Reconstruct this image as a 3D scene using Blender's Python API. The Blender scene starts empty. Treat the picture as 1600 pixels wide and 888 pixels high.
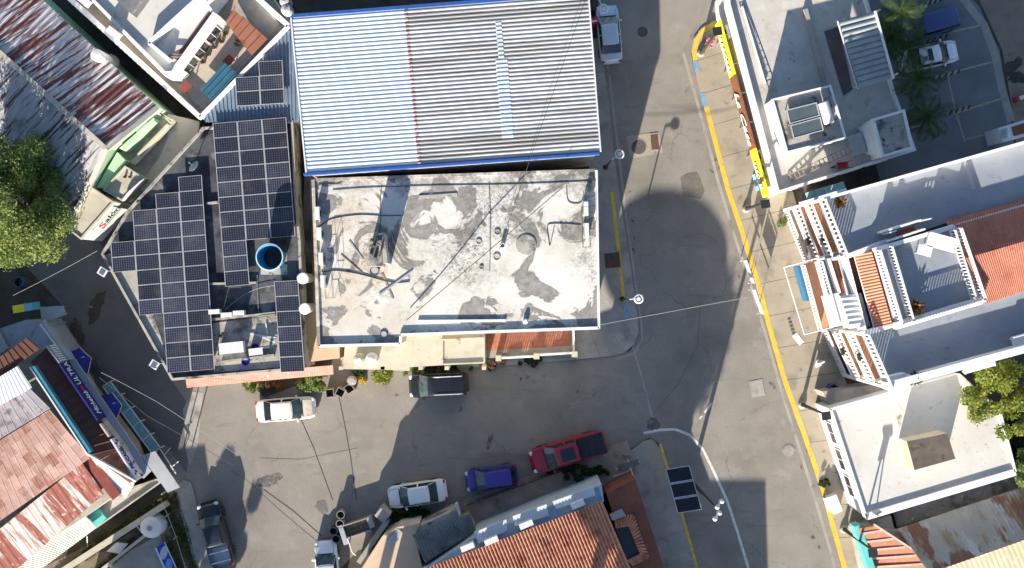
import bpy, bmesh, math, random
import numpy as np
from mathutils import Vector, Matrix
random.seed(7)
rng = np.random.default_rng(11)
S = bpy.context.scene
COL = S.collection
CAMH, F = 80.0, 1640.0
# ---------------------------------------------------------------- camera, sky, sun, exposure
cam_d = bpy.data.cameras.new("camera"); cam = bpy.data.objects.new("camera", cam_d); COL.objects.link(cam)
cam.location = (0, 0, CAMH); cam_d.sensor_width = 36; cam_d.lens = 36 * F / 1600
cam_d.clip_end = 2000; cam_d.clip_start = 1
S.camera = cam
SUN_EL = math.radians(18.5)
sx, sy = -0.25, -1.0
n_ = math.hypot(sx, sy); sx /= n_; sy /= n_
SUNV = Vector((sx * math.cos(SUN_EL), sy * math.cos(SUN_EL), math.sin(SUN_EL)))
W = bpy.data.worlds.new("World"); S.world = W; W.use_nodes = True
nt = W.node_tree; bg = nt.nodes["Background"]
sky = nt.nodes.new("ShaderNodeTexSky"); sky.sky_type = 'NISHITA'; sky.sun_disc = False
sky.sun_elevation = SUN_EL; sky.sun_rotation = math.atan2(sx, sy); sky.air_density = 1.0; sky.dust_density = 0.7; sky.ozone_density = 2.2
nt.links.new(sky.outputs[0], bg.inputs[0]); bg.inputs[1].default_value = 0.077
sl = bpy.data.lights.new("sun", 'SUN'); sun = bpy.data.objects.new("sun", sl); COL.objects.link(sun)
sl.energy = 5.0; sl.angle = math.radians(0.5); sl.color = (1.0, 0.90, 0.755)
sun.rotation_euler = SUNV.to_track_quat('Z', 'Y').to_euler(); sun.location = (0, -30, 60)
S.view_settings.view_transform = 'Standard'; S.view_settings.look = 'None'
S.view_settings.exposure = 1.47; S.view_settings.gamma = 1; S.view_settings.use_curve_mapping = False
S.render.engine = 'CYCLES'

# ---------------------------------------------------------------- helpers
def P(u, v, h=0.0):
    """survey: map position of a point seen at photo pixel (u,v) whose height is h metres"""
    k = (CAMH - h) / F
    return Vector(((u - 800) * k, (444 - v) * k, h))

def ccw(poly):
    a = sum(poly[i][0] * poly[(i + 1) % len(poly)][1] - poly[(i + 1) % len(poly)][0] * poly[i][1] for i in range(len(poly)))
    return list(poly) if a > 0 else list(reversed(poly))

def inset(poly, d):
    poly = ccw(poly); n = len(poly); out = []
    for i in range(n):
        p0, p1, p2 = Vector(poly[i - 1][:2]), Vector(poly[i][:2]), Vector(poly[(i + 1) % n][:2])
        e1 = (p1 - p0).normalized(); e2 = (p2 - p1).normalized()
        n1 = Vector((-e1.y, e1.x)); n2 = Vector((-e2.y, e2.x))
        b = n1 + n2; L = b.length
        if L < 1e-4: out.append(p1 + n1 * d); continue
        b /= L; out.append(p1 + b * d / max(0.3, b.dot(n1)))
    return out

class MB:
    def __init__(s): s.v = []; s.f = []; s.mi = []; s.cur = 0; s.uv = {}
    def face(s, pts):
        i = len(s.v); s.v += [tuple(p) for p in pts]; s.f.append(tuple(range(i, i + len(pts)))); s.mi.append(s.cur); return len(s.f) - 1
    def poly(s, pts2, z): return s.face([(p[0], p[1], z) for p in ccw([(q[0], q[1]) for q in pts2])])
    def prism(s, pts2, z0, z1, top=True, bottom=False, sides=True):
        q = ccw([(p[0], p[1]) for p in pts2]); n = len(q)
        if sides:
            for i in range(n):
                a, b = q[i], q[(i + 1) % n]
                s.face([(a[0], a[1], z0), (b[0], b[1], z0), (b[0], b[1], z1), (a[0], a[1], z1)])
        if top: s.face([(p[0], p[1], z1) for p in q])
        if bottom: s.face([(p[0], p[1], z0) for p in reversed(q)])
        return s
    def ring(s, pts2, t, z0, z1):
        """hollow band (parapet) t wide inside the outline"""
        q = ccw([(p[0], p[1]) for p in pts2]); r = inset(q, t); n = len(q)
        for i in range(n):
            j = (i + 1) % n; a, b, c, d = q[i], q[j], r[j], r[i]
            s.face([(a[0], a[1], z0), (b[0], b[1], z0), (b[0], b[1], z1), (a[0], a[1], z1)])
            s.face([(c[0], c[1], z0), (d[0], d[1], z0), (d[0], d[1], z1), (c[0], c[1], z1)])
            s.face([(a[0], a[1], z1), (b[0], b[1], z1), (c[0], c[1], z1), (d[0], d[1], z1)])
        return s
    def box(s, c, size, rz=0.0, M=None):
        hx, hy, hz = size[0] / 2, size[1] / 2, size[2] / 2
        R = Matrix.Rotation(rz, 3, 'Z') if M is None else M; c = Vector(c)
        p = [c + R @ Vector((x * hx, y * hy, z * hz)) for x, y, z in ((-1,-1,-1),(1,-1,-1),(1,1,-1),(-1,1,-1),(-1,-1,1),(1,-1,1),(1,1,1),(-1,1,1))]
        i = len(s.v); s.v += [tuple(q) for q in p]
        for f in ((0,3,2,1),(4,5,6,7),(0,1,5,4),(1,2,6,5),(2,3,7,6),(3,0,4,7)):
            s.f.append(tuple(i + k for k in f)); s.mi.append(s.cur)
        return s
    def beam(s, a, b, w, h):
        """box from a to b, w wide, h tall (top at the points' z)"""
        a = Vector(a); b = Vector(b); d = b - a; L = d.length
        if L < 1e-5: return s
        x = d.normalized(); up = Vector((0, 0, 1)) if abs(x.z) < .95 else Vector((0, 1, 0))
        y = up.cross(x).normalized(); z = x.cross(y)
        M = Matrix((x, y, z)).transposed()
        return s.box((a + b) / 2 - z * h / 2, (L, w, h), M=M)
    def lathe(s, c, prof, n=20, axis=None, cap=True):
        """prof: list of (radius, height)"""
        c = Vector(c); R = Matrix.Identity(3) if axis is None else Vector(axis).to_track_quat('Z', 'Y').to_matrix()
        i0 = len(s.v)
        for r, z in prof:
            for k in range(n):
                a = 2 * math.pi * k / n; s.v.append(tuple(c + R @ Vector((r * math.cos(a), r * math.sin(a), z))))
        for j in range(len(prof) - 1):
            for k in range(n):
                a, b = i0 + j * n + k, i0 + j * n + (k + 1) % n
                s.f.append((a, b, b + n, a + n)); s.mi.append(s.cur)
        if cap:
            s.f.append(tuple(i0 + k for k in reversed(range(n)))); s.mi.append(s.cur)
            m = i0 + (len(prof) - 1) * n; s.f.append(tuple(m + k for k in range(n))); s.mi.append(s.cur)
        return s
    def tube(s, pts, r, n=6, r1=None):
        pts = [Vector(p) for p in pts]; m = len(pts); i0 = len(s.v)
        for j, p in enumerate(pts):
            d = (pts[min(j + 1, m - 1)] - pts[max(j - 1, 0)]).normalized()
            q = d.to_track_quat('Z', 'Y').to_matrix(); rr = r if r1 is None else r + (r1 - r) * j / (m - 1)
            for k in range(n):
                a = 2 * math.pi * k / n; s.v.append(tuple(p + q @ Vector((rr * math.cos(a), rr * math.sin(a), 0))))
        for j in range(m - 1):
            for k in range(n):
                a, b = i0 + j * n + k, i0 + j * n + (k + 1) % n
                s.f.append((a, b, b + n, a + n)); s.mi.append(s.cur)
        s.f.append(tuple(i0 + k for k in reversed(range(n)))); s.mi.append(s.cur)
        k0 = i0 + (m - 1) * n; s.f.append(tuple(k0 + k for k in range(n))); s.mi.append(s.cur)
        return s
    def corr(s, a, b, c, d, n, amp=.04, prof='trap', courses=1, lift=.03, under=True):
        """profiled sheet: ribs run a->d, repeated n times from a to b"""
        a, b, c, d = map(Vector, (a, b, c, d))
        N = (b - a).cross(d - a).normalized()
        if N.z < 0: N = -N
        base = {'trap': [(0, 0), (.42, 0), (.55, 1), (.82, 1), (.95, 0)], 'sine': [(k / 6, .5 - .5 * math.cos(2 * math.pi * k / 6)) for k in range(6)],
                'seam': [(0, 0), (.82, 0), (.86, 1), (.94, 1), (.98, 0)],
                'barrel': [(0, 0), (.1, .0), (.2, .55), (.38, .9), (.55, 1), (.72, .9), (.9, .55)]}[prof]
        cols = [((i + t) / n, z) for i in range(n) for t, z in base] + [(1.0, base[0][1])]
        rows = []
        for k in range(courses):
            rows += [(k / courses, 0.0), ((k + 1) / courses, lift)] if courses > 1 else [(0, 0), (1, 0)]
        i0 = len(s.v); m = len(cols)
        for r, dz in rows:
            for t, z in cols:
                p = a.lerp(b, t).lerp(d.lerp(c, t), r) + N * (z * amp + dz); s.v.append(tuple(p))
        for j in range(len(rows) - 1):
            for i in range(m - 1):
                q = i0 + j * m + i; s.f.append((q, q + 1, q + m + 1, q + m)); s.mi.append(s.cur)
        if under:
            e = N * -.04
            for p, q in ((a, b), (b, c), (c, d), (d, a)): s.face([p + e, q + e, q + N * .001, p + N * .001])
            s.face([a + e, d + e, c + e, b + e])
        return s
    def build(s, name, mat, parent=None, smooth=False, angle=35, local=False):
        me = bpy.data.meshes.new(name)
        off = Vector((0, 0, 0))
        if parent is not None and not local: off = parent_world(parent)
        me.from_pydata([tuple(Vector(p) - off) for p in s.v] if off.length else s.v, [], s.f)
        for m in (mat if isinstance(mat, (list, tuple)) else [mat]): me.materials.append(m)
        if isinstance(mat, (list, tuple)): me.polygons.foreach_set("material_index", s.mi)
        if s.uv:
            ul = me.uv_layers.new(name="UVMap")
            for fi, uvs in s.uv.items():
                p = me.polygons[fi]
                for li, uvv in zip(p.loop_indices, uvs): ul.data[li].uv = uvv
        if smooth:
            me.shade_smooth(); me.set_sharp_from_angle(angle=math.radians(angle))
        me.update()
        o = bpy.data.objects.new(name, me); COL.objects.link(o)
        if parent is not None: o.parent = parent
        return o

def parent_world(p):
    v = Vector((0, 0, 0))
    while p is not None: v = v + p.location; p = p.parent
    return v

def tag(o, label=None, cat=None, group=None, kind=None):
    if label: o['label'] = label
    if cat: o['category'] = cat
    if group: o['group'] = group
    if kind: o['kind'] = kind
    return o

def thing(name, label, cat, loc=(0, 0, 0), group=None, rz=0.0):
    o = bpy.data.objects.new(name, None); COL.objects.link(o); o.empty_display_size = .3
    o.location = loc; o.rotation_euler = (0, 0, rz)
    return tag(o, label, cat, group)

def dup(root, loc=None, rz=None, label=None):
    r = root.copy(); COL.objects.link(r)
    if loc is not None: r.location = loc
    if rz is not None: r.rotation_euler = (0, 0, rz)
    if label: r['label'] = label
    for ch in list(root.children):
        c = ch.copy(); COL.objects.link(c); c.parent = r
        for g in ch.children:
            d = g.copy(); COL.objects.link(d); d.parent = c
    return r

def struct(name, mb, mat, **k): return tag(mb.build(name, mat, **k), kind='structure')
def sheet(name, px, z, mat, label=None):
    m = MB(); m.poly([P(u, v, z) for u, v in px], z); return struct(name, m, mat)
def yaw(du, dv): return math.atan2(-dv, du)
def Q(px, h): return [P(u, v, h) for u, v in px]
def lerp2(a, b, t): return (a[0] + (b[0] - a[0]) * t, a[1] + (b[1] - a[1]) * t)

# ---------------------------------------------------------------- materials
def base_mat(name):
    m = bpy.data.materials.new(name); m.use_nodes = True; n = m.node_tree
    return m, n, n.nodes["Principled BSDF"]
def c4(c): return (c[0], c[1], c[2], 1)
def flat(name, c, rough=.6, metal=0.0, spec=.4, var=.12, scale=2.5, coat=0.0):
    """simple surface with a little procedural unevenness"""
    m, n, b = base_mat(name)
    tc = n.nodes.new("ShaderNodeTexCoord"); no = n.nodes.new("ShaderNodeTexNoise"); no.inputs["Scale"].default_value = scale; no.inputs["Detail"].default_value = 6
    r = n.nodes.new("ShaderNodeValToRGB"); r.color_ramp.elements[0].position = .3; r.color_ramp.elements[1].position = .7
    r.color_ramp.elements[0].color = c4([x * (1 - var) for x in c]); r.color_ramp.elements[1].color = c4([min(1, x * (1 + var)) for x in c])
    n.links.new(tc.outputs["Object"], no.inputs["Vector"]); n.links.new(no.outputs[0], r.inputs[0]); n.links.new(r.outputs[0], b.inputs["Base Color"])
    b.inputs["Roughness"].default_value = rough; b.inputs["Metallic"].default_value = metal; b.inputs["Specular IOR Level"].default_value = spec
    b.inputs["Coat Weight"].default_value = coat
    return m
def surf(name, c1, c2, scale=1.0, rough=.9, layers=(), ang=0.0, stretch=(1, 1, 1), bump=.0, bscale=20, metal=0.0, spec=.25, t=(.35, .65), detail=8, lines=None, cracks=None, bricks=None):
    """noise blend of two colours plus extra patch layers (colour, scale, lo, hi, stretch?) ; ang turns the pattern's x axis"""
    m, n, b = base_mat(name); L = n.links.new
    g = n.nodes.new("ShaderNodeNewGeometry")
    rot = n.nodes.new("ShaderNodeMapping"); rot.inputs["Rotation"].default_value = (0, 0, -ang); L(g.outputs["Position"], rot.inputs[0])
    def noise(sc, st, det=detail, rough_=.6, w=0):
        mp = n.nodes.new("ShaderNodeMapping"); mp.inputs["Scale"].default_value = st; mp.inputs["Location"].default_value = (w * 3.7, w * 1.9, 0); L(rot.outputs[0], mp.inputs[0])
        no = n.nodes.new("ShaderNodeTexNoise"); no.inputs["Scale"].default_value = sc; no.inputs["Detail"].default_value = det; no.inputs["Roughness"].default_value = rough_
        L(mp.outputs[0], no.inputs["Vector"]); return no.outputs[0]
    def ramp(src, lo, hi, ca, cb):
        r = n.nodes.new("ShaderNodeValToRGB"); r.color_ramp.elements[0].position = lo; r.color_ramp.elements[1].position = hi
        r.color_ramp.elements[0].color = c4(ca); r.color_ramp.elements[1].color = c4(cb); L(src, r.inputs[0]); return r.outputs[0]
    col = ramp(noise(scale, stretch), t[0], t[1], c1, c2)
    for k, ly in enumerate(layers):
        c, sc, lo, hi = ly[:4]; st = ly[4] if len(ly) > 4 else (1, 1, 1)
        f = ramp(noise(sc, st, w=k + 1), lo, hi, (0, 0, 0), (1, 1, 1))
        mx = n.nodes.new("ShaderNodeMix"); mx.data_type = 'RGBA'; L(f, mx.inputs[0]); L(col, mx.inputs[6]); mx.inputs[7].default_value = c4(c); col = mx.outputs[2]
    if lines:
        c, sx_, sy_, w = lines
        br = n.nodes.new("ShaderNodeTexBrick"); br.offset = 0.5; br.inputs["Scale"].default_value = 1
        br.inputs["Brick Width"].default_value = sx_; br.inputs["Row Height"].default_value = sy_; br.inputs["Mortar Size"].default_value = w
        L(rot.outputs[0], br.inputs["Vector"])
        mx = n.nodes.new("ShaderNodeMix"); mx.data_type = 'RGBA'; L(br.outputs["Fac"], mx.inputs[0]); L(col, mx.inputs[6]); mx.inputs[7].default_value = c4(c); col = mx.outputs[2]
    if bricks:
        ca, cb, bw_, bh_, fac = bricks
        br = n.nodes.new("ShaderNodeTexBrick"); br.offset = 0.37; br.inputs["Scale"].default_value = 1; br.inputs["Color1"].default_value = c4(ca); br.inputs["Color2"].default_value = c4(cb); br.inputs["Mortar"].default_value = c4(cb)
        br.inputs["Brick Width"].default_value = bw_; br.inputs["Row Height"].default_value = bh_; br.inputs["Mortar Size"].default_value = .012; br.inputs["Bias"].default_value = 0
        wq = n.nodes.new("ShaderNodeMix"); wq.data_type = 'VECTOR'; wq.inputs[0].default_value = .06; nz = n.nodes.new("ShaderNodeTexNoise"); nz.inputs["Scale"].default_value = 1.3; L(rot.outputs[0], nz.inputs["Vector"]); L(rot.outputs[0], wq.inputs[4]); L(nz.outputs["Color"], wq.inputs[5]); L(wq.outputs[1], br.inputs["Vector"])
        mx = n.nodes.new("ShaderNodeMix"); mx.data_type = 'RGBA'; mx.blend_type = 'MIX'
        f = ramp(noise(1.6, (1, 1, 1), w=9), .3, .75, (fac * .4,) * 3, (min(1, fac * 1.3),) * 3); L(f, mx.inputs[0]); L(col, mx.inputs[6]); L(br.outputs["Color"], mx.inputs[7]); col = mx.outputs[2]
    if cracks:
        cc, csc, cw = cracks
        nz = n.nodes.new("ShaderNodeTexNoise"); nz.inputs["Scale"].default_value = 1.1; nz.inputs["Detail"].default_value = 6; L(g.outputs["Position"], nz.inputs["Vector"])
        va = n.nodes.new("ShaderNodeVectorMath"); va.operation = 'MULTIPLY_ADD'; va.inputs[1].default_value = (1.6, 1.6, 0); L(nz.outputs["Color"], va.inputs[0]); L(g.outputs["Position"], va.inputs[2])
        vo = n.nodes.new("ShaderNodeTexVoronoi"); vo.feature = 'DISTANCE_TO_EDGE'; vo.voronoi_dimensions = '2D'; vo.inputs["Scale"].default_value = csc; L(va.outputs[0], vo.inputs["Vector"])
        f = ramp(vo.outputs["Distance"], 0, cw, (1, 1, 1), (0, 0, 0)); f2 = ramp(noise(.5, (1, 1, 1), w=5), .45, .6, (0, 0, 0), (.75, .75, .75))
        mm = n.nodes.new("ShaderNodeMath"); mm.operation = 'MULTIPLY'; L(f, mm.inputs[0]); L(f2, mm.inputs[1])
        mx = n.nodes.new("ShaderNodeMix"); mx.data_type = 'RGBA'; L(mm.outputs[0], mx.inputs[0]); L(col, mx.inputs[6]); mx.inputs[7].default_value = c4(cc); col = mx.outputs[2]
    L(col, b.inputs["Base Color"])
    b.inputs["Roughness"].default_value = rough; b.inputs["Metallic"].default_value = metal; b.inputs["Specular IOR Level"].default_value = spec
    if bump > 0:
        bp = n.nodes.new("ShaderNodeBump"); bp.inputs["Strength"].default_value = bump; bp.inputs["Distance"].default_value = .03
        L(noise(bscale, (1, 1, 1), 4), bp.inputs["Height"]); L(bp.outputs[0], b.inputs["Normal"])
    return m

A17 = math.radians(15.5)
asphalt = surf("road_asphalt", (.222, .204, .180), (.272, .252, .223), .35, .92, bump=.5, bscale=25, cracks=((.12, .11, .10), .16, .010),
               layers=[((.155, .143, .128), .16, .52, .74), ((.315, .292, .26), .7, .58, .8), ((.17, .158, .142), .5, .60, .70, (.12, 1, 1)), ((.20, .185, .165), 1.2, .58, .72, (.35, 1, 1)), ((.09, .085, .08), 2.6, .735, .77), ((.11, .105, .095), 7, .70, .75), ((.165, .152, .136), 16, .52, .66), ((.33, .31, .28), 24, .62, .72)])
asphalt_old = surf("alley_asphalt", (.12, .116, .112), (.15, .145, .14), .5, .92, bump=.5, layers=[((.085, .082, .08), .3, .55, .7), ((.16, .15, .14), 14, .6, .75)])
lot_asph = surf("parking_asphalt", (.15, .155, .165), (.20, .205, .21), .4, .92, bump=.4, layers=[((.26, .26, .26), .5, .62, .8), ((.11, .11, .12), 5, .66, .74)])
concrete = surf("sidewalk_concrete", (.305, .268, .208), (.365, .32, .255), .6, .92, bump=.3, layers=[((.21, .185, .15), .45, .55, .72), ((.14, .125, .105), 3.5, .66, .76), ((.38, .345, .28), 9, .6, .7), ((.16, .14, .12), 1.1, .62, .72)])
concrete_g = surf("old_concrete", (.27, .255, .235), (.36, .34, .31), .6, .92, bump=.3, layers=[((.19, .18, .17), .7, .55, .7), ((.13, .125, .12), 4, .66, .76)])
dirt = surf("dirt", (.16, .125, .09), (.23, .19, .14), .8, 1, bump=.6, layers=[((.10, .08, .06), .4, .5, .7), ((.3, .26, .2), 6, .62, .72)])
soil = surf("dark_soil", (.055, .048, .04), (.09, .08, .065), .8, 1, bump=.6)
yellow = surf("yellow_kerb_paint", (.62, .40, .045), (.70, .47, .07), 2, .8, layers=[((.52, .36, .10), 1.1, .5, .68), ((.33, .27, .18), 3.2, .575, .66), ((.16, .135, .105), 7, .62, .70), ((.10, .09, .075), 1.6, .70, .76)])
bluep = surf("blue_kerb_paint", (.10, .28, .5), (.16, .36, .58), 2, .8, layers=[((.35, .33, .3), 4, .58, .66)])
whitep = surf("white_road_paint", (.58, .57, .54), (.66, .65, .62), 2, .8, layers=[((.3, .28, .25), 5, .56, .66)])
white = surf("white_wall_paint", (.66, .66, .66), (.74, .74, .735), .7, .7, layers=[((.62, .62, .60), .5, .6, .8), ((.45, .43, .40), 2.5, .72, .8)])
white_roof = surf("white_roof_coating", (.50, .49, .465), (.555, .545, .52), .5, .75, layers=[((.43, .40, .355), .5, .58, .76), ((.22, .18, .145), .75, .635, .72), ((.12, .10, .085), 2.2, .66, .73), ((.36, .34, .31), 2.4, .62, .72), ((.2, .17, .15), 3, .72, .76)], bump=.2)
white_met = flat("white_metal", (.62, .63, .64), .45, 0, .5, .06)
cream = surf("cream_plaster", (.42, .395, .32), (.48, .455, .375), .8, .85, layers=[((.35, .32, .25), .8, .52, .72), ((.22, .20, .165), 1.6, .60, .72), ((.5, .48, .42), 3, .62, .7)])
ochre = surf("ochre_plaster", (.48, .37, .20), (.56, .45, .26), .8, .85, layers=[((.33, .26, .17), 1.5, .6, .75)])
peach = surf("peach_roof_coating", (.50, .375, .27), (.56, .43, .315), .6, .85, layers=[((.52, .38, .27), .7, .58, .75), ((.35, .28, .22), 2.4, .69, .77)])
def weathered():
    m, n, b = base_mat("weathered_roof_coating"); L = n.links.new
    g = n.nodes.new("ShaderNodeNewGeometry"); pos = g.outputs["Position"]
    def noise(sc, det=8, ro=.6, src=None, off=0, dist=0.0):
        mp = n.nodes.new("ShaderNodeMapping"); mp.inputs["Location"].default_value = (off * 5.1, off * 2.3, 0); L(src or pos, mp.inputs[0])
        no = n.nodes.new("ShaderNodeTexNoise"); no.inputs["Scale"].default_value = sc; no.inputs["Detail"].default_value = det; no.inputs["Roughness"].default_value = ro; no.inputs["Distortion"].default_value = dist; L(mp.outputs[0], no.inputs["Vector"]); return no
    def ramp(src, *st):
        r = n.nodes.new("ShaderNodeValToRGB"); e = r.color_ramp.elements; e[0].position, e[0].color = st[0][0], c4(st[0][1]); e[1].position, e[1].color = st[-1][0], c4(st[-1][1])
        for p_, c_ in st[1:-1]: x = e.new(p_); x.color = c4(c_)
        L(src, r.inputs[0]); return r.outputs[0]
    def g1(v): return (v, v, v)
    def mix(f, a, c):
        mx = n.nodes.new("ShaderNodeMix"); mx.data_type = 'RGBA'; L(f, mx.inputs[0]); L(a, mx.inputs[6])
        if isinstance(c, tuple): mx.inputs[7].default_value = c4(c)
        else: L(c, mx.inputs[7])
        return mx.outputs[2]
    def mul(a, c):
        k = n.nodes.new("ShaderNodeMath"); k.operation = 'MULTIPLY'; L(a, k.inputs[0]); L(c, k.inputs[1]); return k.outputs[0]
    base = ramp(noise(.35, 9, .65).outputs[0], (.36, (.54, .51, .45)), (.5, (.62, .60, .555)), (.66, (.66, .645, .615)))
    sep = n.nodes.new("ShaderNodeSeparateXYZ"); L(pos, sep.inputs[0])
    mr = n.nodes.new("ShaderNodeMapRange"); mr.inputs[1].default_value = -4; mr.inputs[2].default_value = -12; L(sep.outputs[0], mr.inputs[0])
    col = mix(mul(mr.outputs[0], ramp(noise(.5, 6, off=1).outputs[0], (.35, g1(0)), (.62, g1(.85)))), base, (.50, .425, .32))
    # grey worn-through patches with rims
    wn = noise(.30, 10, .58, off=2, dist=1.1).outputs[0]
    wear = ramp(wn, (.535, g1(0)), (.545, g1(1))); rim = ramp(wn, (.515, g1(0)), (.54, g1(.9)), (.548, g1(.9)), (.56, g1(0)))
    grey = ramp(noise(2.2, 9, .7, off=3).outputs[0], (.35, (.19, .18, .165)), (.65, (.33, .315, .295)))
    col = mix(wear, col, grey); col = mix(rim, col, (.19, .18, .165))
    # mould: fine speckle living only in broad zones
    zone = ramp(noise(.19, 5, .55, off=4).outputs[0], (.46, g1(0)), (.60, g1(1)))
    sp = ramp(noise(4.5, 10, .78, off=5).outputs[0], (.44, g1(0)), (.60, g1(.95)))
    col = mix(mul(zone, sp), col, (.115, .105, .09))
    halo = ramp(noise(.9, 8, .7, off=6).outputs[0], (.53, g1(0)), (.72, g1(.45))); col = mix(halo, col, (.42, .40, .355))
    sp2 = ramp(noise(13, 6, .7, off=7).outputs[0], (.60, g1(0)), (.68, g1(.8))); col = mix(sp2, col, (.17, .16, .145))
    # dark grime hugging the west and north edges
    ew = n.nodes.new("ShaderNodeMapRange"); ew.inputs[1].default_value = -12.6; ew.inputs[2].default_value = -14.2; L(sep.outputs[0], ew.inputs[0])
    en = n.nodes.new("ShaderNodeMapRange"); en.inputs[1].default_value = 6.2; en.inputs[2].default_value = 7.6; L(sep.outputs[1], en.inputs[0])
    ad = n.nodes.new("ShaderNodeMath"); ad.operation = 'MAXIMUM'; L(ew.outputs[0], ad.inputs[0]); L(en.outputs[0], ad.inputs[1])
    col = mix(mul(ad.outputs[0], ramp(noise(1.8, 8, .7, off=8).outputs[0], (.40, g1(0)), (.6, g1(.9)))), col, (.16, .15, .135))
    L(col, b.inputs["Base Color"]); b.inputs["Roughness"].default_value = .88; b.inputs["Specular IOR Level"].default_value = .2
    bp = n.nodes.new("ShaderNodeBump"); bp.inputs["Strength"].default_value = .4; bp.inputs["Distance"].default_value = .03; L(noise(9, 5).outputs[0], bp.inputs["Height"]); L(bp.outputs[0], b.inputs["Normal"])
    return m
old_roof = weathered()
dark_roof = surf("bitumen_roof", (.055, .06, .07), (.10, .105, .115), .6, .85, bump=.3, layers=[((.20, .20, .195), .4, .60, .68), ((.035, .037, .042), .7, .5, .62), ((.30, .28, .25), 2.2, .68, .74)])
stain_roof = surf("stained_concrete_roof", (.30, .28, .25), (.42, .40, .36), .7, .9, bump=.4, layers=[((.12, .115, .11), .8, .52, .62), ((.06, .06, .06), 1.8, .60, .68), ((.5, .48, .44), 3, .64, .72)])
grey_roof = surf("blue_grey_terrace_floor", (.215, .24, .28), (.25, .275, .315), .5, .6, cracks=((.13, .145, .165), .22, .008), layers=[((.27, .29, .32), .6, .54, .76), ((.16, .18, .21), 3.5, .60, .74, (.4, 1, 1)), ((.14, .165, .2), 1.8, .66, .78)])
terra = surf("terracotta_floor", (.40, .145, .085), (.47, .19, .12), 1.2, .8, layers=[((.28, .1, .065), 1, .58, .7), ((.5, .42, .35), 4, .66, .7)], lines=((.24, .11, .08), .4, .4, .012), ang=.03)
orange_fl = surf("orange_tile_floor", (.50, .23, .12), (.57, .28, .155), 1.2, .7, layers=[((.4, .18, .1), 1.5, .6, .75)], lines=((.38, .2, .13), .3, .3, .01), ang=A17)
brown_dk = surf("brown_roof_paint", (.19, .07, .045), (.235, .09, .058), .8, .8, layers=[((.13, .05, .035), .9, .55, .7)])
pav_brown = surf("pebble_paving", (.27, .21, .17), (.35, .28, .235), 1.2, .95, bump=.5, layers=[((.13, .105, .085), .6, .56, .7), ((.34, .29, .25), 18, .58, .66)])
def cmetal(name, a, c1, c2, layers, rough=.55, metal=.0, s=.8): return surf(name, c1, c2, s, rough, layers=layers, ang=a, metal=metal, spec=.4, stretch=(.18, 1.6, 1))
A_WH = math.radians(4.0)
zinc_new = cmetal("galvanised_sheet_new", A_WH, (.55, .61, .70), (.63, .69, .77), [((.70, .74, .80), 1, .6, .8, (.1, 2, 1))], .5)
zinc_old = cmetal("galvanised_sheet_weathered", A_WH, (.36, .36, .365), (.47, .47, .475), [((.22, .215, .21), .55, .47, .62, (.10, 2.2, 1)), ((.17, .165, .16), 1.4, .62, .72, (.2, 2.4, 1)), ((.66, .66, .67), 2, .62, .7, (.1, 2, 1))], .6)
translu = flat("translucent_roof_sheet", (.52, .63, .72), .35, 0, .5, .08)
A_SH = yaw(-80, 67)
rust_shed = surf("rusty_striped_sheet", (.46, .44, .45), (.54, .52, .53), 1.2, .7, ang=A_SH, stretch=(.15, 3, 1), spec=.35, layers=[((.36, .335, .345), 1.5, .52, .64, (.08, 3.5, 1)), ((.135, .048, .04), .9, .505, .53, (.055, 3.6, 1)), ((.22, .085, .06), 1.6, .575, .62, (.10, 3.2, 1)), ((.10, .04, .036), 2.6, .62, .66, (.16, 2.4, 1)), ((.42, .40, .42), 5, .63, .69, (.5, 1.2, 1))])
grey_shed = surf("grey_fibre_cement", (.27, .27, .28), (.33, .33, .335), 1.0, .85, ang=A_SH, stretch=(.3, 1.5, 1), layers=[((.30, .30, .305), 1.4, .58, .70, (.5, 1, 1)), ((.065, .048, .048), 1.1, .55, .59, (.05, 3.4, 1)), ((.25, .11, .065), .9, .64, .69, (.09, 2.6, 1)), ((.14, .13, .13), .5, .55, .7)])
A_BAR = yaw(62, 78)
rust_bar = surf("rusted_roof_patchwork", (.36, .21, .165), (.46, .30, .25), .9, .8, ang=A_BAR, stretch=(.8, .5, 1), bricks=((.16, .055, .04), (.48, .34, .30), .95, .58, .72), layers=[((.30, .11, .055), .45, .47, .64), ((.46, .41, .38), 1.6, .58, .68, (.3, 2, 1)), ((.13, .06, .05), 3.2, .60, .68, (.5, 1.6, 1))])
rust_str = surf("rust_and_white_sheets", (.46, .41, .38), (.54, .49, .46), .9, .7, ang=A_BAR, stretch=(.1, 1.2, 1), layers=[((.25, .085, .065), .50, .485, .52, (.09, 1.9, 1)), ((.38, .17, .10), 1.2, .55, .66, (.5, 1.6, 1)), ((.13, .05, .045), 2.6, .61, .66, (.08, 1.8, 1)), ((.46, .40, .37), 3, .6, .68)])
purple_roof = surf("dull_grey_sheet", (.27, .25, .27), (.36, .335, .35), 1, .85, ang=A_BAR, stretch=(.4, 1, 1), layers=[((.17, .14, .15), 1.6, .52, .62), ((.44, .42, .43), 2.4, .62, .7)])
pale_green = surf("pale_green_sheet", (.46, .49, .41), (.54, .57, .49), 1, .75, ang=A_BAR, stretch=(.15, 1.2, 1), layers=[((.42, .32, .23), .6, .60, .72, (.2, 1.2, 1)), ((.32, .34, .28), 2.5, .62, .7, (.15, 2, 1))])
white_corr = surf("white_sheet", (.62, .63, .66), (.7, .71, .74), 1, .5, ang=A_BAR)
brown_shaded_sheet = surf("brown_sheet_shaded", (.085, .036, .026), (.12, .052, .036), 1, .7, layers=[((.20, .09, .055), .5, .62, .74), ((.09, .045, .035), 1.6, .6, .7)])  # brown sheet with the awning's shade put into its colour
A_RR = yaw(20, -6)
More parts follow.
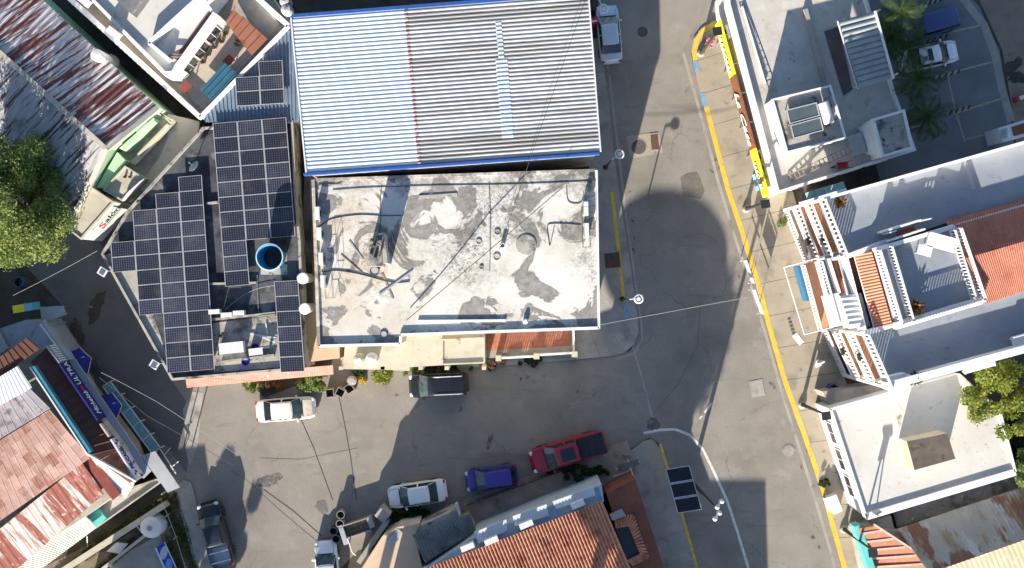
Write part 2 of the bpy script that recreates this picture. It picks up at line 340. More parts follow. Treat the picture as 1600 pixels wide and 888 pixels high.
rust_right = surf("mixed_rust_sheets", (.30, .285, .255), (.37, .355, .32), .9, .8, ang=A_RR + math.pi / 2, stretch=(.2, 1, 1), layers=[((.20, .10, .07), .45, .52, .56, (.22, 1.25, 1)), ((.27, .20, .13), .7, .55, .62, (.25, 1.2, 1)), ((.42, .42, .42), .55, .60, .64, (.2, 1.2, 1)), ((.30, .10, .05), .6, .67, .70, (.3, 1.2, 1)), ((.12, .09, .08), 3, .66, .72, (.2, 1, 1))])
tile = surf("clay_barrel_tile", (.43, .175, .105), (.55, .25, .155), 1.6, .85, layers=[((.30, .10, .065), 1.1, .52, .66), ((.62, .36, .25), 5, .60, .68), ((.19, .085, .065), .35, .62, .72)])
tile_pink = surf("salmon_roof_tile", (.43, .155, .125), (.49, .195, .16), 1.2, .8, layers=[((.5, .2, .13), 2.2, .58, .68), ((.72, .46, .36), 6, .62, .7)])
tile_red = surf("red_roof_sheet", (.36, .145, .10), (.43, .185, .13), .8, .8, layers=[((.30, .11, .08), 1, .52, .68), ((.44, .26, .20), 2.2, .60, .72), ((.24, .10, .075), 5, .64, .72)])
blue_trim = flat("blue_fascia_paint", (.02, .075, .29), .55, 0, .4, .15)
green_w = surf("mint_green_wall", (.37, .57, .39), (.43, .63, .44), .8, .8, layers=[((.40, .46, .36), .9, .5, .7), ((.22, .27, .2), 2.6, .62, .72)])
teal_w = surf("turquoise_wall", (.11, .50, .44), (.15, .56, .49), .8, .7, layers=[((.1, .4, .36), 1, .6, .75)])
teal_b = flat("teal_blue_flashing", (.05, .21, .28), .5, 0, .4, .15)
blue_aw = flat("blue_awning_sheet", (.022, .085, .14), .5, 0, .4, .15)
plaster_g = surf("bare_plaster", (.36, .335, .28), (.45, .42, .355), .7, .9, layers=[((.26, .24, .20), .7, .50, .66), ((.15, .14, .12), 2.4, .60, .72), ((.5, .47, .40), 1.6, .62, .72)])
grey_sheet = surf("grey_metal_sheet", (.30, .315, .335), (.37, .385, .40), .8, .55, layers=[((.24, .25, .27), 1.4, .58, .7)])
dark_sheet = surf("dark_grey_sheet", (.12, .12, .125), (.18, .18, .185), 1, .75, layers=[((.30, .30, .29), 1.6, .6, .68), ((.075, .075, .08), .8, .56, .66)])
brick_red = flat("dark_red_paint", (.20, .05, .04), .7, 0, .3, .15)
glass_d = flat("dark_glass", (.018, .024, .03), .06, 0, .6, .2)
glass_b = flat("blue_tinted_glass", (.02, .04, .075), .06, 0, .6, .2)
glass_t = flat("teal_glass", (.18, .36, .36), .12, 0, .6, .15)
black_pl = flat("black_plastic", (.022, .022, .024), .5, 0, .4, .15)
rubber = flat("tyre_rubber", (.02, .02, .021), .85, 0, .2, .15)
alloy = flat("wheel_alloy", (.45, .46, .48), .35, .8, .5, .1)
steel = flat("steel_pipe", (.42, .43, .44), .4, .7, .5, .12)
alum = flat("aluminium_frame", (.46, .47, .50), .45, .2, .5, .05)
hose_m = flat("dark_hose", (.06, .062, .06), .7, 0, .3, .15)
wood = surf("grey_timber", (.22, .18, .14), (.32, .27, .21), 3, .9, stretch=(1, 1, 1), layers=[((.13, .1, .08), 5, .58, .68)])
bark = surf("tree_bark", (.16, .12, .085), (.24, .19, .14), 5, .95, bump=.6)
pole_m = surf("concrete_pole", (.30, .27, .25), (.38, .35, .32), 3, .9)
pole_dark = flat("dark_painted_steel", (.045, .04, .04), .6, .2, .4, .15)
red_glass = flat("tail_lamp_red", (.35, .015, .02), .2, 0, .6, .05)
clear_glass = flat("headlamp_lens", (.62, .65, .67), .12, 0, .6, .05)
chrome = flat("chrome_trim", (.75, .76, .78), .2, .9, .5, .04)
tank_blue = flat("blue_tank_plastic", (.035, .27, .48), .45, 0, .4, .12)
water = flat("dark_tank_inside", (.012, .014, .016), .15, 0, .5, .1)
tank_wh = flat("white_tank_plastic", (.60, .60, .59), .45, 0, .4, .05)
tank_blk = flat("black_tank_plastic", (.03, .03, .032), .5, 0, .4, .1)
navy = flat("navy_umbrella_cloth", (.035, .032, .22), .8, 0, .2, .2)
signblue = flat("navy_sign_face", (.018, .022, .14), .5, 0, .3, .1)
signwhite = flat("pale_sign_face", (.60, .58, .66), .55, 0, .3, .08)
signyel = flat("yellow_sign_face", (.82, .68, .03), .55, 0, .3, .06)
signbrown = flat("brown_sign_face", (.22, .085, .035), .6, 0, .3, .3, 8)
ink = flat("black_lettering", (.02, .02, .03), .6, 0, .3, .05)
ink_w = flat("white_lettering", (.82, .82, .82), .6, 0, .3, .03)
ink_r = flat("red_lettering", (.5, .03, .06), .6, 0, .3, .05)
ink_n = flat("navy_lettering", (.02, .03, .2), .6, 0, .3, .05)
plastic_bl = flat("bright_blue_plastic", (.03, .05, .5), .4, 0, .4, .1)
pot_m = flat("clay_pot", (.30, .12, .075), .85, 0, .2, .15)
red_pl = flat("red_plastic", (.42, .05, .05), .5, 0, .4, .12)
iron = surf("cast_iron_cover", (.085, .08, .075), (.13, .12, .11), 6, .7, layers=[((.06, .055, .05), 14, .52, .6)], bump=.6)
rust_plate = surf("rusty_steel_plate", (.09, .05, .04), (.13, .075, .055), 3, .85)
vinyl = flat("white_outdoor_furniture", (.66, .67, .68), .55, 0, .4, .05)
collector = flat("collector_glass", (.075, .10, .11), .1, 0, .6, .1)

def solar_mat():
    m, n, b = base_mat("solar_cells"); L = n.links.new
    uv = n.nodes.new("ShaderNodeTexCoord")
    br = n.nodes.new("ShaderNodeTexBrick"); br.offset = 0; br.inputs["Scale"].default_value = 1; br.inputs["Brick Width"].default_value = .1; br.inputs["Row Height"].default_value = 1 / 6
    br.inputs["Mortar Size"].default_value = .007; br.inputs["Mortar Smooth"].default_value = .2
    br.inputs["Color1"].default_value = (.013, .016, .028, 1); br.inputs["Color2"].default_value = (.018, .021, .036, 1); br.inputs["Mortar"].default_value = (.105, .115, .145, 1)
    oi = n.nodes.new("ShaderNodeObjectInfo"); mr = n.nodes.new("ShaderNodeMapRange"); mr.inputs[3].default_value = .7; mr.inputs[4].default_value = 1.45; L(oi.outputs["Random"], mr.inputs[0])
    nz = n.nodes.new("ShaderNodeTexNoise"); nz.inputs["Scale"].default_value = .7; nz.inputs["Detail"].default_value = 6; ge = n.nodes.new("ShaderNodeNewGeometry"); L(ge.outputs["Position"], nz.inputs["Vector"])
    dr = n.nodes.new("ShaderNodeValToRGB"); dr.color_ramp.elements[0].position = .52; dr.color_ramp.elements[0].color = (0, 0, 0, 1); dr.color_ramp.elements[1].position = .75; dr.color_ramp.elements[1].color = (.28, .28, .28, 1); L(nz.outputs[0], dr.inputs[0])
    hs = n.nodes.new("ShaderNodeHueSaturation"); L(br.outputs["Color"], hs.inputs["Color"]); L(mr.outputs[0], hs.inputs["Value"])
    du = n.nodes.new("ShaderNodeMix"); du.data_type = 'RGBA'; L(dr.outputs[0], du.inputs[0]); L(hs.outputs[0], du.inputs[6]); du.inputs[7].default_value = (.16, .15, .135, 1)
    L(uv.outputs["UV"], br.inputs["Vector"]); L(du.outputs[2], b.inputs["Base Color"])
    b.inputs["Roughness"].default_value = .22; b.inputs["Specular IOR Level"].default_value = .45
    return m
cells = solar_mat()
def leaf_mat(name, cols):
    m, n, b = base_mat(name); L = n.links.new
    g = n.nodes.new("ShaderNodeNewGeometry"); no = n.nodes.new("ShaderNodeTexNoise"); no.inputs["Scale"].default_value = 1.1; no.inputs["Detail"].default_value = 5
    w = n.nodes.new("ShaderNodeTexWhiteNoise"); w.noise_dimensions = '3D'
    vm = n.nodes.new("ShaderNodeVectorMath"); vm.operation = 'SNAP'; vm.inputs[1].default_value = (.16, .16, .16)
    L(g.outputs["Position"], no.inputs["Vector"]); L(g.outputs["Position"], vm.inputs[0]); L(vm.outputs[0], w.inputs["Vector"])
    ma = n.nodes.new("ShaderNodeMath"); ma.operation = 'MULTIPLY_ADD'; ma.inputs[1].default_value = .45; L(w.outputs[0], ma.inputs[0]); 
    m2 = n.nodes.new("ShaderNodeMath"); m2.operation = 'MULTIPLY_ADD'; m2.inputs[1].default_value = 1.1; m2.inputs[2].default_value = -.28; L(no.outputs[0], m2.inputs[0]); L(m2.outputs[0], ma.inputs[2])
    r = n.nodes.new("ShaderNodeValToRGB"); e = r.color_ramp.elements
    e[0].position = .15; e[0].color = c4(cols[0]); e[1].position = .9; e[1].color = c4(cols[-1])
    for k, c in enumerate(cols[1:-1]): x = e.new(.15 + .75 * (k + 1) / (len(cols) - 1)); x.color = c4(c)
    L(ma.outputs[0], r.inputs[0]); L(r.outputs[0], b.inputs["Base Color"]); b.inputs["Roughness"].default_value = .6; b.inputs["Specular IOR Level"].default_value = .2
    tr = n.nodes.new("ShaderNodeBsdfTranslucent"); L(r.outputs[0], tr.inputs[0]); mx = n.nodes.new("ShaderNodeMixShader"); mx.inputs[0].default_value = .35
    L(b.outputs[0], mx.inputs[1]); L(tr.outputs[0], mx.inputs[2]); L(mx.outputs[0], n.nodes["Material Output"].inputs[0])
    return m
leaf_a = leaf_mat("bright_green_leaves", [(.06, .10, .03), (.14, .20, .055), (.23, .29, .085), (.34, .38, .14)])
leaf_b = leaf_mat("yellow_green_leaves", [(.06, .10, .02), (.15, .20, .035), (.27, .29, .055), (.36, .34, .08)])
leaf_d = leaf_mat("dark_green_leaves", [(.015, .03, .012), (.03, .055, .02), (.055, .085, .028), (.08, .11, .035)])
leaf_o = leaf_mat("orange_brown_leaves", [(.09, .05, .02), (.16, .08, .03), (.24, .12, .05), (.14, .13, .04)])
leaf_p = leaf_mat("pink_flowers", [(.45, .18, .26), (.58, .28, .36), (.62, .36, .42), (.12, .16, .05)])
leaf_y = leaf_mat("yellow_leaves", [(.45, .28, .02), (.55, .36, .03), (.6, .42, .05), (.3, .28, .05)])
palm_m = leaf_mat("palm_fronds", [(.02, .04, .014), (.04, .075, .022), (.075, .11, .03), (.13, .16, .045)])
grass_m = leaf_mat("grass_blades", [(.045, .06, .016), (.08, .11, .025), (.13, .15, .04), (.20, .18, .07)])

# ---------------------------------------------------------------- builders for setting
def building(name, label, px, h, wall, roof, cat="building", par=None, z0=0.0, roof_in=0.0, pts=None, group=None):
    poly = ccw([(p[0], p[1]) for p in (pts if pts is not None else Q(px, h))])
    cx = sum(p[0] for p in poly) / len(poly); cy = sum(p[1] for p in poly) / len(poly)
    t = thing(name, label, cat, (cx, cy, z0), group)
    add_block(t, poly, h, wall, roof, par, z0)
    t['_poly'] = [c for p in poly for c in p]
    return t, poly
def add_block(t, poly, h, wall, roof, par=None, z0=0.0, wname="wall", rname="roof"):
    poly = ccw([(p[0], p[1]) for p in poly])
    MB().prism(poly, z0, h - .006, top=False).build(wname, wall, t)
    m = MB(); m.poly(poly, h); m.build(rname, roof, t)
    if par:
        ph, pt, pm = par
        MB().ring(inset(poly, -.03), pt, h - .15, h + ph).build("parapet", pm, t)
def windows(t, a, b, z, n, w, hh, out, glass=glass_d, frame=white_met, name="window", margin=.12):
    """n windows spread along wall a->b; out = point outside the wall"""
    a = Vector((a[0], a[1], 0)); b = Vector((b[0], b[1], 0)); d = (b - a); L = d.length; d.normalize()
    nn = Vector((d.y, -d.x, 0)); o = Vector((out[0], out[1], 0)) - (a + b) / 2
    if nn.dot(o) < 0: nn = -nn
    rz = math.atan2(d.y, d.x)
    for k in range(n):
        s = L * (margin + (1 - 2 * margin) * (k + .5) / n); c = a + d * s + nn * .02
        fr = MB()
        for dx, ww in ((-w / 2, .07), (w / 2, .07), (0, .05)): fr.box(c + d * dx + Vector((0, 0, z)), (ww, .09, hh), rz)
        for dz in (-hh / 2, hh / 2): fr.box(c + Vector((0, 0, z + dz)), (w + .07, .1, .07), rz)
        f = fr.build(name, frame, t)
        MB().box(c + Vector((0, 0, z)), (w, .04, hh), rz).build("pane", glass, f, local=False)
def leaves(name, pts, size, mat, parent=None, up=0.3, aspect=.55, jitter=.5):
    pts = np.asarray(pts, float); n = len(pts)
    if parent is not None: pts = pts - np.array(parent_world(parent))
    nrm = rng.normal(size=(n, 3)); nrm[:, 2] = np.abs(nrm[:, 2]) + up; nrm /= np.linalg.norm(nrm, axis=1)[:, None]
    tx = np.cross(nrm, rng.normal(size=(n, 3))); tx /= np.linalg.norm(tx, axis=1)[:, None]; ty = np.cross(nrm, tx)
    s = (size * (1 - jitter / 2 + jitter * rng.random(n)))[:, None]
    a, b = tx * s * .5, ty * s * .5 * aspect
    v = np.stack([pts - a, pts + b, pts + a, pts - b], 1).reshape(-1, 3)
    me = bpy.data.meshes.new(name); me.vertices.add(4 * n); me.vertices.foreach_set("co", v.ravel())
    me.loops.add(4 * n); me.loops.foreach_set("vertex_index", np.arange(4 * n, dtype=np.int32))
    me.polygons.add(n); me.polygons.foreach_set("loop_start", np.arange(0, 4 * n, 4, dtype=np.int32)); me.polygons.foreach_set("loop_total", np.full(n, 4, dtype=np.int32))
    me.materials.append(mat); me.update(); me.validate()
    o = bpy.data.objects.new(name, me); COL.objects.link(o)
    if parent is not None: o.parent = parent
    return o
def blob_pts(blobs, n, inner=.45):
    w = np.array([b[3] ** 2 for b in blobs]); w /= w.sum(); out = []
    for b, k in zip(blobs, rng.multinomial(n, w)):
        d = rng.normal(size=(k, 3)); d /= np.linalg.norm(d, axis=1)[:, None]
        r = b[3] * (inner + (1 - inner) * rng.random(k) ** .6) * (1 + .12 * rng.normal(size=k))
        out.append(np.array(b[:3]) + d * r[:, None] * np.array([1, 1, .8]))
    return np.concatenate(out)
def tree(name, label, base, crown_c, R, n, size, mat, nblob=26, trunk_r=.22, seed=0, squash=.75, group=None, core=0.0):
    """trunk + limbs + leaf clumps; crown_c world centre"""
    rs = np.random.default_rng(seed); crown_c = Vector(crown_c); base = Vector((crown_c.x, crown_c.y, 0)) if base is None else Vector(base)
    t = thing(name, label, "tree", base, group)
    blobs = []
    for k in range(nblob):
        d = rs.normal(size=3); d /= np.linalg.norm(d); d[2] *= squash; q = R * (.30 + .62 * rs.random() ** .6)
        blobs.append((crown_c.x + d[0] * q, crown_c.y + d[1] * q, crown_c.z + d[2] * q, R * (.12 + .20 * rs.random())))
    if core: blobs = [(crown_c.x + (b[0] - crown_c.x) * .98, crown_c.y + (b[1] - crown_c.y) * .98, crown_c.z + (b[2] - crown_c.z) * .98, b[3] * .85) for b in blobs] + [(crown_c.x, crown_c.y, crown_c.z, core)] * 3
    leaves("crown", blob_pts(blobs, n), size, mat, t, up=.5)
    m = MB(); fork = base.lerp(crown_c, .55)
    m.tube([base, base.lerp(fork, .5) + Vector((.1, .05, 0)), fork], trunk_r, 10, trunk_r * .7)
    for b in blobs[:14]: 
        e = Vector(b[:3]); m.tube([fork, fork.lerp(e, .5) + Vector((0, 0, .15)), e], trunk_r * .45, 6, .03)
    m.build("trunk", bark, t, smooth=True); return t
def bush(name, label, px, h, rx, ry, n, size, mat, cat="shrub", z=0.0, group=None):
    c = P(px[0], px[1], z + h * .6); t = thing(name, label, cat, (c.x, c.y, z), group)
    blobs = []
    n = int(n * 1.7)
    for k in range(max(9, int(rx * ry * 22))):
        a = random.random() * 6.28; q = random.random() ** .5
        blobs.append((c.x + math.cos(a) * rx * q, c.y + math.sin(a) * ry * q, z + h * (.3 + .5 * random.random()), max(.16, min(rx, ry) * (.30 + .3 * random.random()))))
    leaves("foliage", blob_pts(blobs, n, .3), size, mat, t, up=.6)
    m = MB()
    for b in blobs[:5]: m.tube([(c.x, c.y, z), b[:3]], .025, 5, .012)
    m.build("stem", bark, t); return t

# ---------------------------------------------------------------- ground, roads, pavements
m = MB(); m.poly([(-150, -120), (150, -120), (150, 120), (-150, 120)], 0); struct("ground", m, soil)
sheet("road", [(90, 300), (300, 560), (430, 560), (950, 520), (925, -300), (1140, -300), (1210, 300), (1330, 640), (1480, 1300), (1000, 1300), (1040, 960), (960, 740), (560, 860), (420, 1000), (330, 1000), (250, 740), (0, 520), (-200, 420), (-200, 300)], .006, asphalt)
sheet("alley_road", [(-100, 330), (110, 335), (168, 395), (272, 600), (300, 640), (292, 740), (262, 700), (60, 500), (-100, 480)], .011, asphalt_old)
sheet("road_concrete_section", [(944, 99), (1066, 82), (1085, 40), (1130, -60), (930, -200)], .011, surf("concrete_road", (.225, .205, .18), (.28, .26, .23), .4, .92, bump=.4, layers=[((.32, .30, .27), .9, .6, .76), ((.14, .13, .12), 3, .68, .76)]))
def stain(name, c, rx, ry, rot, z, mat, seed):
    r_ = random.Random(seed); c0 = P(c[0], c[1], z); m = MB(); pts = []; ph = [r_.random() * 6.28 for _ in range(4)]
    for k in range(40):
        a = k / 40 * 6.2832; q = 1 + .18 * math.sin(2 * a + ph[0]) + .12 * math.sin(3 * a + ph[1]) + .09 * math.sin(7 * a + ph[2]) + .06 * math.sin(13 * a + ph[3]) + r_.uniform(-.05, .05)
        x, y = rx * q * math.cos(a), ry * q * math.sin(a); pts.append((c0.x + x * math.cos(rot) - y * math.sin(rot), c0.y + x * math.sin(rot) + y * math.cos(rot)))
    m.poly(pts, z); return struct(name, m, mat)
dark_patch = surf("repaired_asphalt", (.12, .112, .10), (.155, .145, .13), .8, .92, bump=.5, layers=[((.19, .178, .16), 2.5, .56, .66), ((.08, .075, .07), 5, .62, .7)])
oil = surf("oil_stain", (.075, .07, .065), (.14, .13, .118), 1.8, .85, layers=[((.20, .186, .165), 3.2, .52, .60)])
sheet("road_patch", [(1063, 277), (1074, 271), (1089, 269), (1095, 281), (1101, 299), (1095, 311), (1080, 309), (1067, 306), (1065, 292)], .014, dark_patch)
stain("road_stain", (1021, 663), .42, .55, .2, .0145, oil, 3)
stain("road_stain", (421, 751), .85, .5, .3, .0145, oil, 4)
stain("road_stain", (503, 792), .5, .45, 0, .0145, dark_patch, 5)
stain("road_stain", (765, 690), .2, .55, -.3, .0145, oil, 6)
for k_, (u_, v_) in enumerate(((985, 320), (988, 345), (991, 372), (984, 300), (990, 392), (1118, 250), (1124, 262), (1112, 268), (806, 585), (814, 592), (824, 590), (850, 588), (655, 620), (620, 618), (1205, 600), (1210, 606), (1262, 705), (1270, 760), (1252, 730), (1270, 840), (1280, 855), (124, 505), (140, 480), (118, 530), (720, 640), (903, 612), (1155, 432))): stain("road_stain", (u_, v_), random.uniform(.06, .16), random.uniform(.06, .22), random.random() * 3, .0148 + k_ * .00002, oil, 20 + k_)
stain("dirt_stain", (1576, 108), 1.1, .55, .8, .013, soil, 9); stain("dirt_stain", (1592, 122), .9, .4, .1, .0135, soil, 10)
stain("alley_stain", (150, 480), .5, 1.3, -.5, .0145, soil, 12); stain("alley_stain", (120, 520), .45, 1.2, .2, .015, soil, 13)
sheet("yard_ground", [(-200, 395), (30, 405), (100, 480), (60, 520), (-200, 600)], .0135, soil)  # dark soil sheet stands in for the shade on this corner
sheet("parking_lot", [(1330, -60), (1480, -40), (1530, 10), (1562, 80), (1575, 160), (1590, 260), (1380, 300), (1330, 120)], .008, lot_asph)
sheet("dirt_road", [(1500, -120), (1760, -120), (1760, 300), (1592, 260), (1580, 160), (1566, 78), (1532, 4)], .008, surf("dirt_road_surface", (.20, .16, .125), (.27, .22, .175), .5, 1, bump=.4, layers=[((.13, .105, .08), .5, .58, .72), ((.3, .26, .21), 6, .64, .74)]))

def slab_walk(front, back, z1, mat, gap=.025, n=24, name="sidewalk"):
    def samp(pl, s):
        L = [0]
        for i in range(len(pl) - 1): L.append(L[-1] + (Vector(pl[i + 1]) - Vector(pl[i])).length)
        x = s * L[-1]
        for i in range(len(pl) - 1):
            if x <= L[i + 1] + 1e-9: return Vector(pl[i]).lerp(Vector(pl[i + 1]), (x - L[i]) / max(1e-9, L[i + 1] - L[i]))
        return Vector(pl[-1])
    fw = [P(u, v, z1) for u, v in front]; bw = [P(u, v, z1) for u, v in back]; m = MB()
    e = gap / 80
    for k in range(n):
        q = [samp(fw, k / n + e), samp(fw, (k + 1) / n - e), samp(bw, (k + 1) / n - e), samp(bw, k / n + e)]
        mid = samp(fw, (k + .5) / n); q.insert(1, mid)
        m.prism(q, 0, z1 + random.uniform(-.006, .006))
    struct(name, m, mat)
    m = MB(); m.prism(fw + list(reversed(bw)), 0, z1 - .03); struct(name + "_bed", m, soil)
def strip(pl, w0, w1, z, name, mat, kerb=0.0):
    """painted band along a polyline, from offset w0 to w1 (metres to its left)"""
    pts = [P(u, v, z) for u, v in pl]; m = MB(); L = []; R = []
    for i, p in enumerate(pts):
        d = (pts[min(i + 1, len(pts) - 1)] - pts[max(i - 1, 0)]).normalized(); nn = Vector((-d.y, d.x, 0)); L.append(p + nn * w1); R.append(p + nn * w0)
    for i in range(len(pts) - 1):
        m.face([R[i], R[i + 1], L[i + 1], L[i]])
        if kerb:
            m.face([R[i] - Vector((0, 0, kerb)), R[i + 1] - Vector((0, 0, kerb)), R[i + 1], R[i]])
            m.face([L[i] - Vector((0, 0, kerb)), L[i + 1] - Vector((0, 0, kerb)), L[i + 1], L[i]])
    return struct(name, m, mat)
KERB = [(1092, 48), (1084, 62), (1080, 82), (1085, 108), (1100, 168), (1135, 300), (1160, 375), (1183, 450), (1197, 505), (1224, 600), (1248, 665), (1281, 760), (1316, 888), (1345, 990)]
KBACK = [(1180, 10), (1190, 62), (1200, 82), (1205, 108), (1215, 168), (1235, 300), (1270, 375), (1290, 450), (1300, 505), (1320, 600), (1350, 665), (1380, 760), (1400, 888), (1440, 990)]
slab_walk(KERB, KBACK, .13, concrete, n=19)
strip([(1134, 26), (1112, 36), (1096, 46), (1085, 62), (1081, 82), (1083, 95)], .0, .36, .137, "kerb_paint", yellow, .05)
strip([(1083, 96), (1087, 112)], .0, .3, .137, "kerb_paint", bluep, .05)
strip([(1094, 146), (1099, 166)], .0, .3, .137, "kerb_paint", bluep, .05)
strip(KERB[4:], .0, .36, .137, "kerb_paint", yellow, .05)
m = MB(); m.prism([P(u, v, .12) for u, v in [(1140, 20), (1112, 34), (1096, 44), (1084, 60), (1079, 84), (1092, 70), (1130, 60), (1160, 20)]], 0, .12); struct("sidewalk", m, concrete)
strip([(1068, 83), (1098, 190), (1124, 290), (1149, 372), (1173, 445), (1196, 520), (1224, 620), (1246, 690), (1274, 780), (1300, 868), (1322, 960)], -.12, .10, .013, "gutter_strip", concrete_g)
# central pavement beside the white roofed house
CK = [(938, 60), (950, 150), (960, 250), (972, 330), (986, 420), (997, 500), (998, 525), (985, 548), (960, 556), (900, 562)]
CB = [(915, 60), (918, 150), (920, 250), (922, 330), (924, 420), (926, 470), (926, 490), (922, 500), (915, 505), (885, 510)]
slab_walk(CK, CB, .13, concrete_g, n=15)
strip([(950, 100), (966, 230), (978, 330), (990, 420), (1002, 500), (1004, 530), (992, 552), (962, 562)], -.1, .06, .013, "gutter_strip", concrete_g)
strip([(956, 300), (965, 375), (974, 466)], -.13, .13, .139, "kerb_paint", yellow)
strip([(977, 478), (981, 496)], -.14, .14, .139, "kerb_paint", bluep)
m = MB(); m.prism([P(u, v, .12) for u, v in [(532, 552), (532, 574), (640, 576), (760, 574), (900, 562), (905, 540)]], 0, .12); struct("sidewalk", m, concrete_g)
m = MB(); m.prism([P(u, v, .12) for u, v in [(400, 560), (404, 612), (412, 622), (494, 590), (512, 584), (520, 560)]], 0, .05); struct("planting_bed", m, soil)
# lower centre pavement
LK = [(1004, 690), (1016, 684), (1030, 694), (1046, 745), (1066, 810), (1088, 888), (1115, 990)]
LB = [(960, 725), (965, 722), (972, 735), (990, 765), (1005, 810), (1025, 888), (1050, 990)]
slab_walk(LK, LB, .13, concrete_g, n=8)
strip(LK[2:], -.02, .18, .138, "kerb_paint", yellow, .05)
sheet("sidewalk_patch", [(1002, 690), (1018, 686), (1030, 700), (1046, 748), (1026, 758)], .136, concrete)
strip([(1006, 677), (1030, 672), (1055, 671), (1078, 680), (1098, 702), (1112, 730), (1136, 782), (1152, 830), (1170, 890), (1190, 960)], -.1, .1, .014, "lane_marking", whitep)
strip([(1093, 655), (1097, 650)], -.08, .08, .014, "lane_marking", whitep)
strip([(1101, 645), (1112, 630)], -.08, .08, .014, "lane_marking", whitep)
strip([(988, 540), (1003, 590), (1020, 655)], -.07, .07, .0125, "gutter_strip", concrete_g)
# pavement by the yard, bottom left
m = MB(); m.prism([P(u, v, .12) for u, v in [(272, 762), (286, 750), (298, 754), (334, 888), (350, 960), (325, 960), (305, 888)]], 0, .12); struct("sidewalk", m, concrete_g)
sheet("yard_ground", [(60, 960), (60, 890), (255, 795), (276, 760), (312, 888), (330, 960)], .009, dirt)
sheet("yard_ground", [(170, 880), (250, 835), (275, 960), (120, 960)], .013, concrete_g)
sheet("crosswalk_seam", [(286, 640), (300, 612), (318, 614), (308, 700), (296, 730), (290, 700)], .014, concrete_g)
# parking bays
for a, b in (((1445, 60), (1530, 40)), ((1462, 120), (1562, 94)), ((1490, 178), (1572, 152)), ((1420, 200), (1440, 196)), ((1510, 218), (1560, 205))):
    strip([a, b], -.07, .07, .013, "bay_marking", surf("bay_paint_%d" % a[0], (.33, .29, .21), (.4, .36, .27), 3, .9))
strip([(1481, 118), (1492, 170), (1508, 222)], -.06, .06, .013, "bay_marking", surf("bay_paint_line", (.33, .29, .21), (.4, .36, .27), 3, .9))
hz_d = flat("bay_hatching_dark", (.03, .03, .03), .9); hz_w = surf("bay_hatching_pale", (.34, .31, .26), (.42, .39, .33), 3, .9)
for (a, b) in (((1438, 8), (1472, -1)), ((1442, 66), (1481, 56)), ((1460, 122), (1500, 111)), ((1478, 178), (1516, 167))):
    for k in range(8):
        p = lerp2(a, b, (k + .5) / 8); strip([(p[0] - 1.3, p[1] + 3.4), (p[0] + 2.2, p[1] - 3.4)], -.055, .055, .0165, "bay_marking", hz_d if k % 2 else hz_w)
strip([(1470, -40), (1505, -2), (1538, 40), (1556, 90), (1566, 140), (1580, 190)], -.3, .3, .015, "kerb_strip", concrete_g)
# manholes and utility lids
def lid(px, r, label, z=.012, square=None, mat=iron):
    c = P(px[0], px[1], z); t = thing("manhole_cover", label, "manhole cover", c)
    if square: 
        MB().box(c + Vector((0, 0, .01)), (square[0], square[1], .03), square[2]).build("cover", mat, t)
        m = MB()
        for sx_ in (-1, 1): m.beam(c + Matrix.Rotation(square[2], 3, 'Z') @ Vector((-square[0] / 2 - .05, sx_ * (square[1] / 2 + .05), .02)), c + Matrix.Rotation(square[2], 3, 'Z') @ Vector((square[0] / 2 + .05, sx_ * (square[1] / 2 + .05), .02)), .1, .03)
        m.build("frame", concrete_g, t)
    else:
        MB().lathe(c, [(r, 0), (r, .018), (r * .93, .022)], 28).build("cover", mat, t)
        MB().lathe(c, [(r * 1.12, 0), (r * 1.12, .012), (r * 1.02, .014)], 28, cap=False).build("frame", concrete_g, t)
lid((1004, 50), .40, "round dark manhole cover in the shaded concrete road by the white saloon")
m = MB(); m.prism([P(u, v, .03) for u, v in [(979, 213), (1030, 206), (1036, 239), (984, 248)]], 0, .022); struct("concrete_pad", m, concrete)
lid((998, 230), .55, "large round iron manhole cover set in a pale concrete pad", .024)
lid((1023, 222), .4, "rusty rectangular iron lid beside the round cover on the concrete pad", .024, (.55, 1.15, yaw(1, -.12) - .02), rust_plate)
lid((957, 407), .6, "dark square steel plate in the pavement beside the yellow kerb line", .135, (1.15, 1.15, .1), rust_plate)
lid((962, 439), .5, "grey rounded concrete lid in the pavement below the steel plate", .135, (.65, .95, .05), concrete_g)
lid((1183, 607), .5, "worn square drain grate in the road by the yellow kerb", .012, (1.0, 1.05, .2), concrete_g)
lid((1232, 704), .42, "round worn manhole cover by the gutter in front of the white house", .012, mat=concrete_g)
lid((1030, 745), .5, "square concrete lid in the pavement by the solar panel pole", .135, (.75, .95, .25), concrete)
lid((1291, 746), .55, "pale round concrete cover on the pavement beside the white planter", .137, mat=concrete)
lid((822, 383), .72, "large round grey patch of concrete on the weathered white roof", 7.0, mat=stain_roof) if False else None

# ---------------------------------------------------------------- warehouse with blue trim
HW = 8.0
wpx = [(456, 28), (918, -8), (937, 237), (480, 270)]
wq = Q(wpx, HW)
t, poly = building("warehouse", "large shed with a white and grey corrugated roof edged in blue", wpx, HW - .25, plaster_g, grey_sheet, pts=[(p.x * .994 + (.12 if p.x < 0 else -.2), p.y - .15) for p in wq])
a, b, c, d = wq   # TL TR BR BL
def wpt(s, r): return a.lerp(b, s).lerp(d.lerp(c, s), r)
s1 = .385
MB().corr(wpt(0, 0), wpt(0, 1), wpt(s1, 1), wpt(s1, 0), 38, .045, 'trap').build("roof_panel", zinc_new, t)
MB().corr(wpt(s1, 0), wpt(s1, 1), wpt(1, 1), wpt(1, 0), 38, .04, 'trap').build("roof_panel", zinc_old, t)
e = Vector((0, 0, .012))
MB().corr(wpt(.672, .36) + e, wpt(.672, .87) + e, wpt(.712, .87) + e, wpt(.712, .36) + e, 19, .055, 'trap', under=False).build("skylight_strip", translu, t)
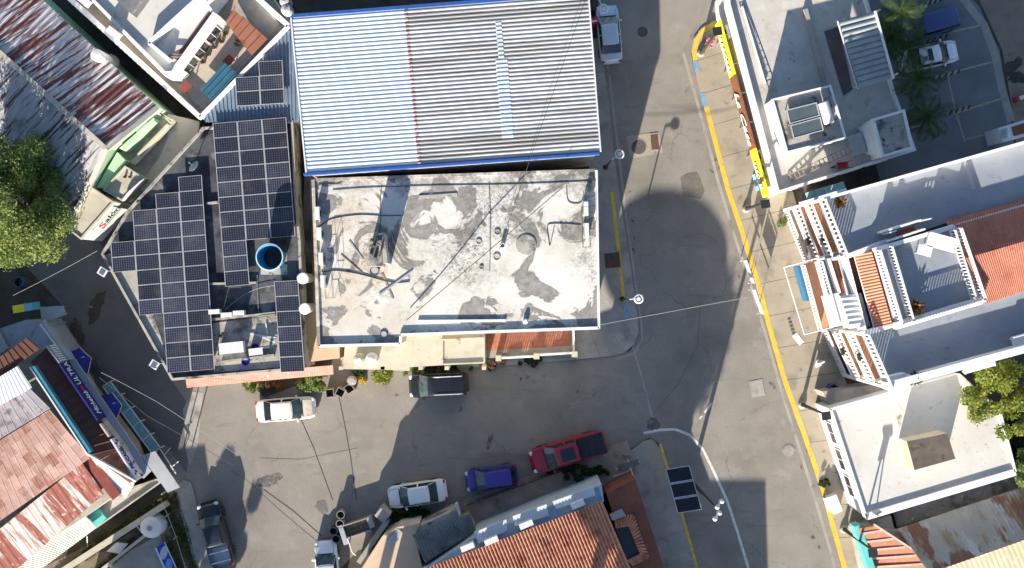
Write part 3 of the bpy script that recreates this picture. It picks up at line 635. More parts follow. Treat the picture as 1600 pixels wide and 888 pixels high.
MB().corr(wpt(.683, .12) + e, wpt(.683, .36) + e, wpt(.702, .36) + e, wpt(.702, .12) + e, 9, .055, 'trap', under=False).build("skylight_strip", translu, t)
rst = surf("rust_stain_seam", (.36, .12, .10), (.45, .28, .25), 2, .8, layers=[((.58, .57, .58), 3, .5, .6)])
MB().corr(wpt(s1 - .006, 0) + e, wpt(s1 - .006, 1) + e, wpt(s1 + .004, 1) + e, wpt(s1 + .004, 0) + e, 38, .056, 'trap', under=False).build("rusty_seam", rst, t)
m = MB(); m.beam(d + Vector((-.25, -.12, .1)), c + Vector((0, -.12, .1)), .16, .62); m.beam(a + Vector((0, .12, .08)), b + Vector((0, .12, .08)), .22, .5); m.build("blue_fascia", blue_trim, t)
m = MB(); m.beam(b + Vector((.06, 0, .1)), c + Vector((.06, 0, .1)), .1, .3); m.beam(a + Vector((-.06, 0, .1)), d + Vector((-.06, 0, .1)), .1, .3); m.build("edge_flashing", white_met, t)
windows(t, poly[0] if False else (c.x - .25, c.y), (b.x - .3, b.y), 5.6, 4, 1.4, 1.2, (c.x + 10, c.y))
MB().box(((b.x + c.x) / 2 - .22, (b.y + c.y) / 2, 1.6), (.08, 3.4, 3.2), 0).build("roller_door", grey_sheet, t)

# ---------------------------------------------------------------- weathered white roof house in the centre
HM = 7.0
mpx = [(489, 281), (932, 266), (936, 514), (626, 525), (625, 538), (498, 541)]
t, poly = building("flat_roof_house", "two storey house with a wide weathered white flat roof in the middle", mpx, HM, cream, old_roof, par=None)
house = t
zp = HM + .2
q = Q(mpx, zp)
# parapets: low on east and south, lower kerb on west and north
m = MB()
m.beam(q[1], q[2], .16, .35); m.beam(q[2] + Vector((0, .06, 0)), q[3] + Vector((0, .06, 0)), .2, .42); m.beam(q[3], q[4], .18, .4); m.beam(q[4], q[5], .2, .42)
m.build("parapet", white, t)
m = MB(); m.beam(q[5], q[0], .22, .33); m.beam(q[0] + Vector((0, 0, -.1)), q[1] + Vector((0, 0, -.1)), .2, .2); m.build("parapet", old_roof, t)
w0 = Q(mpx, HM)
windows(t, w0[4], w0[5], 5.2, 3, 1.5, 1.3, (w0[4].x, -30)); windows(t, w0[2], w0[3], 5.2, 5, 1.6, 1.4, (0, -30)); windows(t, w0[1], w0[2], 5.2, 4, 1.5, 1.3, (30, 0))
windows(t, w0[2], w0[3], 1.8, 4, 1.6, 1.6, (0, -30)); windows(t, w0[1], w0[2], 1.7, 3, 2.0, 2.0, (30, 0))
# low wall strip on the roof
m = MB(); m.beam(P(653, 502, HM + .12), P(790, 501, HM + .12), .16, .14); m.build("roof_kerb", white, t)
m = MB(); m.beam(P(655, 308, HM + .06), P(714, 304, HM + .06), .2, .08); m.build("roof_kerb", stain_roof, t)
m = MB(); m.lathe(P(822, 383, HM + .005), [(.72, 0), (.72, .05), (.66, .06)], 30); m.build("round_hatch", stain_roof, t)
# porch and terraces on the south side
m = MB(); m.prism(Q([(539, 536), (690, 520), (690, 571), (640, 574), (640, 580), (600, 578), (536, 577)], 3.2), 0, 3.2); m.build("porch_block", cream, t)
m = MB(); m.prism(Q([(690, 518), (757, 516), (758, 568), (690, 571)], 3.5), 0, 3.5); m.ring(Q([(690, 530), (757, 527), (758, 568), (690, 571)], 3.55), .12, 3.4, 3.62); m.build("porch_roof", cream, t)
m = MB(); m.prism(Q([(695, 516), (720, 515), (720, 528), (695, 529)], 3.53), 3.4, 3.525); m.build("ochre_ledge", ochre, t)
m = MB(); m.prism(Q([(757, 512), (896, 508), (896, 556), (757, 560)], .45), 0, .45); m.build("terrace_base", concrete_g, t)
m = MB(); m.poly(Q([(757, 505), (893, 505), (893, 540), (757, 549)], .455), .455); m.build("terrace_floor", terra, t)
def balustrade(t, a, b, z, h=.9, sp=.2, rail=.14, mat=white, name="balustrade", thick=.08):
    a = Vector((a[0], a[1], z)); b = Vector((b[0], b[1], z)); L = (b - a).length; n = max(2, int(L / sp)); m = MB(); H = Vector((0, 0, h))
    m.beam(a + H, b + H, rail, .08); m.beam(a + Vector((0, 0, .1)), b + Vector((0, 0, .1)), rail, .1)
    d = (b - a).normalized(); rz = math.atan2(d.y, d.x)
    for k in range(n + 1): m.box(a.lerp(b, k / n) + Vector((0, 0, h / 2)), (thick, thick, h - .1), rz)
    return m.build(name, mat, t)
balustrade(house, P(783, 559, .5), P(838, 556, .5), .45, .75, .17)
balustrade(house, P(838, 554, .5), P(893, 551, .5), .45, .85, .17)
balustrade(house, P(895, 508, .5), P(896, 550, .5), .45, .85, .17)
m = MB()
for u, v in ((897, 553), (779, 559), (838, 556)): m.box(P(u, v, .8), (.42, .42, 1.6))
m.build("gate_pier", cream, house)
# column strips along the front
m = MB()
for u in (538, 602, 660, 700, 757): m.box(P(u, 573, 1.6), (.3, .25, 3.2))
m.build("front_pier", cream, house)

# ---------------------------------------------------------------- house with the solar roof
HS = 4.2
spx = [(318, 200), (458, 190), (463, 300), (470, 380), (476, 560), (476, 576), (270, 594), (160, 397), (200, 330)]
t, poly = building("solar_roof_house", "long low house with a dark stained roof carrying many solar panels", spx, HS, stain_roof, dark_roof, par=(.22, .18, stain_roof))
solar_house = t
m = MB(); m.poly(Q([(160, 400), (205, 385), (262, 560), (268, 588)], HS + .01), HS + .012); m.build("bare_concrete_strip", stain_roof, t)
m = MB(); m.poly(Q([(333, 505), (476, 488), (476, 572), (334, 582)], HS + .01), HS + .012); m.build("bare_concrete_strip", stain_roof, t)
m = MB(); m.corr(P(290, 590, HS + .15), P(520, 571, HS + .15), P(521, 585, HS - .35), P(292, 606, HS - .35), 58, .025, 'sine'); m.build("salmon_eave", tile_pink, t)
w0 = Q(spx, HS); windows(t, w0[5], w0[6], 1.9, 4, 1.4, 1.3, (w0[5].x, -30)); windows(t, w0[6], w0[7], 1.9, 5, 1.1, 1.2, (-60, -20))
m = MB()
for a_, b_ in (((318, 444), (400, 442)), ((322, 318), (340, 316)), ((330, 500), (430, 489)), ((405, 494), (430, 491)), ((345, 566), (428, 555))): m.beam(P(*a_, HS + .25), P(*b_, HS + .25), .16, .24)
m.build("roof_kerb", concrete_g, t)
# blue-grey sheet roof at its north end
hq = [P(320, 190, 4.4), P(392, 98, 4.4), P(462, 44, 4.4), P(466, 192, 4.4)]
t2, _ = building("sheet_roof_annex", "small annex under a blue grey ribbed sheet roof with five solar panels", None, 4.2, plaster_g, grey_sheet, pts=[(p.x, p.y) for p in [P(322, 188, 4.2), P(395, 97, 4.2), P(436, 50, 4.2), P(458, 50, 4.2), P(463, 191, 4.2)]])
bg_sheet = surf("blue_grey_ribbed_sheet", (.135, .185, .26), (.18, .235, .315), .8, .5, layers=[((.23, .29, .37), .8, .56, .7), ((.10, .135, .185), 1.6, .62, .74)])
m = MB(); nn = 25
for k in range(nn):   # ribs run north-south, cut along the slanted west edge
    u0 = 318 + (464 - 318) * k / nn; u1 = 318 + (464 - 318) * (k + .86) / nn; u2 = 318 + (464 - 318) * (k + 1) / nn
    def top(u): return 186 - (u - 318) * (186 - 48) / (440 - 318) if u < 440 else 48
    m.face([P(u0, top(u0), 4.36), P(u0 + 3, 191, 4.36), P(u1 + 3, 191, 4.36), P(u1, top(u1), 4.36)])
    m.beam(P((u1 + u2) / 2, top(u1), 4.42), P((u1 + u2) / 2 + 3, 191, 4.42), .10, .08)
m.build("ribbed_roof", bg_sheet, t2)

PR, PD = Vector((37.2, -3.1)), Vector((1.55, 23.35))
def array(name, label, origin, cellsrc, h, R_=PR, D_=PD):
    """origin px of cell (0,0) top-left; cells = list of (col,row)"""
    o = P(*origin, h); t = thing(name, label, "solar array", (o.x, o.y, h - .45))
    fr = alum
    for cidx, r in cellsrc:
        p = Vector(origin) + R_ * cidx + D_ * r
        q = [p, p + R_, p + R_ + D_, p + D_]
        w = [P(x.x, x.y, h) for x in q]; cx = (w[0] + w[2]) / 2; g = [x.lerp(cx, .012) for x in w]
        g2 = [x.lerp(cx, .055) for x in g]
        dz = Vector((0, 0, random.uniform(-.004, .004)))
        m = MB(); m.cur = 0
        ins = [g[0].lerp(g[2], .022), g[1].lerp(g[3], .022), g[2].lerp(g[0], .022), g[3].lerp(g[1], .022)]
        fi = m.face([x + dz for x in reversed(ins)]); m.uv[fi] = [(0, 0), (1, 0), (1, 1), (0, 1)]
        m.cur = 1
        for k in range(4):
            A, B = g[k], g[(k + 1) % 4]; A2, B2 = ins[k], ins[(k + 1) % 4]; up = Vector((0, 0, .006)) + dz
            m.face([A2 + up, B2 + up, B + up, A + up]); m.face([A + up, B + up, B - Vector((0, 0, .04)), A - Vector((0, 0, .04))])
            m.face([B2 + up, A2 + up, A2 + dz, B2 + dz])
        m.build("panel", [cells, alum], t)
    cols = sorted(set(c_ for c_, r in cellsrc)); m = MB()
    for cidx in cols:
        rs = [r for c_, r in cellsrc if c_ == cidx]
        for f in (.25, .75):
            p0 = Vector(origin) + R_ * (cidx + f) + D_ * min(rs); p1 = Vector(origin) + R_ * (cidx + f) + D_ * (max(rs) + 1)
            A, B = P(p0.x, p0.y, h - .05), P(p1.x, p1.y, h - .05); m.beam(A, B, .05, .06)
            for s in (.05, .5, .95): c_ = A.lerp(B, s); m.box((c_.x, c_.y, h - .27), (.05, .05, .4))
    m.build("mounting_rail", alum, t); return t
hp = HS + .5
array("solar_array", "big stepped solar array of four columns along the alley side of the dark roof", (166.5, 286), [(0, 4), (0, 5)] + [(1, r) for r in range(2, 9)] + [(2, r) for r in range(1, 13)] + [(3, r) for r in range(0, 13)], hp)
array("solar_array", "solar array of three columns between the stepped array and the blue tank", (332, 193), [(0, r) for r in range(11)] + [(1, r) for r in range(8)] + [(2, r) for r in range(8)], hp, Vector((38.4, -3.2)), Vector((1.8, 23.2)))
array("solar_array", "single column of six solar panels beside the white roofed house", (428, 440), [(0, r) for r in range(6)], hp, Vector((38, -1.8)), Vector((1.7, 23.7)))
array("solar_array", "five panel solar array on the blue grey sheet roof", (366, 99), [(1, 0), (0, 1), (1, 1), (0, 2), (1, 2)], 4.85, Vector((37.6, -2.4)), Vector((1.2, 22.4)))

# ---------------------------------------------------------------- narrow house between (side passage)
t, _ = building("passage_wall", "narrow lean-to roof with cream lower end between solar roof and white roof", [(478, 200), (484, 280), (492, 540), (478, 545), (472, 380)], 2.6, plaster_g, dark_roof, cat="wall")
m = MB(); m.prism(Q([(479, 485), (495, 485), (497, 545), (480, 545)], 2.62), 2.4, 2.65); m.build("cream_ledge", ochre, t)
m = MB(); m.prism(Q([(480, 540), (530, 535), (531, 560), (482, 566)], 2.3), 0, 2.3); m.build("front_ledge", peach, t)

# ---------------------------------------------------------------- white house, top left
wall_l = "white two level house with a tiled patio and a blue awning at the top left"
t, poly = building("white_house", wall_l, [(100, -40), (140, 30), (312, 184), (452, 36), (400, -40)], 4.0, white, concrete)
TLH = t
tf = surf("patio_floor", (.40, .35, .29), (.48, .43, .36), .7, .85, layers=[((.32, .28, .23), 1, .6, .74)], lines=((.3, .26, .22), .6, .6, .012), ang=.8)
m = MB(); m.poly(Q([(268, 128), (318, 172), (418, 62), (354, 30)], 4.02), 4.03); m.build("patio_floor", tf, t)
m = MB(); m.poly(Q([(378, -10), (366, 14), (418, 62), (438, 38), (395, -10)], 4.02), 4.03); m.build("patio_floor", concrete_g, t)
V1 = [(96, -40), (268, 128), (284, 124), (352, 33), (336, 18), (276, 95), (262, 92), (232, 67), (305, 0), (340, -40)]
add_block(t, Q([(102, -40), (256, 118), (272, 119), (342, 25), (326, 8), (366, -40)], 6.3), 6.3, white, white_roof, rname="upper_roof", z0=3.9)
m = MB(); m.ring(Q([(104, -38), (257, 117), (271, 117), (341, 25), (327, 9), (365, -38)], 6.4), .22, 6.25, 6.55); m.build("parapet", white, t)
m = MB(); m.beam(P(232, 67, 7.0), P(312, -6, 7.0), .25, .75); m.beam(P(232, 67, 7.0), P(263, 93, 7.0), .25, .75); m.build("roof_step_wall", white, t)
m = MB(); m.poly(Q([(330, 14), (334, 22), (278, 94), (262, 88), (284, 76)], 6.33), 6.325); m.build("roof_gully", brown_dk, t)
m = MB(); m.beam(P(276, 108, 6.75), P(338, 22, 6.75), .55, .45); m.build("parapet", white, t)
m = MB(); m.beam(P(104, -6, 4.75), P(312, 183, 4.75), .35, .75); m.beam(P(312, 183, 4.75), P(450, 40, 4.75), .22, .75); m.beam(P(450, 40, 4.75), P(395, -10, 4.75), .35, .75); m.build("patio_parapet", white, t)
m = MB(); m.prism(Q([(184, -30), (243, -30), (205, 22), (180, -2)], 7.4), 6.2, 7.4); m.build("dark_tank_housing", dark_sheet, t)
MB().corr(P(354, 33, 4.9), P(393, 86, 4.55) , P(418, 61, 4.55), P(368, 16, 4.9), 1, .01, 'trap').build("tile_step", terra, t) if False else None
m = MB(); m.corr(P(352, 34, 4.75), P(366, 16, 4.75), P(418, 61, 4.55), P(393, 87, 4.55), 1, .0, 'trap'); 
for k in range(5):
    s = (k + .6) / 5.5; m.beam(P(*lerp2((352, 34), (393, 87), s), 4.80 - .2 * s), P(*lerp2((366, 16), (418, 61), s), 4.80 - .2 * s), .05, .06)
m.build("terracotta_canopy", surf("terracotta_canopy_sheet", (.24, .095, .06), (.28, .12, .08), 1, .8, layers=[((.33, .12, .08), 1.2, .6, .75)]), t)
m = MB(); m.corr(P(351, 98, 5.0), P(370, 115, 5.0), P(331, 157, 4.7), P(312, 141, 4.7), 3, .06, 'seam'); m.build("blue_awning", blue_aw, t)
# door/window openings in the white wall facing the patio
p0, p1 = P(272, 119, 6.3), P(342, 25, 6.3)
windows(t, p0, p1, 5.0, 3, 1.25, 1.6, (p1.x + 8, p0.y - 8), name="patio_window")
m = MB(); m.beam(P(283, 60, 6.95), P(278, 92, 6.95), .1, .1)
m = MB(); m.beam(P(265, 88, 6.7), P(290, 90, 6.7), .08, .08); m.beam(P(263, 84, 6.7), P(290, 86, 6.7), .08, .08); m.build("stair_rail", steel, t)

# ---------------------------------------------------------------- rust striped shed, far left
t = thing("rusty_shed", "long shed with a pitched roof of rust striped sheets at the left edge", "shed", P(60, 130, 0))
R0, R1 = P(-60, 28, 6.2), P(165, 232, 6.2)
E0, E1 = P(10, -52, 5.2), P(246, 166, 5.2)
MB().corr(R0, R1, E1, E0, 34, .04, 'trap').build("roof_slope", rust_shed, t)
F0, F1 = P(-130, 92, 4.9), P(120, 330, 4.9)
MB().corr(R1 + Vector((0, 0, .02)), R0 + Vector((0, 0, .02)), F0, F1, 30, .04, 'sine').build("roof_slope", grey_shed, t)
m = MB(); m.beam(R0 + Vector((0, 0, .09)), R1 + Vector((0, 0, .09)), .35, .06); m.build("ridge_cap", plaster_g, t)
m = MB(); gp = [E1 * .985, R1 * .985, F1 * .985]
for z in (0,): m.prism([(p.x, p.y) for p in (P(10, -50, 4.9), P(243, 166, 4.9), P(165, 230, 4.9), P(122, 322, 4.7), P(-120, 95, 4.7))], 0, 4.6)
m.build("wall", green_w, t)
m = MB(); m.beam(P(120, 330, 5.0), P(166, 233, 6.2), .35, .25); m.beam(P(166, 233, 6.2), P(247, 167, 5.3), .35, .25); m.build("gable_coping", cream, t)
# narrow yard roofs between the shed and the solar house
t, _ = building("yard_building", "small mint green walled yard building with bare plaster roofs behind the sign wall", [(186, 240), (246, 172), (276, 190), (318, 200), (205, 318), (160, 300)], 2.4, plaster_g, plaster_g)
m = MB(); m.prism(Q([(150, 294), (183, 238), (197, 252), (166, 294)], 3.4), 0, 3.4); m.build("green_walkway", green_w, t)
m = MB(); m.prism(Q([(186, 232), (240, 184), (241, 190), (194, 236)], 3.6), 0, 3.6); m.build("green_wall", green_w, t)
m = MB(); m.beam(P(215, 242, 3.3), P(262, 194, 3.3), .14, .9); m.beam(P(208, 256, 2.9), P(272, 188, 2.9), .4, .5); m.beam(P(240, 172, 3.3), P(272, 190, 3.3), .12, .2); m.beam(P(246, 172, 3.3), P(266, 192, 3.3), .12, .2); m.build("beam", cream, t)
m = MB(); m.prism(Q([(212, 205), (228, 190), (235, 196), (217, 213)], 3.5), 2.4, 3.5); m.build("meter_cabinet", tank_wh, t)
m = MB(); m.prism(Q([(262, 178), (312, 190), (310, 205), (225, 300), (215, 292), (250, 245), (262, 215)], 2.5), 2.3, 2.52); m.build("plaster_roof", surf("pale_plaster", (.52, .47, .38), (.6, .55, .45), .7, .9, layers=[((.36, .33, .27), .8, .55, .7)]), t)
m = MB(); m.poly(Q([(318, 200), (300, 230), (222, 318), (206, 318), (205, 340), (225, 322), (320, 218)], 2.6), 2.62); m.build("eave_boards", wood, t)
t, _ = building("small_white_house", "small pale block house with two dots on its flat roof beside the sign wall", [(162, 297), (196, 260), (226, 279), (191, 314)], 3.5, cream, cream, par=(.12, .12, cream))
m = MB(); m.prism(Q([(198, 302), (219, 283), (226, 279), (191, 314)], 3.9), 3.4, 3.9); m.build("front_parapet", white, t)
m = MB(); m.lathe(P(196, 277, 3.5), [(.09, 0), (.09, .25)], 8); m.lathe(P(204, 277, 3.5), [(.09, 0), (.09, .25)], 8); m.build("vent_pipe", black_pl, t)
t, poly = building("signed_corner_building", "pale grey corner building with lettering on its front wall by the alley", [(145, 294), (178, 316), (127, 374), (107, 358), (112, 336)], 3.9, surf("pale_grey_wall", (.46, .52, .52), (.53, .58, .58), .7, .8, layers=[((.4, .44, .43), 1.2, .6, .75)]), cream, par=(.1, .12, cream))
corner_b = t

# ---------------------------------------------------------------- bar with rusty roofs, lower left
BARP = (40, 700)
t = thing("bar_building", "bar with patchwork rusty metal roofs and signs facing the alley", "building", P(90, 700, 0)); bar = t
HB = 4.4
def roof4(name, px, hs, n, mat, prof='trap', amp=.05, par=bar, dz=0):
    q = [P(u, v, h) + Vector((0, 0, dz)) for (u, v), h in zip(px, hs)]; return MB().corr(*q, n, amp, prof).build(name, mat, par)
roof4("main_roof", [(-60, 725), (78, 640), (141, 716), (-30, 835)], (5.0, 5.0, 4.6, 4.6), 16, rust_bar, 'seam', .012)
roof4("lower_roof", [(-60, 875), (128, 723), (162, 772), (-20, 930)], (4.5, 4.5, 4.0, 4.0), 20, rust_str, 'trap', .018)
roof4("upper_roof", [(-80, 650), (46, 606), (79, 638), (-70, 728)], (5.2, 5.2, 5.05, 5.05), 14, purple_roof, 'seam', .015)
roof4("white_sheet_roof", [(-40, 612), (28, 572), (50, 606), (-40, 656)], (5.35, 5.35, 5.3, 5.3), 16, white_corr, 'sine', .03)
roof4("brown_sheet_roof", [(-60, 600), (42, 528), (62, 545), (-60, 632)], (5.2, 5.2, 5.1, 5.1), 14, brown_shaded_sheet, 'seam', .04)
roof4("green_sheet_roof", [(-10, 892), (122, 796), (152, 824), (50, 900)], (3.7, 3.7, 3.3, 3.3), 34, pale_green, 'sine', .02)
roof4("awning_roof", [(50, 572), (72, 540), (190, 694), (142, 712)][0:4], (4.5, 4.1, 4.1, 4.5), 2, brown_shaded_sheet, 'trap', .0) if False else None
aw = [P(48, 566, 4.5), P(142, 712, 4.5), P(190, 700, 3.9), P(76, 540, 3.9)]
MB().corr(aw[0], aw[1], aw[2], aw[3], 13, .05, 'seam').build("awning_roof", brown_shaded_sheet, t)
aw2 = [P(142, 712, 4.45), P(205, 757, 4.45), P(200, 742, 3.9), P(186, 694, 3.9)]
or_sheet_lit = surf("orange_rusted_lit_sheet", (.36, .15, .08), (.44, .20, .11), 1, .7, layers=[((.2, .08, .05), .9, .55, .7)])  # sunlit end of the same awning, light put into the orange colour
MB().corr(*aw2, 5, .05, 'seam').build("awning_roof", or_sheet_lit, t)
m = MB(); m.beam(P(50, 574, 5.0), P(139, 708, 5.0), .38, .5); m.build("teal_flashing", teal_b, t)
m = MB(); m.beam(P(46, 574, 5.05), P(136, 710, 5.05), .1, .3); m.beam(P(136, 710, 5.0), P(212, 753, 4.6), .12, .3); m.build("white_edge", white_met, t)
MB().corr(P(140, 712, 4.3), P(210, 756, 4.3), P(196, 778, 4.0), P(186, 776, 4.0), 20, .03, 'sine').build("white_sheet_roof", white_corr, t)
m = MB(); m.prism(Q([(131, 722), (145, 712), (188, 772), (176, 782)], 4.25), 4.0, 4.25); m.build("red_valley_strip", brick_red, t)
# walls
m = MB(); m.prism(Q([(-60, 640), (50, 545), (74, 545), (192, 700), (210, 752), (130, 810), (-60, 930)], 3.8), 0, 3.75); m.build("wall", plaster_g, t)
m = MB(); m.prism(Q([(140, 790), (172, 778), (246, 748), (250, 753), (152, 822)], 2.6), 0, 2.6); m.ring(Q([(128, 800), (172, 772), (246, 748), (252, 754), (150, 826)], 2.75), .1, 2.5, 2.8); m.build("side_roof", plaster_g, t)
m = MB(); m.prism(Q([(128, 797), (144, 785), (166, 810), (151, 823)], 3.0), 2.5, 3.0); m.build("turquoise_wall", teal_w, t)
# street front: fascia wall carrying the signs, and flat metal canopy
fA, fB = P(92, 566, 4.2), P(213, 752, 4.2)
can = surf("grey_metal_canopy", (.30, .32, .36), (.36, .38, .42), .8, .6, layers=[((.24, .25, .28), 1.5, .6, .74)])
m = MB(); m.prism(Q([(104, 566), (116, 560), (236, 736), (224, 748)], 2.9), 2.72, 2.9); m.prism(Q([(40, 545), (66, 500), (92, 540), (110, 562), (98, 566)], 3.3), 0, 3.3); m.build("metal_canopy", can, t)
m = MB(); m.beam(P(62, 507, 3.45), P(90, 545, 3.45), .06, .15); m.build("white_edge", white_met, t)
m = MB(); m.prism(Q([(0, 560), (50, 545), (78, 505), (40, 500), (-20, 520)], 3.0), 0, 3.0); m.build("rear_flat_roof", grey_sheet, t)
# white sheet porch roof at the corner
m = MB(); m.prism(Q([(221, 713), (242, 705), (281, 762), (262, 770)], 2.9), 2.78, 2.9)
for u, v in ((224, 714), (240, 708), (277, 760), (262, 767)): m.box(P(u, v, 1.4), (.08, .08, 2.75))
m.build("porch_roof", grey_sheet, t)
# glass-railed deck along the street
m = MB(); m.prism(Q([(150, 565), (176, 600), (250, 706), (238, 714), (150, 605)], .5), 0, .5); m.build("deck", dark_roof, t)
m = MB(); A, B = P(172, 596, 1.5), P(250, 700, 1.5)
for k in range(6): m.box(A.lerp(B, k / 5) - Vector((0, 0, .5)), (.06, .06, 1.0))
m.beam(A, B, .07, .07); A2, B2 = P(160, 604, 1.5), P(238, 710, 1.5); m.beam(A2, B2, .06, .06)
for k in range(6): m.beam(A.lerp(B, k / 5), A2.lerp(B2, k / 5), .05, .05)
m.build("deck_rail", white_met, t)
m = MB(); dn = Vector((0, 0, .08)); m.face([A - dn, B - dn, B2 - dn, A2 - dn]); m.face([A2 - dn * 1.5, B2 - dn * 1.5, B - dn * 1.5, A - dn * 1.5]); m.build("deck_glass", glass_t, t)

# ---------------------------------------------------------------- tiled house, bottom centre
HT = 5.0
t = thing("tiled_house", "house with a red barrel tile roof and a ledge of air units at the bottom", "building", P(860, 900, 0)); th = t
da = Vector((62, 148)) * 1.35
ea, eb = Vector((600, 913)), Vector((941, 783))
MB().corr(P(*ea, HT), P(*eb, HT), P(*(eb + da), HT + 1.1), P(*(ea + da), HT + 1.1), 68, .11, 'barrel', courses=22, lift=.03).build("tile_roof", tile, t)
m = MB(); m.prism([(p.x, p.y) for p in (P(*(ea + Vector((6, 4))), HT), P(*(eb + Vector((-3, 4))), HT), P(*(eb + da), HT), P(*(ea + da), HT))], 0, HT - .08); m.build("wall", white, t)
ledge = surf("blue_grey_ledge", (.36, .42, .48), (.43, .49, .55), .8, .7, layers=[((.28, .33, .39), 1.2, .6, .74)])
m = MB(); m.prism(Q([(664, 892), (742, 838), (940, 757), (944, 784), (668, 905)], 4.5), 0, 4.5); m.ring(Q([(736, 842), (937, 757), (944, 783), (740, 862)], 4.62), .12, 4.4, 4.66); m.build("ledge", ledge, t)
for q_ in ([(741, 832), (791, 812), (793, 829), (747, 850)], [(801, 807), (854, 788), (858, 806), (804, 823)], [(863, 784), (927, 761), (931, 774), (869, 796)]): MB().prism(Q(q_, 4.72), 4.45, 4.72).build("white_hatch", surf("hatch_white_%d" % q_[0][0], (.50, .52, .55), (.58, .60, .63), 1, .6, layers=[((.4, .42, .45), 2, .6, .7)]), t)
m = MB(); m.prism(Q([(948, 772), (992, 748), (1038, 888), (1080, 1000), (1030, 1000), (985, 888)], 3.4), 0, 3.4); m.build("red_terrace", brown_dk, t)
# tiled edging round the dark light well
m = MB(); m.poly(Q([(962, 826), (982, 822), (1000, 866), (980, 876)], 3.42), 3.415); m.build("light_well", glass_d, t)
m = MB(); rim = [(958, 806), (990, 804), (1014, 872), (988, 884)]; inn = [(962, 826), (982, 822), (1000, 866), (980, 876)]
for k in range(3):
    a_, b_ = rim[k], rim[k + 1]; c_, d_ = inn[k], inn[k + 1]; n_ = 6 if k != 1 else 12
    for j in range(n_):
        s = (j + .5) / n_; m.tube([P(*lerp2(a_, b_, s), 3.46), P(*lerp2(c_, d_, s), 3.62)], .10, 8)
m.build("tile_edging", tile, t)
m = MB(); m.prism(Q([(953, 806), (972, 797), (978, 806), (957, 814)], 3.9), 3.4, 3.9); m.build("vent_box", grey_sheet, t)
windows(t, P(945, 760, 0), P(740, 842, 0), 2.6, 4, 1.3, 1.3, (0, 0), margin=.1)
m = MB(); m.prism(Q([(700, 800), (725, 782), (980, 688), (998, 740), (948, 770), (760, 858)], .16), 0, .16); m.build("front_yard", pav_brown, t)
# slatted fence along its street edge
fb = thing("slatted_fence", "low dark slatted fence along the street beside the blue hatchback and red pickup", "fence", P(812, 757, 0))
m = MB(); A, B = P(728, 790, .9), P(900, 728, .9); n_ = 46
for k in range(n_): c_ = A.lerp(B, k / (n_ - 1)); m.box((c_.x, c_.y, .47), (.09, .06, .86), .35)
m.build("slat", concrete_g, fb); m = MB(); m.beam(A, B, .07, .05); m.beam(A - Vector((0, 0, .7)), B - Vector((0, 0, .7)), .07, .05); m.build("rail", pole_dark, fb)
# peach roof and grey lean-tos beside it
t, _ = building("peach_roof_house", "low house with a smooth peach coloured flat roof at the bottom edge", [(598, 838), (622, 824), (655, 818), (648, 838), (662, 900), (690, 960), (560, 960), (566, 888)], 3.3, cream, peach, par=(.1, .12, peach))
m = MB(); m.prism(Q([(604, 846), (622, 826), (629, 832), (610, 856)], 3.36), 3.25, 3.42); m.build("roof_shadow_slab", grey_sheet, t)  # grey slab in place of a cast shadow on the peach roof
m = MB(); m.beam(P(560, 880, 2.2), P(603, 818, 2.2), .35, 2.2); m.beam(P(590, 800, 2.3), P(604, 812, 2.3), .75, 2.3); m.build("gate_wall", concrete_g, t)
t = thing("lean_to", "grey lean-to of old corrugated sheets between the peach roof and the tiled house", "shed", P(690, 840, 0))
m = MB(); m.prism(Q([(642, 828), (714, 796), (718, 812), (646, 842)], 3.2), 0, 3.2); m.build("plaster_roof", stain_roof, t)
MB().corr(P(644, 836, 3.75), P(734, 803, 3.75), P(744, 830, 3.45), P(664, 880, 3.45), 20, .05, 'sine').build("sheet_roof", dark_sheet, t)
m = MB(); m.prism(Q([(650, 842), (730, 812), (740, 830), (668, 876)], 3.3), 0, 3.3); m.build("wall", plaster_g, t)
m = MB(); m.beam(P(712, 788, 3.6), P(718, 806, 3.6), .1, .9); m.build("edge_board", ledge, t)

# ---------------------------------------------------------------- flat roofed store, top right
HSR = 4.2
t, poly = building("flat_roof_store", "pale flat roofed store with a long yellow and brown sign on its street side", [(1133, -40), (1136, 8), (1213, 303), (1428, 236), (1396, 148), (1340, -40)], HSR, white, surf("store_roof", (.42, .395, .36), (.50, .475, .435), .5, .85, layers=[((.54, .52, .49), .7, .52, .7), ((.38, .29, .20), .8, .60, .76), ((.22, .21, .195), 1.2, .61, .72), ((.15, .14, .13), 6, .66, .74)], cracks=((.25, .23, .2), .3, .008)), par=(.38, .2, white)); store = t
rr = [(1206, 156), (1297, 134), (1321, 216), (1229, 239)]
add_block(t, Q(rr, 6.4), 6.4, white, stain_roof, (.15, .12, white), z0=HSR - .1, wname="upper_room_wall", rname="upper_room_roof")
rs_ = [(1362, 187), (1412, 172), (1426, 232), (1378, 246)]
add_block(t, Q(rs_, 6.4), 6.4, white, stain_roof, (.15, .18, white), z0=HSR - .1, wname="stair_house_wall", rname="stair_house_roof")
m = MB(); q0 = Q([(1340, 198), (1362, 190)], 5.6); a1, b1 = P(1341, 200, 4.4), P(1352, 242, 4.4); a2, b2 = P(1362, 190, 5.9), P(1376, 244, 5.9)
m.face([a1, b1, b2, a2]); m.face([a1, a2, P(1362, 190, 4.2), P(1341, 200, 4.2)]); m.face([b1, P(1352, 242, 4.2), P(1376, 244, 4.2), b2]); m.build("stair_ramp", white, t)
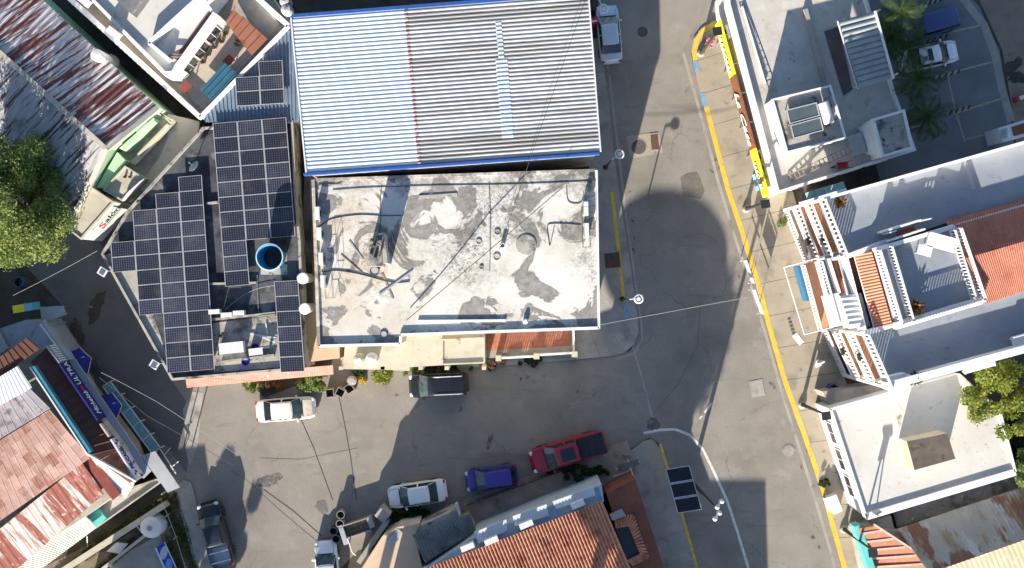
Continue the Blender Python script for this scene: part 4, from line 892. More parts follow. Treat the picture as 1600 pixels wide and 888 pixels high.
MB().corr(P(1310, 33, 6.6), P(1341, 138, 6.6), P(1396, 122, 6.4), P(1368, 18, 6.4), 12, .13, 'barrel').build("canopy_sheet", surf("dark_green_grey_sheet", (.23, .26, .26), (.29, .32, .32), .8, .6, layers=[((.18, .2, .2), 1.5, .6, .72)]), t)
m = MB()
for u, v in ((1313, 36), (1340, 134), (1393, 120), (1366, 22)): m.box(P(u, v, 5.2), (.1, .1, 2.3))
m.beam(P(1368, 17, 6.7), P(1397, 123, 6.7), .12, .3); m.beam(P(1309, 33, 6.55), P(1341, 139, 6.55), .08, .1); m.build("canopy_frame", white_met, t)
m = MB(); m.prism(Q([(1288, 49), (1310, 42), (1332, 140), (1318, 150)], 4.25), 4.1, 4.27); m.build("dark_roof_strip", surf("brown_felt", (.10, .08, .08), (.14, .115, .11), 1, .9), t)
m = MB(); m.beam(P(1259, 14, 4.6), P(1290, 134, 4.6), .28, .45); m.build("roof_kerb", concrete_g, t)
m = MB(); m.beam(P(1205, 165, 4.5), P(1222, 240, 4.5), .5, .35); m.beam(P(1160, 10, 4.45), P(1196, 130, 4.45), .12, .2); m.build("roof_kerb", white, t)
m = MB()
for k in range(14):
    a_, b_ = (1163, 8), (1215, 150); s = k / 13; p = lerp2(a_, b_, s); p2 = lerp2((1154, 10), (1204, 155), s); m.beam(P(*p, 4.32), P(*p2, 4.32), .03, .03)
m.beam(P(1163, 8, 4.34), P(1215, 150, 4.34), .04, .04); m.beam(P(1154, 10, 4.34), P(1204, 155, 4.34), .04, .04); m.build("sign_support_frame", grey_sheet, t)
w0 = Q([(1136, 8), (1213, 303)], HSR); windows(t, w0[0], w0[1], 1.2, 5, 2.0, 1.9, (-30, 0)); windows(t, P(1213, 303, HSR), P(1428, 236, HSR), 2.4, 4, 1.2, 1.2, (w0[1].x + 5, -10))
windows(t, P(1229, 239, 6.4), P(1321, 216, 6.4), 5.5, 2, .9, .9, (25, 0)); 
# street sign board: brown centre, yellow ends
sg = thing("shop_sign", "long yellow and brown sign board with white lettering along the store front", "sign", P(1160, 170, 0))
sA, sB = P(1124, 31, 3.6), P(1200, 306, 3.6)
sd = (sB - sA).normalized(); sn = Vector((sd.y, -sd.x, 0)); sn = sn if sn.x < 0 else -sn
SH = 1.7
def sgp(s, z, o=0): return sA.lerp(sB, s) + Vector((0, 0, -SH * (1 - z))) + sn * o
def board(name, s0, s1, mat, o):
    m = MB(); m.face([sgp(s0, 0, o), sgp(s1, 0, o), sgp(s1, 1, o), sgp(s0, 1, o)]); m.face([sgp(s0, 1, o), sgp(s1, 1, o), sgp(s1, 1, o - .12), sgp(s0, 1, o - .12)])
    m.face([sgp(s0, 0, o - .12), sgp(s0, 0, o), sgp(s0, 1, o), sgp(s0, 1, o - .12)]); m.face([sgp(s1, 0, o), sgp(s1, 0, o - .12), sgp(s1, 1, o - .12), sgp(s1, 1, o)]); m.face([sgp(s0, 1, o - .12), sgp(s1, 1, o - .12), sgp(s1, 0, o - .12), sgp(s0, 0, o - .12)])
    return m.build(name, mat, sg)
board("sign_panel", 0, .31, signyel, 0); board("sign_panel", .31, .73, signbrown, 0); board("sign_panel", .73, 1, signyel, 0)
def text(name, body, size, org, xd, yd, mat, parent, shear=0.0, ext=.015, align='LEFT', off=0.0, width=None):
    cu = bpy.data.curves.new(name, 'FONT'); cu.body = body; cu.size = size; cu.extrude = ext; cu.shear = shear; cu.align_x = align; cu.offset = off
    o = bpy.data.objects.new(name, cu); COL.objects.link(o); dg = bpy.context.evaluated_depsgraph_get(); dg.update()
    me = bpy.data.meshes.new_from_object(o.evaluated_get(dg)); bpy.data.objects.remove(o); me.name = name
    xd = Vector(xd).normalized(); yd = Vector(yd).normalized(); zd = xd.cross(yd)
    xs = [v.co.x for v in me.vertices]; k = 1.0
    if width and xs: k = width / (max(xs) - min(xs))
    M = Matrix((xd * k, yd, zd)).transposed().to_4x4(); M.translation = Vector(org) - parent_world(parent); me.transform(M)
    me.materials.clear(); me.materials.append(mat); o = bpy.data.objects.new(name, me); COL.objects.link(o); o.parent = parent; return o
Z = Vector((0, 0, 1))
text("lettering", "SABORES", 1.0, sgp(.085, .22, .03), sd, Z, ink, sg, width=2.75, off=.03); text("lettering", "SABORES", .95, sgp(.085, .24, .06), sd, Z, ink_w, sg, width=2.7)
text("lettering", "SABORES", 1.0, sgp(.80, .22, .03), sd, Z, ink, sg, width=2.1, off=.03); text("lettering", "SABORES", .95, sgp(.80, .24, .06), sd, Z, ink_w, sg, width=2.05)
text("lettering", "La Casa", 1.5, sgp(.39, .2, .03), sd, Z, ink, sg, .3, width=4.2, off=.06); text("lettering", "La Casa", 1.45, sgp(.395, .24, .06), sd, Z, ink_w, sg, .3, width=4.1, off=.02)
m = MB(); 
for k in range(6): p = sA.lerp(sB, (k + .5) / 6); m.beam(p - sn * .12 - Z * .4, p - sn * .75 - Z * .4, .06, .06); m.box(p - sn * .2 - Z * 2.2, (.08, .08, 2.8))
m.build("bracket", steel, sg)
m = MB(); m.face([sgp(.86, -.6, .05), sgp(.955, -.6, .05), sgp(.955, -.05, .05), sgp(.86, -.05, .05)]); m.face([sgp(.86, -.05, .04), sgp(.955, -.05, .04), sgp(.955, -.6, .04), sgp(.86, -.6, .04)]); m.build("blue_poster", flat("sky_blue_poster", (.22, .52, .72), .6), sg)

# ---------------------------------------------------------------- terrace house with stacked white balconies
t = thing("terrace_house", "three storey house with stacked white balconies and blue grey roof terraces", "building", P(1400, 420, 0)); tz = t
HTZ = 9.6
east = 1660
NW = Q([(1280, 314), (east, 207), (east, 300), (1480, 348), (1386, 380), (1316, 404)], HTZ)
SW = Q([(1347, 523), (1535, 470), (east, 435), (east, 531), (1384, 606)], HTZ)
CW = Q([(1325, 402), (1388, 382), (1490, 356), (1535, 470), (1402, 512), (1356, 520)], HTZ)
def shift_w(poly, dx):   # pull the two street side corners in by dx
    return poly
def wing(poly, iw, name):
    """iw: indexes of street edge corners (north, south)"""
    n, s = poly[iw[0]], poly[iw[1]]
    d = (s - n).normalized(); inw = Vector((-d.y, d.x, 0)); c = sum(poly, Vector()) / len(poly)
    if inw.dot(c - n) < 0: inw = -inw
    back = [Vector(p) for p in poly]; back[iw[0]] = n + inw * 1.7; back[iw[1]] = s + inw * 1.7
    MB().prism([(p.x, p.y) for p in inset([(q.x, q.y) for q in back], .06)], 0, HTZ - .2, top=False).build("wall", white, tz)
    m = MB(); m.prism([(p.x, p.y) for p in poly], HTZ - .22, HTZ); m.build("roof_floor", grey_roof, tz)
    for z in (3.2, 6.4):
        m = MB(); fl = [n, s, s + inw * 1.65, n + inw * 1.65]; m.prism([(p.x, p.y) for p in fl], z - .2, z); m.build("balcony_floor", orange_fl, tz)
        m = MB(); o = -inw * .06
        m.beam(n + o + Z * (z - HTZ - .01), s + o + Z * (z - HTZ - .01), .06, .25); m.build("slab_edge", white, tz)
        for q in (n, s):
            mm = MB(); mm.beam(q + Z * (z - HTZ + .9), q + inw * 1.7 + Z * (z - HTZ + .9), .14, 1.0); mm.build("side_wall", white, tz)
    for z in (3.2, 6.4, HTZ): balustrade(tz, n + inw * .08, s + inw * .08, z, 1.15, .30, .13, white, thick=.10)
    balustrade(tz, n + inw * .1, s + inw * .1, .1, 1.0, .22, .16, white, "garden_fence")
    e0 = n + inw * 1.65; e1 = s + inw * 1.65
    for z in (4.3, 7.5): windows(tz, e0, e1, z, 2, 1.0, 2.0, n - inw * 3, name="balcony_door")
    m = MB()
    for q in (n, s):
        for z0, z1 in ((0, 3.0), (3.2, 6.2), (6.4, 9.4)): c_ = q + inw * .1; m.box((c_.x, c_.y, (z0 + z1) / 2), (.2, .2, z1 - z0), .3)
    m.build("column", white, tz)
wing(NW, (0, 5), "north"); wing(SW, (0, 4), "south")
MB().prism([(p.x, p.y) for p in inset([(q.x, q.y) for q in CW], .1)], 0, HTZ - .3, top=False).build("wall", white, t)
# parapets
m = MB(); m.beam(P(1284, 312, HTZ + .95), P(east, 206, HTZ + .95), .2, 1.0); m.beam(P(1386, 604, HTZ + 1.0), P(east, 530, HTZ + 1.0), .5, 1.05); m.beam(P(1349, 522, HTZ + .5), P(1400, 507, HTZ + .5), .3, .55)
m.beam(P(1316, 404, HTZ + .5), P(1390, 376, HTZ + .5), .3, .55); m.build("parapet", white, t)
m = MB(); m.prism(Q([(1384, 590), (1416, 583), (1422, 603), (1396, 614)], 10.4), 9.5, 10.4); m.build("corner_block", white, t)
# raised central terrace
hc = 10.3
m = MB(); m.prism(Q([(1365, 390), (1490, 354), (1534, 470), (1398, 512)], hc), HTZ - .3, hc); m.build("central_terrace_floor", grey_roof, t)
m = MB(); m.beam(P(1366, 391, hc + .35), P(1492, 354, hc + .35), .28, .5); m.beam(P(1400, 510, hc + .5), P(1534, 470, hc + .5), .45, .65); m.build("parapet", white, t)
def pt(a, b, h): return P(a, b, h)
balustrade(t, P(1367, 392, hc), P(1402, 508, hc), hc, 1.0, .22, .2); balustrade(t, P(1386, 386, hc), P(1420, 502, hc), hc, 1.0, .22, .12)
balustrade(t, P(1492, 358, hc), P(1530, 468, hc), hc, 1.0, .22, .2); balustrade(t, P(1484, 361, hc), P(1518, 470, hc), hc, .9, .22, .1)
balustrade(t, P(1402, 508, hc), P(1530, 470, hc), hc + .5, .55, .2, .12)
m = MB(); m.prism(Q([(1334, 396), (1366, 388), (1399, 508), (1367, 516)], HTZ - .1), HTZ - .3, HTZ - .1); m.build("awning_base", white, t)
MB().corr(P(1362, 392, hc + .05), P(1395, 508, hc + .05), P(1368, 515, HTZ + .05), P(1334, 397, HTZ + .05), 25, .09, 'barrel').build("terracotta_awning", surf("salmon_awning_tile", (.56, .215, .13), (.62, .26, .17), 1, .75, layers=[((.45, .16, .1), 1.6, .6, .74)]), t)
# stair hood between north wing and centre
m = MB(); m.beam(P(1378, 363, 10.6), P(1440, 344, 10.6), .12, 1.0); m.beam(P(1388, 377, 10.6), P(1446, 358, 10.6), .12, 1.0); m.build("stair_wall", white, t)
m = MB(); m.prism(Q([(1398, 362), (1428, 353), (1431, 361), (1402, 370)], HTZ + .02), HTZ - .05, HTZ + .03); m.build("stair_well", brown_dk, t)
balustrade(t, P(1430, 347, HTZ), P(1447, 343, HTZ), HTZ, 1.0, .22, .08); balustrade(t, P(1378, 366, HTZ), P(1392, 362, HTZ), HTZ, 1.0, .22, .08)
# red sheet roof to the east
MB().corr(P(1478, 346, 9.9), P(east, 296, 9.9), P(east, 360, 11.15), P(1508, 404, 11.15), 46, .05, 'trap').build("red_sheet_roof", tile_red, t)
MB().corr(P(1508, 404, 11.16), P(east, 360, 11.16), P(east, 436, 10.5), P(1538, 476, 10.5), 44, .05, 'trap').build("red_sheet_roof", tile_red, t)
m = MB(); m.prism([(p.x, p.y) for p in Q([(1492, 350), (east, 302), (east, 432), (1536, 470)], 10.0)], HTZ - .1, 10.1); m.build("roof_support_wall", white, t)
m = MB(); m.poly(Q([(1520, 468), (east, 430), (east, 446), (1524, 484)], HTZ + .01), HTZ + .012); m.build("light_floor_strip", concrete_g, t) if False else None
# middle of the street front
def mid(name, px, z, th_, mat): m = MB(); m.prism(Q(px, z), z - th_, z); return m.build(name, mat, tz)
mid("lower_balcony_floor", [(1255, 414), (1272, 408), (1300, 508), (1283, 515)], 3.6, .25, orange_fl)
balustrade(t, P(1252, 415, 3.6), P(1279, 516, 3.6), 3.6, .9, .22, .12)
mid("middle_balcony_floor", [(1280, 408), (1298, 403), (1320, 470), (1330, 500), (1306, 506)], 6.4, .25, grey_roof)
balustrade(t, P(1279, 409, 6.4), P(1306, 506, 6.4), 6.4, .9, .22, .12)
mid("brown_floor", [(1300, 404), (1311, 401), (1328, 455), (1316, 458)], 6.9, .2, brown_dk)
mid("upper_ledge", [(1311, 402), (1322, 399), (1342, 470), (1330, 475)], 8.2, .25, grey_roof)
mid("brown_floor", [(1322, 399), (1335, 396), (1352, 452), (1340, 457)], 8.6, .2, brown_dk)
m = MB(); m.beam(P(1296, 404, 7.4), P(1313, 458, 7.4), .12, .9); m.beam(P(1320, 400, 9.1), P(1338, 458, 9.1), .12, .9); m.build("rail_wall", white, t)
mid("white_canopy", [(1284, 463), (1310, 458), (1326, 504), (1298, 512)], 7.2, .2, white); mid("white_canopy", [(1312, 463), (1346, 458), (1360, 510), (1328, 514)], 8.9, .2, white)
m = MB()
for k in range(6): s = (k + .5) / 6; m.beam(P(*lerp2((1312, 463), (1328, 512), s), 8.98), P(*lerp2((1346, 460), (1360, 508), s), 8.98), .05, .06)
m.build("canopy_rib", white_met, t)
m = MB(); m.beam(P(1249, 416, 3.0), P(1264, 470, 3.0), .25, 1.3); m.build("blue_wall", flat("blue_house_paint", (.04, .17, .31), .7, 0, .3, .12), t)
m = MB(); fr = [(1225, 418), (1318, 390), (1370, 494), (1257, 523)]
m.tube([P(1320, 391, 6.6), P(1225, 418, 6.3), P(1257, 523, 6.3), P(1352, 497, 6.6)], .055, 8)
for u, v in ((1225, 418), (1257, 523)): m.tube([P(u, v, 6.3), P(u * .94 + 48, 444 + (v - 444) * .93, 3.4)], .03, 6) if False else None
m.build("pipe_frame", white_met, t)
MB().corr(P(1258, 302, 6.6), P(1318, 284, 6.6), P(1322, 296, 6.4), P(1262, 314, 6.4), 8, .04, 'seam').build("glass_canopy", glass_t, t)
m = MB(); m.prism(Q([(1250, 316), (1322, 294), (1324, 300), (1256, 322)], 8.4), 8.0, 8.4); m.build("white_ledge", white, t)

# ---------------------------------------------------------------- white roofed house, right
HH = 4.0
hpx = [(1298, 640), (1420, 606), (1500, 584), (1562, 640), (1587, 738), (1353, 808)]
t, poly = building("white_flat_house", "single storey house with a bright white flat roof and a grey block on top", hpx, HH, white, white_roof, par=None); wh = t
q = Q(hpx, HH + .18); m = MB()
m.beam(q[5], q[0], .22, .35); m.beam(q[4], q[5], .5, .5); m.beam(q[3], q[4], .18, .3); m.beam(q[0], q[1], .15, .25); m.build("parapet", white, t)
w0 = Q(hpx, HH); windows(t, w0[5], w0[0], 2.3, 3, 1.6, 1.3, (-10, -15)); windows(t, w0[4], w0[5], 2.3, 5, 1.3, 1.2, (30, -40))
m = MB(); m.beam(P(1302, 640, 3.3), P(1322, 706, 3.3), .10, .05); m.build("window_hood", grey_sheet, t)
bx = Q([(1417, 690), (1480, 677), (1493, 717), (1429, 735)], 5.6)
add_block(t, bx, 5.6, surf("raw_plaster_block", (.40, .36, .28), (.48, .44, .35), 1, .9), surf("grey_block_roof", (.095, .08, .068), (.13, .11, .095), 1, .9, layers=[((.05, .045, .04), 1.6, .56, .7), ((.2, .18, .16), 5, .64, .72)]), z0=HH - .05, wname="block_wall", rname="block_roof")
m = MB(); m.prism(Q([(1285, 612), (1408, 596), (1422, 606), (1300, 640)], 2.2), 0, 2.2); m.build("side_ledge", concrete_g, t)
m = MB(); m.tube([P(1368, 800, 3.9), P(1372, 806, 6.0)], .05, 8); m.box(P(1370, 800, 5.6), (.5, .1, .8), .4); m.build("mast", steel, t)

# ---------------------------------------------------------------- rusty roofs, bottom right
t = thing("rusty_roof_house", "house under mixed rusty and grey sheets in the bottom right corner", "building", P(1500, 840, 0))
MB().corr(P(1402, 826, 3.1), P(1600, 762, 3.1), P(1640, 830, 4.9), P(1452, 896, 4.9), 34, .03, 'sine').build("roof_slope", rust_right, t)
MB().corr(P(1600, 762, 3.1), P(1680, 738, 3.1), P(1710, 806, 4.9), P(1640, 830, 4.9), 12, .03, 'sine').build("roof_slope", rust_right, t)
MB().corr(P(1452, 896, 4.92), P(1640, 830, 4.92), P(1670, 900, 3.3), P(1480, 960, 3.3), 26, .03, 'sine').build("roof_slope", surf("tan_sheets", (.38, .28, .185), (.45, .345, .25), .6, .8, ang=A_RR, stretch=(1, .3, 1), layers=[((.46, .40, .33), .8, .55, .62), ((.32, .17, .10), .9, .62, .7)]), t)
MB().corr(P(1342, 826, 4.0), P(1368, 822, 4.0), P(1482, 900, 3.3), P(1364, 900, 3.3), 1, .0, 'trap', under=True).build("brick_roof", surf("brick_roof_paint", (.34, .135, .085), (.41, .18, .12), 1, .8, layers=[((.5, .36, .27), 1.5, .62, .7)]), t)
m = MB()
for k in range(5): s = (k + .5) / 5.5; m.beam(P(*lerp2((1344, 828), (1366, 900), s), 4.05 - .6 * s), P(*lerp2((1368, 823), (1470, 894), s), 4.05 - .6 * s), .14, .08)
m.beam(P(1366, 820, 4.15), P(1486, 898, 3.5), .14, .2); m.build("ridge_strip", flat("pale_pink_strip", (.6, .45, .36), .8), t)
m = MB(); m.beam(P(1340, 822, 3.9), P(1366, 900, 3.9), .5, 1.2); m.build("turquoise_wall", teal_w, t)
m = MB(); m.prism(Q([(1412, 832), (1600, 768), (1690, 745), (1720, 960), (1400, 960), (1360, 900), (1345, 835), (1370, 826)], 3.0), 0, 2.9); m.build("wall", plaster_g, t)
m = MB(); m.prism(Q([(1395, 800), (1600, 735), (1612, 760), (1402, 824)], 1.9), 0, 1.9); m.build("low_lean_to", dark_sheet, t)
m = MB(); m.prism(Q([(1368, 812), (1392, 806), (1398, 828), (1378, 834)], 2.4), 0, 2.4); m.build("concrete_block", concrete_g, t)

# ---------------------------------------------------------------- unseen neighbours and added blockers beyond the frame that shade the street
def neighbour(name, label, px, h, wall, roof, par=(.4, .2, white)):
    t, poly = building(name, label, None, h, wall, roof, par=par, pts=Q(px, 0))
    for i in range(len(poly)):
        a_, b_ = poly[i], poly[(i + 1) % len(poly)]; L = math.hypot(a_[0] - b_[0], a_[1] - b_[1]); mx = (a_[0] + b_[0]) / 2; my = (a_[1] + b_[1]) / 2
        cx = sum(p[0] for p in poly) / len(poly); cy = sum(p[1] for p in poly) / len(poly)
        for z in ([1.7] if h < 5 else [1.7, 4.9] if h < 8 else [1.7, 4.9, 8.0]): windows(t, a_, b_, z, max(1, int(L / 3)), 1.2, 1.3, (2 * mx - cx, 2 * my - cy))
    return t
neighbour("neighbour_house", "two storey house south of the tiled house", [(955, 1195), (1084, 1195), (1090, 1400), (955, 1400)], 7.1, cream, stain_roof)
neighbour("tall_house", "narrow three storey house behind the tiled house", [(955, 1010), (1020, 996), (1034, 1066), (968, 1080)], 8.5, white, stain_roof) if False else None
tree("broad_tree", "tall round tree behind the tiled house", None, P(1088, 522, 0) + SUNV * (12.0 / SUNV.z), 2.3, 30000, .32, leaf_d, 50, .35, 3, 1.0, core=2.3)
wt = P(1036, 412, 0) + SUNV * (12.6 / SUNV.z); t = thing("shade_disc_tower", "added unseen disc on a column beyond the tiled house, shading the street", "shade caster", (wt.x, wt.y, 0))  # added disc on a column, shaped to cast the domed street shadow
MB().lathe((wt.x, wt.y, 0), [(.75, 0), (.5, 1.0), (.45, 12.2), (1.6, 12.5)], 20).build("column", concrete_g, t, smooth=True); MB().lathe((wt.x, wt.y, 12.3), [(3.6, 0), (4.6, .35), (4.65, .7), (3.6, 1.0), (1.8, 1.25), (.1, 1.32)], 48).build("shade_disc", white, t, smooth=True)
MB().lathe((wt.x, wt.y, 13.6), [(.35, 0), (.35, .4), (.05, .5)], 12).build("hatch", grey_sheet, t)
tree("broad_tree", "round tree south of the black pickup", None, P(362, 795, 0) + SUNV * (5.6 / SUNV.z), 2.3, 9000, .35, leaf_d, 22, .22, 5, .9)
neighbour("neighbour_house", "unseen plain block added outside the left edge to shade the bar corner", [(-260, 600), (-14, 590), (-12, 655), (-260, 690)], 9.0, plaster_g, stain_roof)  # added block, placed to throw shade over the left edge
t = thing("added_shade_stack", "unseen square stack added behind the peach roofed house to cast a shadow band", "chimney", P(551, 1100, 0)); _b = P(551, 1100, 0); MB().box(_b + Z * 4.0, (.62, .62, 8.0)).build("shaft", cream, t); MB().box(_b + Z * 8.05, (.8, .8, .12)).build("cap", concrete_g, t)  # added stack, placed for the narrow shadow band on the street
neighbour("neighbour_house", "house with a flat roof beyond the yard with the round white tank", [(130, 1060), (232, 1045), (246, 1140), (140, 1160)], 5.5, cream, stain_roof)

# ---------------------------------------------------------------- trees and plants in view
tree("leafy_tree", "big bright green tree over the grey shed roof at the left edge", P(55, 345, 0), P(28, 312, 6.6), 4.5, 40000, .20, leaf_a, 60, .28, 1, .8)
for q in ():
    pass
tree("fruit_tree", "yellow green tree reaching over the white roof at the right edge", P(1590, 640, 0), P(1574, 618, 5.4), 2.9, 12500, .22, leaf_b, 44, .2, 2, .6)
tree("small_tree", "dark green tree at the right edge behind the white roofed house", P(1610, 742, 0), P(1605, 735, 3.6), 1.6, 6000, .17, leaf_a, 20, .15, 6, .7)
def palm(px, h, r, seed, label):
    rs = np.random.default_rng(seed); c = P(px[0], px[1], h); base = Vector((c.x * .97 , c.y * .97, 0)); t = thing("palm_tree", label, "palm tree", base, "palms along the car park")
    m = MB(); m.tube([base, base.lerp(c, .5) + Vector((.1, .08, 0)), c], .16, 9, .10); m.build("trunk", bark, t, smooth=True)
    m = MB()
    for k in range(17):
        az = k * 2.4 + rs.random() * .4; el = math.radians(55 - 95 * (k / 17) ** 1.0 + rs.normal() * 6); L = r * (.85 + .3 * rs.random())
        d = Vector((math.cos(az), math.sin(az), 0)); side = Vector((-d.y, d.x, 0)); pts = []; p = Vector(c); e = el
        for s in range(9):
            pts.append(Vector(p)); p = p + (d * math.cos(e) + Vector((0, 0, math.sin(e)))) * L / 8; e -= .16
        m.tube(pts, .022, 4, .006)
        for s in range(1, 33):
            f = s / 33 * 8; i = min(7, int(f)); q = pts[i].lerp(pts[i + 1], f - i); w = r * .36 * math.sin(math.pi * (.12 + .8 * s / 33)); tdir = (pts[i + 1] - pts[i]).normalized()
            for sg_ in (-1, 1):
                tip = q + side * sg_ * w * .8 + tdir * w * .55 - Z * (w * (.25 + .15 * rs.random())); mid_ = q.lerp(tip, .5) + tdir * .035
                m.face([q - tdir * .018, mid_ - tdir * .03, tip, mid_ + tdir * .012])
    m.build("crown", palm_m, t); return t
palm((1408, 18), 6.4, 2.0, 1, "palm with one sunlit frond at the top of the car park")
palm((1418, 72), 5.6, 1.9, 2, "palm leaning over the rear of the white saloon in the car park")
palm((1436, 122), 5.2, 1.9, 3, "palm beside the white saloon, on its lower side")
palm((1450, 184), 4.6, 1.9, 4, "lowest palm in the car park, by the striped bay line")
palm((1392, 60), 5.8, 1.7, 5, "palm against the ribbed roof canopy")

G1 = "plants along the front of the solar roof house"; G2 = "bushes along the front of the white roofed house"
bush("shrub", "low green plant under the salmon eave", (392, 604), 0.57, 0.88, 0.42, 1330, .13, leaf_b, group=G1)
bush("shrub", "orange brown bush behind the beige saloon", (430, 602), 0.80, 0.69, 0.56, 1710, .14, leaf_o, group=G1)
bush("shrub", "bright green bush by the square bins", (486, 601), 1.03, 1.06, 0.63, 3230, .16, leaf_a, group=G1)
bush("shrub", "green bush under the two white tanks", (558, 580), 0.80, 0.75, 0.49, 1710, .13, leaf_d, group=G2)
bush("shrub", "largest bright bush in front of the cream porch", (596, 585), 1.03, 0.81, 0.77, 3230, .16, leaf_b, group=G2)
bush("shrub", "bright bush behind the nose of the black SUV", (640, 578), 0.80, 0.69, 0.42, 2090, .14, leaf_a, group=G2)
bush("hedge", "dark hedge along the wall beside the black SUV", (700, 576), 0.69, 2.00, 0.35, 3040, .13, leaf_d, group=G2)
bush("shrub", "small dark bush with red tips behind the black SUV", (772, 571), 0.57, 1.12, 0.35, 1710, .12, leaf_o, group=G2)
bush("shrub", "dark low plants under the white balustrade", (826, 566), 0.46, 1.25, 0.31, 1520, .12, leaf_d, group=G2)
bush("fallen_leaves", "yellow plant by the kerb next to the bins", (565, 596), .25, .28, .3, 160, .16, leaf_y, "plant")
bush("fallen_leaves", "yellow leaved plant beside the largest bright bush", (594, 597), .25, .3, .22, 160, .16, leaf_y, "plant")
bush("hedge", "dark green bush under the white saloon by the peach roof", (640, 803), .8, 1.9, .55, 3200, .15, leaf_d)
bush("hedge", "dark low hedge beside the red pickup", (905, 738), .7, 2.3, .5, 3000, .15, leaf_d)
bush("shrub", "pink flowering plant at the foot of the lamp post on the corner", (1109, 66), .8, .45, .32, 700, .13, leaf_p)
bush("shrub", "green plant in the planter at the yellow kerb", (1290, 756), .7, .42, .3, 700, .12, leaf_d)
bush("shrub", "small green plant at the pavement by the balcony fence", (1222, 348), .5, .3, .3, 300, .12, leaf_a)
bush("shrub", "dark shrub between the white house and the rusty roofs", (1408, 806), 1.0, .8, .6, 1500, .14, leaf_d)
bush("shrub", "green vegetation below the trees at the right edge", (1590, 690), 1.6, 1.2, 1.6, 3500, .16, leaf_d)
# grass and weeds of the yard
def in_poly(p, poly):
    c = False; j = len(poly) - 1
    for i in range(len(poly)):
        if (poly[i].y > p[1]) != (poly[j].y > p[1]) and p[0] < (poly[j].x - poly[i].x) * (p[1] - poly[i].y) / (poly[j].y - poly[i].y) + poly[i].x: c = not c
        j = i
    return c
def grass(name, label, px, dens, size, h, mat):
    q = Q(px, 0); x0 = min(p.x for p in q); x1 = max(p.x for p in q); y0 = min(p.y for p in q); y1 = max(p.y for p in q); pts = []
    n = int((x1 - x0) * (y1 - y0) * dens)
    ph = rng.random(8) * 6
    for k in range(n):
        p = (random.uniform(x0, x1), random.uniform(y0, y1))
        d = .5 + .3 * math.sin(p[0] * 1.7 + ph[0]) * math.sin(p[1] * 1.3 + ph[1]) + .3 * math.sin(p[0] * 3.9 + p[1] * 2.1 + ph[2])
        if random.random() < d and in_poly(p, q): pts.append((p[0], p[1], .02 + random.random() * h))
    o = leaves(name, pts, size, mat, None, up=.4, aspect=.3); tag(o, label, "grass", kind="stuff"); return o
grass("grass", "green weeds in the strip between the bar and the yard wall", [(50, 930), (160, 835), (262, 768), (268, 776), (236, 808), (100, 900), (70, 940)], 900, .24, .35, grass_m)
grass("grass", "dry green grass between the round tank and the pavement", [(252, 800), (276, 766), (296, 830), (318, 920), (280, 930), (262, 850)], 800, .2, .2, grass_m)
grass("grass", "patchy grass by the yard wall", [(110, 930), (170, 868), (230, 822), (240, 830), (180, 880), (130, 940)], 600, .2, .2, grass_m)

